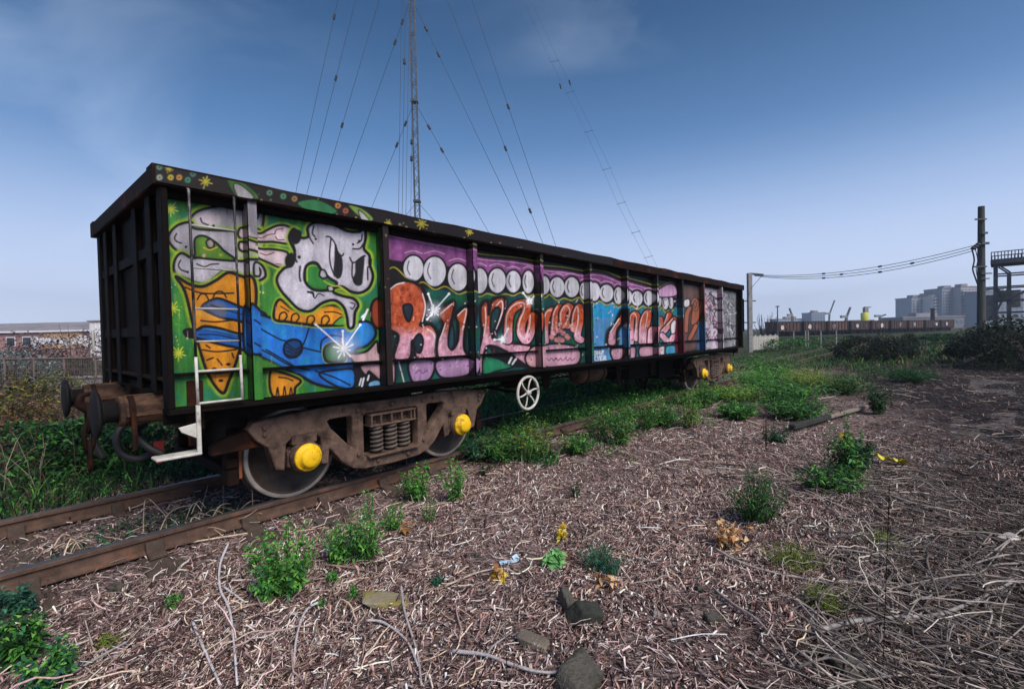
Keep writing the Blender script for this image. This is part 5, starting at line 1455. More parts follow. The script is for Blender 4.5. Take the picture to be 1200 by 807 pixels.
weed(533, 590, 36, 46, GREENS, 'upright green weed at the rail joint', 14, 0.06)
weed(416, 700, 18, 18, GREENS, 'tiny green seedling near the mossy stone', 4, 0.04)
weed(391, 680, 14, 14, GREENS, 'tiny green seedling under the bushy weed', 4, 0.04)
weed(201, 708, 16, 20, GREENS, 'single small green seedling among straw stems', 4, 0.045)
weed(290, 645, 14, 10, GREENS, 'tiny green sprout close to the near rail', 4, 0.04)
weed(512, 683, 22, 10, TEAL, 'small flat blue-green rosette beside the mossy stone', 6, 0.04)
weed(676, 588, 18, 18, DGREEN, 'small dark green sprout alone on the bare mulch', 5, 0.05)
weed(566, 557, 22, 12, DGREEN, 'small dark sprout beyond the rail joint', 5, 0.06)
weed(704, 668, 78, 24, TEAL, 'flat blue-green spiky rosette behind the dark stone', 22, 0.055, wide=0.22, name='spiky_rosette')
weed(645, 664, 26, 16, [(130, 190, 120), (110, 170, 100)], 'pale green broad leaf plant beside the blue-green rosette', 3, 0.09, wide=0.8)
weed(656, 636, 18, 20, YEL, 'small yellow leaved plant behind the pale green one', 4, 0.05)
weed(582, 682, 22, 14, TAN + YEL, 'orange dead leaves beside the blue scrap', 4, 0.09, lpd=4, wide=0.6, name='dead_leaves', cat='leaves')
weed(710, 690, 22, 18, TAN, 'pinkish dead leaves in front of the blue-green rosette', 3, 0.09, lpd=4, wide=0.6, name='dead_leaves', cat='leaves')
weed(478, 628, 24, 14, TAN, 'pale tan dead leaf lying by the slim weed', 3, 0.09, lpd=4, wide=0.6, name='dead_leaves', cat='leaves')
weed(856, 640, 54, 34, TAN, 'tan withered leaves in front of the dark green bush', 9, 0.10, lpd=7, wide=0.55, name='dead_leaves', cat='leaves')
weed(887, 612, 78, 56, DGREEN + GREENS[:1], 'dense dark green bush above the tan withered leaves', 34, 0.06, wide=0.28, lpd=44, name='low_bush', cat='bush')
weed(928, 662, 74, 22, YGREEN, 'yellow-green mossy cushion below the dark green bush', 46, 0.03, wide=0.25, lpd=26, name='moss_cushion', cat='moss')
weed(966, 716, 58, 24, YGREEN, 'yellow-green mossy cushion at the edge of the twig heap', 40, 0.028, wide=0.25, lpd=26, name='moss_cushion', cat='moss')
weed(1032, 642, 50, 14, YGREEN, 'thin yellow-green moss strip behind the twig heap', 30, 0.03, wide=0.25, name='moss_cushion', cat='moss')
weed(376, 0 + 706, 10, 8, GREENS, 'tiny seedling right of the largest weed', 3, 0.04)
weed(990, 566, 46, 58, DGREEN + GREENS, 'tall dark green weed beside the yellow tape', 20, 0.085, lpd=36)
weed(1005, 556, 40, 34, DGREEN, 'dark leafy clump between the tall weed and yellow tape', 16, 0.08)
weed(968, 578, 88, 28, DGREEN + GREENS[:2], 'wide sprawling fern-like weed at the foot of the tall one', 26, 0.10, wide=0.22, lpd=30, name='sprawling_weed')
weed(988, 520, 12, 16, YEL, 'small yellow flower heads on top of the tall dark weed', 4, 0.07, name='flower_stem')
weed(910, 518, 34, 20, DGREEN + TEAL, 'small rounded dark bush in front of the timber beam', 14, 0.08, name='low_bush', cat='bush')
weed(1030, 484, 30, 34, DGREEN, 'small dark bush at the far end of the timber beam', 18, 0.10, name='low_bush', cat='bush')
weed(26, 772, 50, 54, GREENS + DGREEN, 'leafy green weeds spilling in at the corner of the mulch', 26, 0.07, wide=0.55)
weed(22, 716, 44, 40, TEAL, 'blue-green weeds behind the leafy corner weeds', 14, 0.06)
weed(62, 800, 60, 50, GREENS + TEAL, 'mixed green weeds in front of the leafy corner weeds', 16, 0.06)
weed(125, 748, 30, 10, YGREEN, 'thin flat mossy patch beside the corner weeds', 20, 0.03, wide=0.3, name='moss_cushion', cat='moss')
weed(660, 560 + 92, 10, 8, YEL, 'single yellow leaf beside the yellow plant', 2, 0.05, name='dead_leaves', cat='leaves')

# clumps of tall grass and weeds between the near rail and the mulch
clumps = [(620, 536, 58, 52, GREENS + YGREEN, 'brightest green grass clump below the handbrake wheel'), (590, 540, 44, 40, GREENS, 'green weed clump left of the brightest grass clump'),
          (568, 536, 40, 36, TEAL, 'blue-green weed clump beside the near bogie'), (556, 540, 30, 24, TEAL, 'low blue-green weeds right at the rail joint'), (676, 530, 40, 26, GREENS, 'thin pale grass tuft on the mulch edge'),
          (702, 512, 50, 44, GREENS + DGREEN, 'green weed clump below the air reservoir'), (728, 520, 42, 44, GREENS, 'green weed clump reaching out onto the mulch'), (756, 502, 40, 40, GREENS, 'broad green weed clump below the wagon middle'),
          (780, 500, 36, 34, GREENS, 'rounded green weed clump next to the broad one'), (806, 502, 34, 50, GREENS + YGREEN, 'tall green weed clump before the far bogie'), (826, 478, 26, 34, GREENS, 'narrow green weed clump at the far bogie')]
for px, py, wp, hp, cl, lb in clumps:
    weed(px, py, wp * 1.15, hp * 0.85, cl + DGREEN[1:3] + [(116, 116, 70)], lb, int(9 + wp * 0.32), 0.15, lpd=22, wide=0.16, up=0.8, name='weed_clump', bushy=0.5)
k = 0
for px, py, wp, hp, cl, lb in [(860, 470, 70, 14, YGREEN + GREENS, 'low grass tuft beside the track beyond the far bogie'), (925, 474, 76, 24, GREENS + DGREEN, 'wide green grass clump behind the timber beam'), (890, 455, 70, 24, GREENS, 'green grass clump at the tail of the wagon'),
                               (945, 452, 60, 18, YGREEN, 'yellow-green grass clump in front of the dark bush'), (905, 440, 80, 26, DGREEN + GREENS, 'tall green weeds by the white fence'),
                               (930, 490, 80, 20, DGREEN + GREENS[:2], 'broad dark grass clump just behind the charred beam end'), (862, 492, 44, 16, GREENS + DGREEN, 'small green grass clump on the mulch before the far bogie'), (985, 462, 60, 18, DGREEN + YGREEN[:1], 'dull green grass clump between the beam and the bramble mound'), (1065, 448, 60, 14, DGREEN, 'low dark grass clump on the cinders below the bank')]:
    weed(px, py, wp, hp, cl, lb, 60, 0.22, lpd=22, wide=0.12, up=0.9, name='grass_clump', bushy=0.6)

# ground cover that nobody could count: undergrowth between the rails, behind the track and over the far field
parts = []
def undergrowth(n, s0, s1, D0, D1, h0, h1, cols, dens=0.45, wd=0.014, seed=50):
    s = RNG.uniform(s0, s1, n); D = RNG.uniform(D0, D1, n)
    P = np.stack([s * DV.x + D * NV.x, s * DV.y + D * NV.y], 1)
    k_ = fbm(P[:, 0] * 0.9, P[:, 1] * 0.9, seed) > dens
    P = P[k_]; n = len(P)
    z = ground_h(P[:, 0], P[:, 1])
    P = np.stack([P[:, 0], P[:, 1], z], 1)
    hh = RNG.uniform(h0, h1, n) * (0.6 + 0.8 * fbm(P[:, 0] * 1.3, P[:, 1] * 1.3, seed + 3))
    half = n // 3
    parts.append(blades(P[:half], hh[:half], wd * RNG.uniform(0.6, 1.4, half), RNG.uniform(0.2, 0.8, half), palette(half, cols, 0.2)))
    Q = P[half:].copy(); Q[:, 2] += RNG.uniform(0.1, 1.0, n - half) * hh[half:] * 0.85
    LL = RNG.uniform(0.05, 0.11, n - half) * (0.6 + hh[half:])
    parts.append(leaves(Q, rand_dirs(n - half, 0.35), LL, LL * RNG.uniform(0.25, 0.5, n - half), palette(n - half, cols, 0.25)))
undergrowth(17000, 4.7, 14, DC - 0.7, DC + 0.7, 0.10, 0.36, DGREEN + GREENS, 0.42)
undergrowth(26000, 3.5, 20, DC + 0.8, DC + 4.5, 0.15, 0.55, DGREEN + GREENS + TEAL, 0.36, 0.016)
undergrowth(20000, -3.5, 4.0, DC + 0.85, DC + 3.6, 0.10, 0.36, DGREEN * 2 + GREENS[:2] + [(96, 84, 60), (76, 66, 52)], 0.40)
undergrowth(2500, 0.4, 3.5, DC - 0.6, DC + 0.7, 0.03, 0.10, DGREEN + TEAL, 0.48)
undergrowth(19000, 5.0, 16, DC - 1.9, DC - 0.85, 0.08, 0.32, GREENS + DGREEN * 2, 0.52, 0.016, 58)
undergrowth(5000, 6.0, 17, DC - 2.9, DC - 1.6, 0.05, 0.16, GREENS + DGREEN, 0.58, 0.012, 61)
undergrowth(20000, 15.5, 48, DC - 4.5, DC + 3.0, 0.10, 0.36, GREENS[:3] + DGREEN * 2 + [(104, 92, 66), (84, 74, 56)], 0.46, 0.022)
s = RNG.uniform(-6, 6, 5200); D = RNG.uniform(DC + 1.6, DC + 9, 5200); kf = fbm(s * 0.8, D * 0.8, 91) > 0.45; s, D = s[kf], D[kf]
P = np.stack([s * DV.x + D * NV.x, s * DV.y + D * NV.y], 1); n = len(P)
parts.append(blades(np.stack([P[:, 0], P[:, 1], ground_h(P[:, 0], P[:, 1])], 1), RNG.uniform(0.35, 1.05, n), RNG.uniform(0.006, 0.014, n), RNG.uniform(0.1, 0.9, n), palette(n, [(150, 128, 112), (112, 94, 88), (180, 160, 146), (92, 76, 72), (128, 110, 80)], 0.2)))
V_, F_, C_ = join(parts)
ug = link('undergrowth', np_mesh('undergrowth', V_, F_, C_), M['leaf'], None)
tag(ug, 'green weeds and grass growing through and along the track', 'undergrowth', None, 'stuff')
parts = []
n = 52000
P = sample_fan(n, 14, 110, 0.05, 0.95, 0.8)
D = trackD(P)
dens = np.clip((P[:, 1] - 15 - 6 * fbm(P[:, 0] * .2, P[:, 1] * .2, 8)) / 8, 0, 1) * (D < DC - 2)
P = P[RNG.uniform(0, 1, n) < dens]; n = len(P); r = np.hypot(P[:, 0], P[:, 1])
hh = RNG.uniform(0.10, 0.34, n) * (0.5 + fbm(P[:, 0] * 0.3, P[:, 1] * 0.3, 12))
cl = palette(n, DGREEN * 2 + GREENS[2:3] + YGREEN[:1] + [(112, 98, 78), (86, 74, 60), (70, 60, 50), (128, 112, 90)], 0.25)
parts.append(blades(np.stack([P[:, 0], P[:, 1], ground_h(P[:, 0], P[:, 1])], 1), hh, 0.012 + 0.0016 * r, RNG.uniform(0.2, 0.9, n), cl))
V_, F_, C_ = join(parts)
fg = link('field_grass', np_mesh('field_grass', V_, F_, C_), M['leaf'], None)
tag(fg, 'rough grass over the far field', 'grass', None, 'stuff')

# ------------------------------------------------------------------ stones, timber and rubbish
def rock_mesh(name, dims, seed, cuts=2, rough=0.12):
    bm = bmesh.new(); bmesh.ops.create_cube(bm, size=1.0)
    bmesh.ops.subdivide_edges(bm, edges=bm.edges[:], cuts=7, use_grid_fill=True)
    co = np.array([v.co for v in bm.verts])
    n4 = np.sum(co ** 12, 1, keepdims=True) ** (1 / 12)
    co = co / n4 * 0.5
    f1 = fbm(co[:, 0] * 2.2 + seed * 3.1 + co[:, 2], co[:, 1] * 2.2 - co[:, 2] * 1.7, seed) - 0.5
    f2 = fbm(co[:, 0] * 8 + seed + co[:, 2] * 6, co[:, 1] * 8 - co[:, 2] * 5, seed + 7) - 0.5
    co = co * (1 + (f1 * 3.0 * rough + f2 * 1.6 * rough))[:, None]
    sh = np.random.default_rng(seed).normal(0, 0.18, 3)
    co[:, 0] += co[:, 2] * sh[0]; co[:, 1] += co[:, 0] * sh[1]
    for v, c in zip(bm.verts, co): v.co = Vector(c * np.array(dims))
    for f in bm.faces: f.smooth = True
    me = bpy.data.meshes.new(name); bm.to_mesh(me); bm.free(); return me
def rock(px, py, dims, m, label, name='stone', seed=1, rz=0.0, tilt=0.0, rough=0.12, dz=0.3):
    o = put(name, rock_mesh(name, dims, seed, 3, rough), px, py, label, 'stone' if name == 'stone' else name.split('_')[-1], None, dims[2] * dz, rz, m)
    o.rotation_euler = (tilt, 0.1, rz); return o
rock(684, 728, (0.13, 0.11, 0.15), 'stone_dark', 'black wedge of stone behind the grey block', seed=3, rz=0.5, tilt=0.3)
rock(664, 712, (0.06, 0.16, 0.14), 'stone', 'pale grey stone shard leaning on the black wedge', seed=4, rz=0.3, tilt=0.5)
rock(626, 752, (0.19, 0.085, 0.055), 'brick_broken', 'broken brick with a pale top edge lying on the mulch', 'broken_brick', 5, -0.35, 0.1, 0.06)
rock(678, 796, (0.22, 0.20, 0.10), 'stone', 'grey square stone block in front of the black wedge', seed=6, rz=0.6, tilt=0.25, rough=0.06, dz=0.2)
rock(1008, 794, (0.22, 0.20, 0.05), 'stone', 'grey slab of stone half buried at the twig heap', seed=7, rz=0.2, tilt=0.2, rough=0.05)
rock(458, 706, (0.30, 0.16, 0.05), 'stone_moss', 'flat stone with yellow moss lying below the paired weeds', seed=8, rz=0.2, rough=0.10, dz=0.2)
rock(137, 686, (0.09, 0.07, 0.05), 'stone', 'small pebble among straws below the near rail', seed=9)
rock(385, 610, (0.20, 0.13, 0.06), 'stone', 'flat grey stone behind the paired weeds', seed=10, rz=0.4)
rock(835, 727, (0.10, 0.08, 0.05), 'stone', 'small grey stone on the mulch left of the twig heap', seed=12)
rock(470, 612, (0.05, 0.04, 0.04), 'concrete', 'small white pebble by the slim weed', seed=13)
for k, (px, py) in enumerate([(752, 655), (820, 690), (770, 720), (905, 642), (1012, 655), (560, 655), (540, 620), (728, 600), (880, 560), (930, 540), (1080, 590)]):
    rock(px, py, (0.05, 0.04, 0.03), ['concrete', 'stone'][k % 2], 'small loose stone scattered on the open mulch', 'stone', 20 + k)['group'] = 'loose stones on the mulch'
# timber beam with a dark end
p0, p1 = gnd(928, 506), gnd(1016, 480)
d = p1 - p0; tb = empty('timber_beam', p0, math.atan2(d.y, d.x))
b = MB(); b.box((d.length / 2 + 0.55, 0, 0.075), (d.length - 1.1, 0.08, 0.06)); b.build('shaft', M['timber'], tb, 0.01)
b = MB(); b.box((0.75, 0, 0.085), (1.5, 0.11, 0.09)); b.build('charred_end', M['stone_dark'], tb, 0.015)
tag(tb, 'long weathered timber beam with a charred dark end lying on the mulch', 'timber beam')
# yellow plastic tape
b = MB(); P = [gnd(1022, 538), gnd(1030, 545), gnd(1040, 543), gnd(1048, 549), gnd(1054, 547), gnd(1062, 552)]
P = Painter.smooth([(q.x, q.y, 0.05 + 0.05 * (j % 2)) for j, q in enumerate(P)], False, 4)
vs, fs = [], []
for j, q in enumerate(P):
    vs += [(q[0], q[1] - 0.03, q[2] + 0.02 * math.sin(j)), (q[0], q[1] + 0.05, q[2] + 0.03 + 0.02 * math.cos(j * 1.3)), (q[0], q[1] + 0.05, q[2] + 0.034 + 0.02 * math.cos(j * 1.3)), (q[0], q[1] - 0.03, q[2] + 0.004 + 0.02 * math.sin(j))]
    if j: a = 4 * j; fs += [(a - 4, a - 3, a + 1, a), (a - 2, a - 1, a + 3, a + 2), (a - 3, a - 2, a + 2, a + 1), (a - 1, a - 4, a, a + 3)]
b.add(vs, fs)
ylw = mat('tape_yellow', srgb(206, 196, 30), srgb(226, 214, 60), 9, 0.4, 0, 0.1)
tag(b.build('plastic_tape', ylw, None, 0, True), 'crumpled strip of yellow plastic tape on the cinders', 'plastic tape')
# blue scrap
bl = mat('scrap_blue', srgb(150, 186, 214), srgb(190, 214, 232), 9, 0.4, 0, 0.1)
g0 = gnd(597, 662); b = MB(); b.box((0, 0, 0.03), (0.17, 0.035, 0.004), (0.3, 0.1, 0)); b.box((0.06, 0.01, 0.045), (0.05, 0.04, 0.003), (0.8, -0.2, 0.2))
o = b.build('plastic_scrap', bl, None, 0.001); o.location = g0; o.rotation_euler = (0, 0, 0.5); tag(o, 'small pale blue scrap of plastic on the mulch', 'scrap')
# crushed white cup
g0 = gnd(1172, 640); b = MB(); b.lathe([(0, 0.03), (0.005, 0.033), (0.11, 0.045), (0.112, 0.042), (0.01, 0.03)], (0, 0, 0), (1, 0.2, 0.15), 18, caps=False); b.lathe([(0.0, 0.031), (0.004, 0.031)], (0, 0, 0), (1, 0.2, 0.15), 18)
o = b.build('paper_cup', M['white_paint'], None, 0, True); o.location = g0 + Vector((0, 0, 0.05)); o.scale = (1.2, 1.2, 0.8); tag(o, 'crumpled white paper cup lying by the twig heap', 'cup')
for px, py in ((1085, 398), (1083, 403)):
    rock(px, py, (0.9, 0.6, 0.4), 'concrete', 'pale rubble lump in the grass near the far bank', 'rubble_lump', 30 + px)['group'] = 'rubble in the far grass'
# fragments of an old concrete road on the right: slabs flush with the cinders
slab_m = mat('old_slab', srgb(66, 60, 58), srgb(98, 90, 88), 9, 0.95, 0, 0.4, 40, c3=srgb(54, 48, 46), c3pos=0.52)
for k, (a, bq, c, dq) in enumerate([((1092, 545), (1122, 478), (1190, 482), (1188, 552)), ((1124, 474), (1140, 440), (1190, 442), (1190, 478))]):
    q = [gnd(*t_) for t_ in (a, bq, c, dq)]; ctr = sum(q, Vector()) / 4
    hz = float(ground_h(np.array([ctr.x]), np.array([ctr.y]))[0])
    b = MB(); b.add([(v.x - ctr.x, v.y - ctr.y, 0) for v in q] + [(v.x - ctr.x, v.y - ctr.y, 0.10) for v in q], [(0, 1, 2, 3), (4, 7, 6, 5), (0, 4, 5, 1), (1, 5, 6, 2), (2, 6, 7, 3), (3, 7, 4, 0)])
    o = b.build('concrete_slab', slab_m, None, 0.01); o.location = (ctr.x, ctr.y, hz - 0.094)
    tag(o, ['large cracked grey concrete slab littered with twigs', 'smaller concrete slab beyond the large cracked one'][k], 'slab')

# ------------------------------------------------------------------ shrubs
def shrub(px, py, Y, rx, rz_, cols, label, n=2600, leaf=0.09, name='shrub', cat='shrub', group=None, wide=0.45, twig=(70, 56, 50), dz=0.0, ry=None, gaps=0.42):
    c = at(px, py, Y); c.z = float(ground_h(np.array([c.x]), np.array([c.y]))[0]) + dz
    root = empty(name, c)
    b = MB()
    for k in range(9):
        a = RNG.uniform(0, 6.28); r = RNG.uniform(0.2, 0.8) * rx
        b.tube([(RNG.normal(0, .08), RNG.normal(0, .08), 0), (r * .4 * math.cos(a), r * .4 * math.sin(a), rz_ * .5), (r * math.cos(a), r * math.sin(a), rz_ * RNG.uniform(.7, 1.15))], [0.03, 0.02, 0.006], 5)
    b.build('stem', mat('twig_%d' % len(bpy.data.materials), srgb(*twig)), root)
    ry = ry or rx
    P = RNG.normal(0, 1, (n * 3, 3)); P /= np.linalg.norm(P, axis=1, keepdims=True)
    P *= RNG.uniform(0.35, 1.0, (len(P), 1)) ** 0.5
    lump = 0.62 + 0.75 * fbm(P[:, 0] * 2.1 + P[:, 2] * 1.3 + px, P[:, 1] * 2.1 - P[:, 2] * 1.1 + py, 5)
    keep = fbm(P[:, 0] * 3.1 + px, P[:, 1] * 3.1 + P[:, 2] * 3.3, 9) > gaps
    P = P * lump[:, None]; P = P[keep & (P[:, 2] > -0.6)][:n]
    Q = np.stack([P[:, 0] * rx, P[:, 1] * ry, (P[:, 2] + 0.55) / 1.5 * rz_ + 0.03], 1)
    Q[:, 2] = np.maximum(Q[:, 2], 0.02); m_ = len(Q)
    LL = leaf * RNG.uniform(0.6, 1.3, m_)
    V, F, C = leaves(Q, rand_dirs(m_, 0.2), LL, LL * wide, palette(m_, cols, 0.3))
    link('foliage', np_mesh('foliage', V, F, C), M['leaf'], root)
    return tag(root, label, cat, group)
NETTLE = DGREEN + GREENS[:1]
AUT = [(92, 70, 52), (120, 88, 60), (76, 62, 52), (140, 104, 74), (70, 70, 48)]
OLIVE = [(110, 112, 46), (136, 130, 50), (84, 90, 40), (60, 66, 36)]
PURP = [(84, 72, 74), (104, 92, 92), (66, 56, 58), (124, 110, 106)]
shrub(30, 575, 6.2, 1.0, 0.75, NETTLE, 'dark green nettle bush at the far rail beside the buffers', 3200, 0.10, 'nettle_bush', 'bush')
shrub(110, 560, 6.6, 0.8, 0.70, NETTLE, 'green nettle bush behind the near buffers', 2800, 0.10, 'nettle_bush', 'bush')
shrub(170, 545, 7.2, 0.9, 0.60, DGREEN + GREENS, 'low nettle bush behind the coupling', 2600, 0.09, 'nettle_bush', 'bush')
shrub(80, 520, 8.6, 1.1, 0.95, AUT, 'brown dried bramble behind the green nettles', 2600, 0.09, 'bramble', 'bush', wide=0.3)
shrub(15, 505, 8.8, 1.0, 1.05, AUT + OLIVE, 'brown and olive bramble behind the dark nettle bush', 2600, 0.09, 'bramble', 'bush')
shrub(150, 500, 9.6, 1.2, 0.95, AUT + PURP, 'dry purple-brown bramble behind the wagon end', 2600, 0.08, 'bramble', 'bush', wide=0.3)
shrub(42, 470, 11.5, 1.2, 1.35, OLIVE, 'yellow-olive leafy shrub in front of the fence', 2600, 0.11, 'olive_shrub', 'shrub')
shrub(95, 470, 13.0, 1.4, 1.15, PURP + AUT, 'purplish bare shrub against the mesh fence', 2400, 0.09, wide=0.2)
shrub(140, 462, 14.0, 1.6, 1.25, PURP, 'grey bare shrub behind the wagon end posts', 2400, 0.09, wide=0.2)
shrub(15, 430, 19, 1.6, 1.8, [(110, 130, 128), (88, 104, 100), (130, 148, 146)], 'pale grey-green shrub below the brick warehouse', 2000, 0.14)
shrub(85, 420, 26, 3.6, 2.7, PURP + [(60, 68, 52)], 'long dark hedge in front of the white building', 3200, 0.22, 'hedge', 'hedge', wide=0.3)
shrub(40, 420, 24, 2.6, 2.1, PURP + [(60, 68, 52), (70, 60, 70)], 'dark hedge below the brick warehouse', 2400, 0.2, 'hedge', 'hedge', wide=0.3)
shrub(-40, 480, 10, 1.6, 1.4, OLIVE + AUT, 'olive bramble at the end of the fence', 1800, 0.12, 'bramble', 'bush')
# bushes beyond the wagon
for k, (px, Y, rx, rz_) in enumerate([(560, 12.5, 1.3, .75), (620, 13.5, 1.4, .8), (680, 14.2, 1.5, .95), (735, 13.6, 1.3, 1.05), (800, 17.5, 1.5, .9)]):
    shrub(px, 440, Y, rx, rz_, DGREEN + GREENS, ['green bush seen under the wagon by the near bogie', 'green bush seen behind the handbrake wheel', 'green bush seen below the air reservoir', 'tall green bush standing behind the underframe boxes', 'green bush seen behind the far bogie'][k], 2000, 0.12, 'track_bush', 'bush')
DK = [(26, 34, 24), (34, 44, 28), (20, 26, 20), (46, 52, 34)]
shrub(1016, 425, 25, 1.75, 1.25, DK, 'large dark mound of bramble in the field', 4200, 0.16, 'bramble_mound', 'bush', ry=1.8, gaps=0.34)
shrub(1046, 420, 27, 1.2, 0.9, DK + DGREEN[:1], 'lower dark bramble joined to the large mound', 3000, 0.17, 'bramble_mound', 'bush', gaps=0.36)
shrub(1064, 405, 34, 0.6, 1.15, DK, 'small upright dark bush behind the bramble mound', 900, 0.16)
shrub(1134, 412, 24, 1.0, 0.9, DK + DGREEN[:2], 'dark thicket at the foot of the tall pole', 3600, 0.17, 'thicket', 'bush', gaps=0.36)
shrub(1166, 415, 21, 1.5, 1.6, DK, 'dark thicket in front of the steel gantry', 3600, 0.16, 'thicket', 'bush', gaps=0.34)
shrub(1205, 420, 18, 1.8, 1.9, DK, 'darkest thicket beyond the gantry', 3200, 0.16, 'thicket', 'bush', gaps=0.34)
shrub(1100, 400, 44, 1.6, 0.6, DGREEN, 'green low thicket behind the tall pole', 2400, 0.2, 'thicket', 'bush')
shrub(960, 400, 48, 3.2, 0.9, DGREEN + YGREEN[:1], 'low green shrub in the middle of the field', 1800, 0.2)
shrub(925, 404, 40, 2.6, 0.9, DGREEN + GREENS[:2], 'low green shrub beside the white fence', 1800, 0.2)
# bare bush by the concrete mast
c = at(897, 400, 46); c.z = 0.0
bb = empty('bare_bush', c); b = MB()
for k in range(46):
    a = RNG.uniform(0, 6.28); r = RNG.uniform(0.2, 1.5); h = RNG.uniform(1.6, 3.5)
    b.tube([(r * .1 * math.cos(a), r * .1 * math.sin(a), 0), (r * .5 * math.cos(a + .3), r * .5 * math.sin(a), h * .5), (r * math.cos(a), r * math.sin(a), h)], [0.05, 0.03, 0.012], 4)
b.build('branches', mat('bare_twig', srgb(74, 66, 70)), bb); tag(bb, 'leafless bush standing beside the grey mast', 'bush')

# ------------------------------------------------------------------ left background: fence, warehouse
fn = empty('mesh_fence', at(60, 440, 15)); fb = fn.location.copy(); fn.location.z = 0
fm = mat('fence_rust', srgb(96, 78, 74), srgb(130, 112, 106), 4, 0.8)
L0, L1 = at(-60, 440, 17.0), at(150, 432, 15.5)
for k in range(7):
    t_ = k / 6; q = L0.lerp(L1, t_); b = MB(); b.tube([(q.x - fn.location.x, q.y - fn.location.y, -0.3), (q.x - fn.location.x, q.y - fn.location.y, 1.35)], 0.035, 6); b.build('post', fm, fn)
for z in (0.35, 1.3):
    b = MB(); b.tube([(L0.x - fn.location.x, L0.y - fn.location.y, z), (L1.x - fn.location.x, L1.y - fn.location.y, z)], 0.03, 5); b.build('fence_rail', fm, fn)
b = MB()
for k in range(80):
    q = L0.lerp(L1, k / 79); b.tube([(q.x - fn.location.x, q.y - fn.location.y, 0), (q.x - fn.location.x, q.y - fn.location.y, 1.3)], 0.006, 3, cap=False)
for z in np.linspace(0.05, 1.25, 9): b.tube([(L0.x - fn.location.x, L0.y - fn.location.y, z), (L1.x - fn.location.x, L1.y - fn.location.y, z)], 0.006, 3, cap=False)
b.build('wire_mesh', fm, fn)['kind'] = 'stuff'
tag(fn, 'rusty wire mesh fence behind the brambles', 'fence')
for k, (px, py, Y, wd, ht, lb) in enumerate([(95, 436, 17.5, 1.1, 0.75, 'pale square concrete block behind the mesh fence'), (118, 432, 18.0, 0.6, 0.7, 'narrow concrete block standing next to the square one')]):
    b = MB(); b.box((0, 0, ht / 2), (wd, 0.5, ht)); b.box((0, 0, ht + 0.04), (wd + 0.08, 0.58, 0.08)); o = b.build('concrete_block', M['concrete'], None, 0.02); q = at(px, py, Y); o.location = (q.x, q.y, -0.25); tag(o, lb, 'block')
q = at(60, 440, 17.2); b = MB(); b.box((0, 0, 0.3), (3.6, 0.3, 0.75)); o = b.build('low_wall', M['concrete'], None, 0.03); o.location = (q.x + 1.2, q.y + 0.6, -0.3); tag(o, 'low pale concrete wall behind the mesh fence', 'wall')

WY = 62.0
def bx(px0, px1, py0, py1, Y): a = at(px0, py1, Y); c = at(px1, py0, Y); return a.x, c.x, a.z, c.z
brick_m = mat('warehouse_brick', srgb(150, 112, 110), srgb(172, 134, 130), 1.2, 0.9, 0, 0.1, 20)
orange_m = mat('warehouse_orange', srgb(186, 142, 112), srgb(204, 164, 134), 1.2, 0.9, 0, 0.1, 20)
roofg = mat('roof_grey', srgb(118, 112, 118), srgb(146, 140, 146), 0.6, 0.8, 0, 0.1, 10)
whitew = mat('render_white', srgb(214, 208, 214), srgb(232, 228, 232), 0.8, 0.8, 0, 0.05, 10)
x0, x1, z0, z1 = bx(-90, 105, 373.5, 408, WY)
wh = empty('brick_warehouse', ((x0 + x1) / 2, WY, 0)); hx = (x1 - x0) / 2
zt = z1 - 0.25
b = MB(); b.b(-hx, hx, 0, 14, 0, zt - 1.35); b.build('wall', brick_m, wh)
xa = at(52, 390, WY).x - wh.location.x; xb = at(97, 390, WY).x - wh.location.x
b = MB(); b.b(xa, xb, -0.08, 0, 1.2, zt - 1.4); b.build('painted_wall', orange_m, wh)
b = MB(); b.b(-hx - 0.2, hx + 0.2, -0.3, 14.2, zt - 1.35, zt - 1.12); b.build('fascia', whitew, wh)
b = MB(); b.prism([(-0.1, zt - 1.12), (14.1, zt - 1.12), (7, zt + 0.1), (5, zt + 0.1)], (-hx, 0, 0), (0, 1, 0), (0, 0, 1), (1, 0, 0), 2 * hx); b.build('roof', roofg, wh)
# white graffiti letters along the warehouse wall
xs = np.linspace(at(42, 385, WY).x, at(101, 385, WY).x, 9) - wh.location.x
for k in range(9):
    wd = RNG.uniform(0.35, 0.65); ht = RNG.uniform(0.7, 1.7) if k not in (3, 4) else 0.7
    b = MB(); zc = zt - 2.4 - RNG.uniform(0, 0.4)
    pts = [(xs[k] + wd * math.cos(a) * RNG.uniform(.7, 1.1), zc + ht * 0.6 * math.sin(a) * RNG.uniform(.7, 1.15)) for a in np.linspace(0, 6.28, 11, endpoint=False)]
    b.prism([(px_, pz_) for px_, pz_ in pts], (0, -0.10, 0), (1, 0, 0), (0, 0, 1), (0, -1, 0), 0.01); b.build('painted_letter', whitew, wh)
win_m = mat('dark_glass', srgb(40, 44, 54), srgb(60, 64, 74), 3, 0.2, 0, 0)
for k in range(7):
    xx = -hx + 3 + k * 2.1
    if xx < xa - 1:
        b = MB(); b.b(xx - 0.6, xx + 0.6, -0.06, 0, 1.6, 2.8); wo = b.build('window', whitew, wh); b = MB(); b.b(xx - 0.5, xx + 0.5, -0.08, -0.06, 1.7, 2.7); b.build('pane', win_m, wo)
tag(wh, 'long low brick warehouse with grey roof and white letters sprayed on its wall', 'warehouse')
x0, x1, z0, z1 = bx(105.5, 168, 374, 400, 56)
b = MB(); wb = empty('white_shed', ((x0 + x1) / 2, 56, 0)); hx = (x1 - x0) / 2
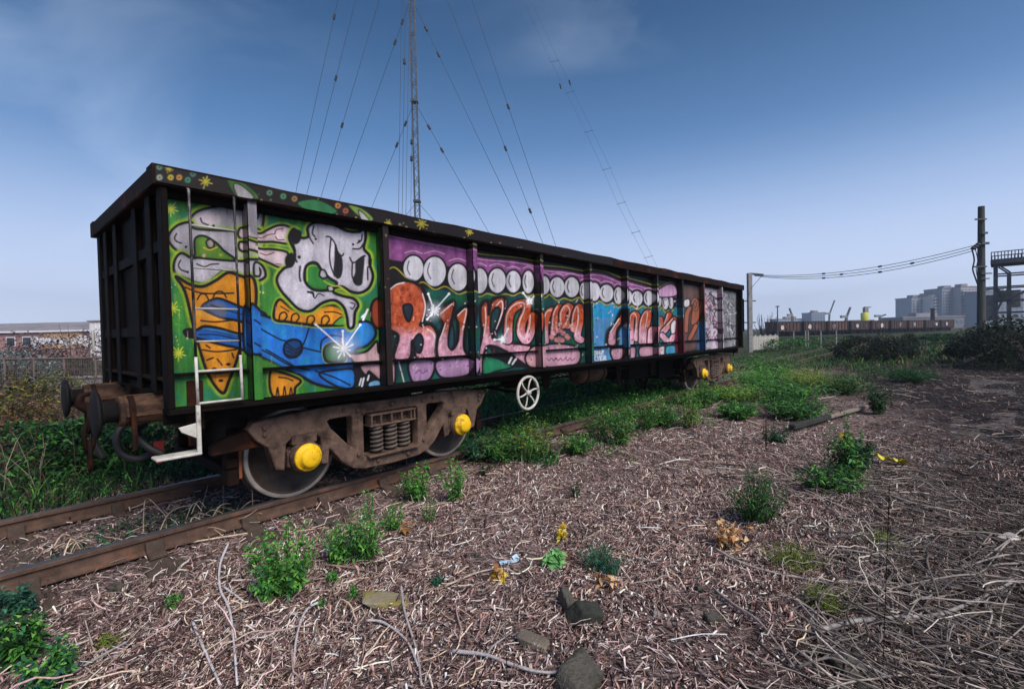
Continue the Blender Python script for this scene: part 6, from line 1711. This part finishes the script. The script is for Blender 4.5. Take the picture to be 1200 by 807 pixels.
b.b(-hx, hx, 0, 8, -0.3, z1 - 0.15); b.build('wall', whitew, wb); b = MB(); b.b(-hx - 0.15, hx + 0.15, -0.15, 8.15, z1 - 0.15, z1); b.build('roof', roofg, wb)
b = MB()
for k in range(14): b.b(-hx + 0.25 + k * (2 * hx - 0.5) / 13 - 0.04, -hx + 0.25 + k * (2 * hx - 0.5) / 13 + 0.04, -0.05, 0, 0, z1 - 0.16)
b.build('cladding_rib', whitew, wb)
tag(wb, 'pale lilac flat-roofed shed beside the brick warehouse', 'shed')

# ------------------------------------------------------------------ guyed radio mast
MY = 60.0
mb = at(493, 400, MY); mast = empty('radio_mast', (mb.x, MY, 0)); MO = Vector((mb.x, MY, 0))
HT = 92.0; MW = 0.30
lean = 0.0
legs = [(-MW, -MW), (MW, -MW), (MW, MW), (-MW, MW)]
for lx, ly in legs:
    b = MB(); b.tube([(lx, ly, 0), (lx, ly, HT)], 0.055, 6); b.build('mast_leg', M['steel_far'], mast)
b = MB(); z = 0.0; kk = 0
while z < HT - 1:
    for j in range(4):
        p_, q_ = legs[j], legs[(j + 1) % 4]
        if kk % 2: p_, q_ = q_, p_
        b.beam((p_[0], p_[1], z), (q_[0], q_[1], z + 1.0), 0.05, 0.05)
        if kk % 3 == 0: b.beam((p_[0], p_[1], z), (q_[0], q_[1], z), 0.06, 0.06)
    z += 1.0; kk += 1
b.build('lattice_bracing', M['steel_far'], mast)['kind'] = 'stuff'
def mast_z(y): return at(489, y, MY).z
for y in (236, 119):
    b = MB(); zz_ = mast_z(y); b.box((0, 0, zz_), (0.85, 0.85, 0.24)); b.build('guy_collar', M['steel_far'], mast)
INS = mat('insulator', srgb(34, 36, 42))
def guy(pa, pb, dots=(), depth=0.0):
    """a straight guy through two photo points, in the plane of the mast (or slanting to another depth), carried on to mast and ground"""
    (xa_, ya), (xb_, yb) = pa, pb
    sl_ = (xb_ - xa_) / (yb - ya)
    def onx(y): return xa_ + sl_ * (y - ya)
    # upper end on the mast axis
    ytop = ya
    for y in np.arange(ya, -520, -2.0):
        ytop = y
        if abs(onx(y) - (484 + (y - 12) * 0.03)) < 2.0: break
    A = at(onx(ytop), ytop, MY); A = Vector((MO.x if abs(onx(ytop) - 485) < 25 else A.x, MY, A.z))
    yb2 = 393.0
    Bq = at(onx(yb2), yb2, MY + depth); Bq.z = 0.0
    b = MB(); b.tube([A - MO, Bq - MO], 0.026, 5, cap=False); g_ = b.build('guy_wire', M['wire'], mast)
    for y in dots:
        u = (A.z - at(onx(y), y, MY + depth * 0.5).z) / max(0.1, A.z - Bq.z)
        pt = A.lerp(Bq, u) - MO; dn = (Bq - A).normalized()
        b = MB(); b.lathe([(-0.35, 0.05), (-0.3, 0.15), (0.3, 0.15), (0.35, 0.05)], pt, dn, 8); b.build('insulator', INS, g_)
guy((389.5, 13), (343, 221), (20,)); guy((410, 13), (356, 222), (92,)); guy((438, 13), (373, 225), (147,)); guy((475.5, 13), (394, 231), (26, 50))
guy((485.5, 119), (433, 240), (145, 170)); guy((492, 13), (623, 281), (34, 64)); guy((532, 13), (640, 284), (174, 247)); guy((560, 13), (655, 288), (125,)); guy((489, 119), (577, 270), (149, 176))
guy((491, 236), (511, 257)); guy((490, 236), (480, 247))
for (xa_, xb_, yt, dts) in ((474, 464, -300, (175,)), (478, 468, -180, (212,)), (481, 472, -60, ()), (484, 479, 40, (157, 190))):
    A = at(486, yt, MY); A.x = MO.x; Bq = at(xb_, 400, 34.0); Bq.z = 0.0
    b = MB(); b.tube([A - MO, Bq - MO], 0.018, 5, cap=False); g_ = b.build('guy_wire', M['wire'], mast)
    for y in dts:
        u = 0.45 + 0.1 * (y - 150) / 60; pt = A.lerp(Bq, u) - MO
        b = MB(); b.lathe([(-0.35, 0.04), (-0.3, 0.12), (0.3, 0.12), (0.35, 0.04)], pt, (Bq - A).normalized(), 8); b.build('insulator', INS, g_)
tag(mast, 'tall thin lattice radio mast held by guy wires behind the wagon', 'mast')
# open-wire feeder with spreaders running down from the mast
fd = empty('antenna_feeder', (at(800, 395, MY).x, MY, 0)); FO = fd.location.copy()
sp_pts = [(650, 72), (668, 108), (690, 154), (711, 198), (728, 238), (745, 272), (760, 301)]
fwire = mat('feeder_wire', srgb(74, 92, 122))
for off in (-4.5, 4.5):
    b = MB(); P = [at(x + off, y, MY) for x, y in [(500, -260), (575, -90), (622, 10)] + sp_pts + [(778, 340), (800, 396)]]
    P[-1].z = 0.0
    b.tube([q - FO for q in P], 0.012, 4, cap=False); b.build('feeder_wire', fwire, fd)
for j, (x, y) in enumerate(sp_pts):
    b = MB(); b.tube([at(x - 5.5, y + 1.5, MY) - FO, at(x + 5.5, y - 1.5, MY) - FO], 0.028, 5); b.build('spreader', fwire, fd)
for x in (-5.5, 5.5):
    b = MB(); q = at(663 + x, 102 - x * 0.4, MY) - FO; b.tube([q, q + Vector((-0.15, 0, 0.6))], 0.09, 6); b.build('insulator', INS, fd)
tag(fd, 'faint ladder-like antenna feeder slanting down through the sky from the mast', 'antenna cable')

# ------------------------------------------------------------------ right background
def pole_base(px, Y): q = at(px, 400, Y); return Vector((q.x, Y, 0.0))
# grey mast with a bracket
B1 = pole_base(879, 36); o = empty('catenary_mast', B1)
zt = at(878, 320, 36).z
b = MB(); b.box((0, 0, zt / 2), (0.30, 0.30, zt)); b.build('column', M['concrete'], o, 0.02)
b = MB(); b.box((0.55, 0, zt - 0.10), (1.0, 0.14, 0.14), (0, 0.12, 0)); b.build('bracket', M['steel_far'], o)
b = MB(); b.tube([(0.15, 0, zt - 1.1), (0.95, 0, zt - 0.2)], 0.02, 5); b.build('stay', M['steel_far'], o)
for z in (0.65, 0.38):
    b = MB(); b.box((0, 0, zt * z), (0.9, 0.10, 0.08)); b.build('cross_arm', M['steel_far'], o)
tag(o, 'grey concrete mast with a short top bracket behind the wagon tail', 'mast')
# tall dark pole
PY_ = 26.0
B2 = pole_base(1150, PY_); o = empty('utility_pole', B2); zt = at(1148, 242, PY_).z
b = MB(); b.tube([(0, 0, 0), (0, 0, zt * 0.5), (0, 0, zt)], [0.20, 0.175, 0.145], 12); b.build('pole', M['wood_pole'], o)
def pz(y): return at(1148, y, PY_).z
for y, x0, x1, th in ((258, -0.55, 0.05, 0.07), (313, -0.62, 0.05, 0.07), (321, -0.22, 0.32, 0.06), (327, -0.25, 0.2, 0.05), (286, -0.2, 0.18, 0.12), (274, -0.2, 0.1, 0.10)):
    b = MB(); b.b(x0, x1, -0.27, -0.19, pz(y) - th / 2, pz(y) + th / 2); b.build('cross_arm', M['steel_far'], o)
for k in range(3):
    b = MB(); b.lathe([(0, 0.03), (0.05, 0.09), (0.22, 0.09), (0.26, 0.03)], (-0.28 - 0.12 * k, -0.25, pz(288 + 2 * k)), (-1, 0, 0.15), 8); b.build('insulator', INS, o)
for dx in (0, 0.18):
    b = MB(); P = Painter.smooth([(-0.75 + dx, -0.25, pz(292)), (-0.62 + dx, -0.25, pz(305)), (-0.70 + dx, -0.25, pz(316)), (-0.5 + dx * .5, -0.25, pz(330)), (-0.32, -0.25, pz(345)), (-0.28, -0.22, pz(390))], False, 4)
    b.tube([Vector(q) for q in P], 0.035 if dx == 0 else 0.02, 5); b.build('drop_cable', M['wire'], o)
tag(o, 'tall dark pole with cross arms and hanging cables', 'pole')
# wires between mast and pole
for k in range(3):
    A = at(884, 322 + k * 0.6, 36); Bq = at(1140, 288 + k * 3.0, PY_)
    b = MB(); P = [A.lerp(Bq, t_) - Vector((0, 0, 0.62 * 4 * t_ * (1 - t_) * (0.9 + 0.12 * k))) for t_ in np.linspace(0, 1, 24)]
    b.tube([q - A for q in P], 0.017, 4, cap=False); o = b.build('overhead_wire', M['wire']); o.location = A
    for t_ in (0.40, 0.52, 0.66, 0.80)[k % 2::2]:
        j = int(t_ * 23); b = MB(); b.lathe([(-0.10, 0.03), (-0.08, 0.06), (0.08, 0.06), (0.10, 0.03)], P[j] - A, (P[j + 1] - P[j]).normalized(), 6); b.build('clamp', INS, o)
    tag(o, ['top overhead wire strung from the grey mast to the dark pole', 'middle overhead wire strung from the grey mast to the dark pole', 'lowest overhead wire strung from the grey mast to the dark pole'][k], 'wire')
# steel gantry
GY_ = 34.0
g0 = pole_base(1176, GY_); gth = math.atan2(g0.x, g0.y); o = empty('steel_gantry', g0, -gth)
def gx_(px): return (at(px, 350, GY_).x - at(1176, 350, GY_).x) * math.cos(gth)
def gz_(y): return at(1170, y, GY_).z
for px in (1166.5, 1182.5, 1212):
    for dy in (0, 2.2):
        b = MB(); zz_ = gz_(308) if px != 1182.5 else gz_(320); b.box((gx_(px), dy, zz_ / 2), (0.22, 0.22, zz_)); b.build('column', M['steel_far'], o)
b = MB(); b.b(gx_(1160.5), gx_(1215), -0.3, 2.6, gz_(309), gz_(304)); b.build('platform', M['steel_far'], o)
for dy in (-0.25, 2.55):
    for y in (295, 299.5):
        b = MB(); b.beam((gx_(1161), dy, gz_(y)), (gx_(1214), dy, gz_(y)), 0.05, 0.06); b.build('handrail', M['steel_far'], o)
    for px in np.linspace(1161.5, 1213, 14):
        b = MB(); b.beam((gx_(px), dy, gz_(304)), (gx_(px), dy, gz_(294.5)), 0.05, 0.05); b.build('baluster', M['steel_far'], o)
for (ax_, ay, bx_, by) in ((1170, 310, 1184, 320), (1167, 321, 1212, 321), (1167, 336, 1212, 336), (1167, 352, 1212, 352), (1167, 336, 1182, 352), (1182, 336, 1167, 366), (1182, 352, 1212, 336), (1167, 366, 1212, 366), (1150, 336, 1167, 336)):
    for dy in (0.0, 2.2):
        b = MB(); b.beam((gx_(ax_), dy - 0.1, gz_(ay)), (gx_(bx_), dy - 0.1, gz_(by)), 0.07, 0.10); b.build('brace', M['steel_far'], o)
for px, y0_, y1_ in ((1172, 340, 352), (1188, 340, 360), (1158, 345, 375)):
    b = MB(); b.b(gx_(px) - 0.35, gx_(px) + 0.35, 0.3, 1.6, gz_(y1_), gz_(y0_)); b.build('equipment_cabinet', M['concrete'], o, 0.03)
tag(o, 'steel gantry with a railed platform next to the dark pole', 'gantry')

# white palisade fence
pf = empty('palisade_fence', pole_base(897, 39)); PO = pf.location.copy()
for k in range(16):
    px = 882 + k * 1.95; q = at(px, 400, 39 + k * 0.15)
    b = MB(); hh = 1.15 + 0.05 * (k % 3); b.prism([(-0.055, 0), (0.055, 0), (0.055, hh - 0.1), (0, hh), (-0.055, hh - 0.1)], (q.x - PO.x, q.y - PO.y, 0.05), (1, 0, 0), (0, 0, 1), (0, 1, 0), 0.03)
    b.build('pale', M['white_paint'], pf)
for z in (0.35, 0.95):
    b = MB(); a_, c_ = at(881, 400, 39), at(913, 400, 41.4); b.beam((a_.x - PO.x, a_.y - PO.y + 0.06, z), (c_.x - PO.x, c_.y - PO.y + 0.06, z), 0.05, 0.07); b.build('fence_rail', M['white_paint'], pf)
tag(pf, 'short white palisade fence at the foot of the grey mast', 'fence')
pf = empty('wire_fence', pole_base(945, 42)); PO = pf.location.copy()
for px in (930, 944, 947, 962, 980):
    q = at(px, 400, 42); b = MB(); b.box((q.x - PO.x, 0, 0.75), (0.09, 0.09, 1.5)); b.build('post', M['concrete'], pf)
for z in (0.6, 1.0, 1.4):
    b = MB(); b.tube([(at(925, 400, 42).x - PO.x, -0.06, z), (at(985, 400, 42).x - PO.x, -0.06, z)], 0.012, 4); b.build('strand', M['wire'], pf)
tag(pf, 'pale concrete post and wire fence in the field', 'fence')

# rake of wagons parked across the field
wr = [mat('far_wagon_%d' % k, srgb(*c1), srgb(*c2), 0.9, 0.85, 0, 0.1, 6) for k, (c1, c2) in enumerate([((66, 48, 46), (86, 62, 58)), ((56, 44, 44), (76, 58, 56)), ((76, 56, 52), (98, 72, 66)), ((50, 42, 42), (70, 58, 58))])]
pale = mat('far_tag', srgb(176, 162, 158), srgb(204, 196, 196), 0.8, 0.8, 0, 0.05)
A = at(902, 392, 92); Bq = at(1112, 390, 128); A.z = Bq.z = 0.15
dv = (Bq - A); Ltot = dv.length; dv.normalize(); rz = math.atan2(dv.y, dv.x)
nw = 9; pit = Ltot / nw
lbl = ['first parked wagon behind the bare bush', 'second parked wagon beside the lamp post', 'parked rust-red wagon with two pale marks', 'parked dark wagon with a white blot below', 'parked brown wagon in the middle of the rake', 'parked wagon in front of the yellow silo', 'parked wagon beyond the yellow silo', 'parked wagon in front of the apartment blocks', 'last parked wagon of the rake by the pole']
for k in range(nw):
    o = empty('parked_wagon', A + dv * pit * (k + 0.5), rz); Lw = pit - 1.1; mw = wr[k % 4]
    b = MB(); b.b(-Lw / 2, Lw / 2, -1.3, 1.3, 1.0, 2.75); b.build('body', mw, o)
    b = MB(); b.b(-Lw / 2 - 0.1, Lw / 2 + 0.1, -1.4, 1.4, 2.75, 2.9); b.build('rim', wr[3], o)
    b = MB(); b.b(-Lw / 2, Lw / 2, -1.2, 1.2, 0.75, 1.0); b.build('underframe', M['rust_black'], o)
    for x in np.linspace(-Lw / 2 + 0.3, Lw / 2 - 0.3, 7):
        b = MB(); b.box((x, -1.36, 1.87), (0.14, 0.12, 1.76)); b.build('side_post', wr[(k + 3) % 4], o)
    for x in (-Lw / 2 + 1.2, -Lw / 2 + 2.6, Lw / 2 - 2.6, Lw / 2 - 1.2):
        b = MB(); b.lathe([(-0.9, 0.45), (0.9, 0.45)], (x, 0, 0.45), (0, 1, 0), 14); b.build('wheelset', M['rust_black'], o)
    for j in range(2):
        x = RNG.uniform(-Lw / 2 + 1, Lw / 2 - 1); b = MB(); b.prism([(x + 0.7 * math.cos(a) * RNG.uniform(.6, 1.1), 1.8 + 0.55 * math.sin(a) * RNG.uniform(.6, 1.1)) for a in np.linspace(0, 6.28, 10, endpoint=False)], (0, -1.43, 0), (1, 0, 0), (0, 0, 1), (0, -1, 0), 0.01); b.build('spray_mark', pale if j == 0 else wr[(k + 1) % 4], o)
    tag(o, lbl[k], 'wagon', 'rake of parked wagons across the field')

# apartment blocks
glass_f = mat('far_glass', srgb(84, 92, 106), srgb(110, 118, 132), 0.2, 0.3, 0, 0)
def block(px0, px1, ytop, Y, col, label, floors, cols_, depth=14, name='apartment_block', balc=False):
    a, c = at(px0, 378, Y), at(px1, 378, Y); zt = at(px1, ytop, Y).z
    o = empty(name, ((a.x + c.x) / 2, Y, 0)); hx = (c.x - a.x) / 2
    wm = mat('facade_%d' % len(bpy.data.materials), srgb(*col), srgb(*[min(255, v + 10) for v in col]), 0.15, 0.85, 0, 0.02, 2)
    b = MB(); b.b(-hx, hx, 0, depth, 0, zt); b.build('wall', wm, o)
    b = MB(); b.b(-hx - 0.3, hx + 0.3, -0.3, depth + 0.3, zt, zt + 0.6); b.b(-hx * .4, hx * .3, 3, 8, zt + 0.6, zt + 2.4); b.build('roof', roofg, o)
    if floors:
        fh = (zt - 3) / floors; ww = 2 * hx / cols_
        b = MB(); b.b(-ww * 0.3, ww * 0.3, -0.12, 0.0, 0, fh * 0.58); me = b.mesh('window')
        for f in range(floors):
            for k in range(cols_):
                wo = link('window', me, glass_f, o); wo.location = (-hx + (k + 0.5) * ww, -0.02, 2.4 + f * fh)
        if balc:
            for f in range(floors):
                b = MB(); b.b(-hx, hx, -1.3, -0.13, 2.1 + f * fh, 2.3 + f * fh); b.b(-hx, hx, -1.3, -1.22, 2.3 + f * fh, 2.9 + f * fh); b.build('balcony', wm, o)
    return tag(o, label, 'building')
block(1068.5, 1087, 349, 330, (150, 156, 172), 'plain grey apartment tower at the edge of the cluster', 9, 4)
block(1087, 1094, 347, 326, (120, 126, 142), 'narrow dark stair tower beside the plain tower', 8, 1)
block(1093, 1105, 345, 322, (206, 198, 200), 'white apartment block with balconies', 9, 3, balc=True)
block(1104, 1128, 338, 318, (136, 142, 156), 'largest grey apartment block with rows of windows', 11, 7)
block(1126, 1146, 336, 312, (160, 156, 164), 'apartment block behind the dark pole', 11, 5, balc=True)
block(1150, 1200, 341, 300, (120, 128, 142), 'grey apartment block behind the steel gantry', 9, 9)
block(1058, 1130, 371, 240, (110, 108, 116), 'long low building in front of the apartment towers', 1, 14)
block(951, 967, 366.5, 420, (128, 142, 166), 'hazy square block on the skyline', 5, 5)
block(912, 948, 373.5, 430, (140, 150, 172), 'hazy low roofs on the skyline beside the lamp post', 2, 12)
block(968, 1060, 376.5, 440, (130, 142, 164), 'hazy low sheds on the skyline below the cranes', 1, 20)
# silo
SY = 210.0; q = pole_base(1013.5, SY); o = empty('silo_tower', q)
zt = at(1013, 367, SY).z; r_ = (at(1017.4, 370, SY).x - at(1009.6, 370, SY).x) / 2
yg = mat('silo_yellow', srgb(190, 190, 44), srgb(208, 206, 70), 0.5, 0.6, 0, 0)
b = MB(); b.lathe([(0, r_), (zt, r_), (zt + 0.3, r_ * 0.8)], (0, 0, 0), (0, 0, 1), 18); b.build('drum', yg, o, 0, True)
b = MB(); zz_ = at(1013, 360, SY).z; b.box((0.4, 0, (zt + zz_) / 2), (1.5, 1.5, zz_ - zt)); b.box((1.2, 0, zz_), (2.4, 1.0, 0.5)); b.build('head_house', roofg, o)
tag(o, 'yellow-green silo tower with a grey head on the skyline', 'silo')
# cranes
def crane(pts, Y, label):
    q = pole_base(pts[0][0], Y); o = empty('tower_crane', q)
    P = [at(x, y, Y) - q for x, y in pts]; P[0].z = 0
    b = MB(); b.beam(P[0], P[1], 1.0, 1.0); b.build('tower', M['steel_far'], o)
    b = MB(); b.beam(P[1], P[2], 0.8, 0.8); b.build('jib', M['steel_far'], o)
    b = MB(); b.box(P[1] + Vector((-1.5, 0, 0.5)), (3.0, 1.6, 1.4)); b.build('counterweight', M['concrete'], o)
    tag(o, label, 'crane')
crane([(929, 378), (928.5, 370), (925, 361)], 300, 'short crane with a raised jib near the lamp post')
crane([(971, 378), (972, 368), (978, 352)], 380, 'slim crane with the longest jib beside the square block')
crane([(990, 377), (992, 372), (996.5, 360)], 260, 'darker crane with a raised jib left of the silo')
crane([(1031, 378), (1031, 371), (1038, 368.5)], 300, 'crane with a level jib right of the silo')
# lamp post, chimney
q = pole_base(911.5, 70); o = empty('lamp_post', q); zt = at(911.5, 359, 70).z
b = MB(); b.tube([(0, 0, 0), (0, 0, zt)], [0.11, 0.07], 8); b.build('post', M['steel_far'], o); b = MB(); b.box((0, 0, zt), (0.42, 0.3, 0.16)); b.build('lamp_head', M['steel_far'], o); tag(o, 'dark lamp post beside the bare bush', 'lamp post')
q = pole_base(1093, 180); o = empty('vent_stack', q); zt = at(1093, 363, 180).z
b = MB(); b.lathe([(0, 0.8), (zt, 0.6), (zt + 0.2, 0.75), (zt + 0.6, 0.75)], (0, 0, 0), (0, 0, 1), 10); b.build('stack', M['rust_black'], o); tag(o, 'dark vent stack in front of the white apartment block', 'chimney')
# leaning pole on the bank and dead stems
p0, p1 = gnd(1128, 432), gnd(1192, 414); d = p1 - p0
b = MB(); b.tube([(0, 0, 0.25), (d.x, d.y, d.z + 0.75)], 0.07, 8); o = b.build('fallen_pole', M['wood_pole']); o.location = p0; tag(o, 'dark pole lying along the bank below the thicket', 'pole')

# ------------------------------------------------------------------ haze
b = MB(); b.b(-900, 900, -60, 1500, -1.5, 96)
hz_m = bpy.data.materials.new('haze_air'); hz_m.use_nodes = True
hz_m.node_tree.nodes.clear(); ho = hz_m.node_tree.nodes.new('ShaderNodeOutputMaterial'); hv = hz_m.node_tree.nodes.new('ShaderNodeVolumePrincipled')
hv.inputs['Color'].default_value = (0.72, 0.84, 1.0, 1); hv.inputs['Density'].default_value = 0.0006; hv.inputs['Anisotropy'].default_value = 0.2
hz_m.node_tree.links.new(hv.outputs['Volume'], ho.inputs['Volume'])
hzo = b.build('haze', hz_m); hzo['kind'] = 'stuff'
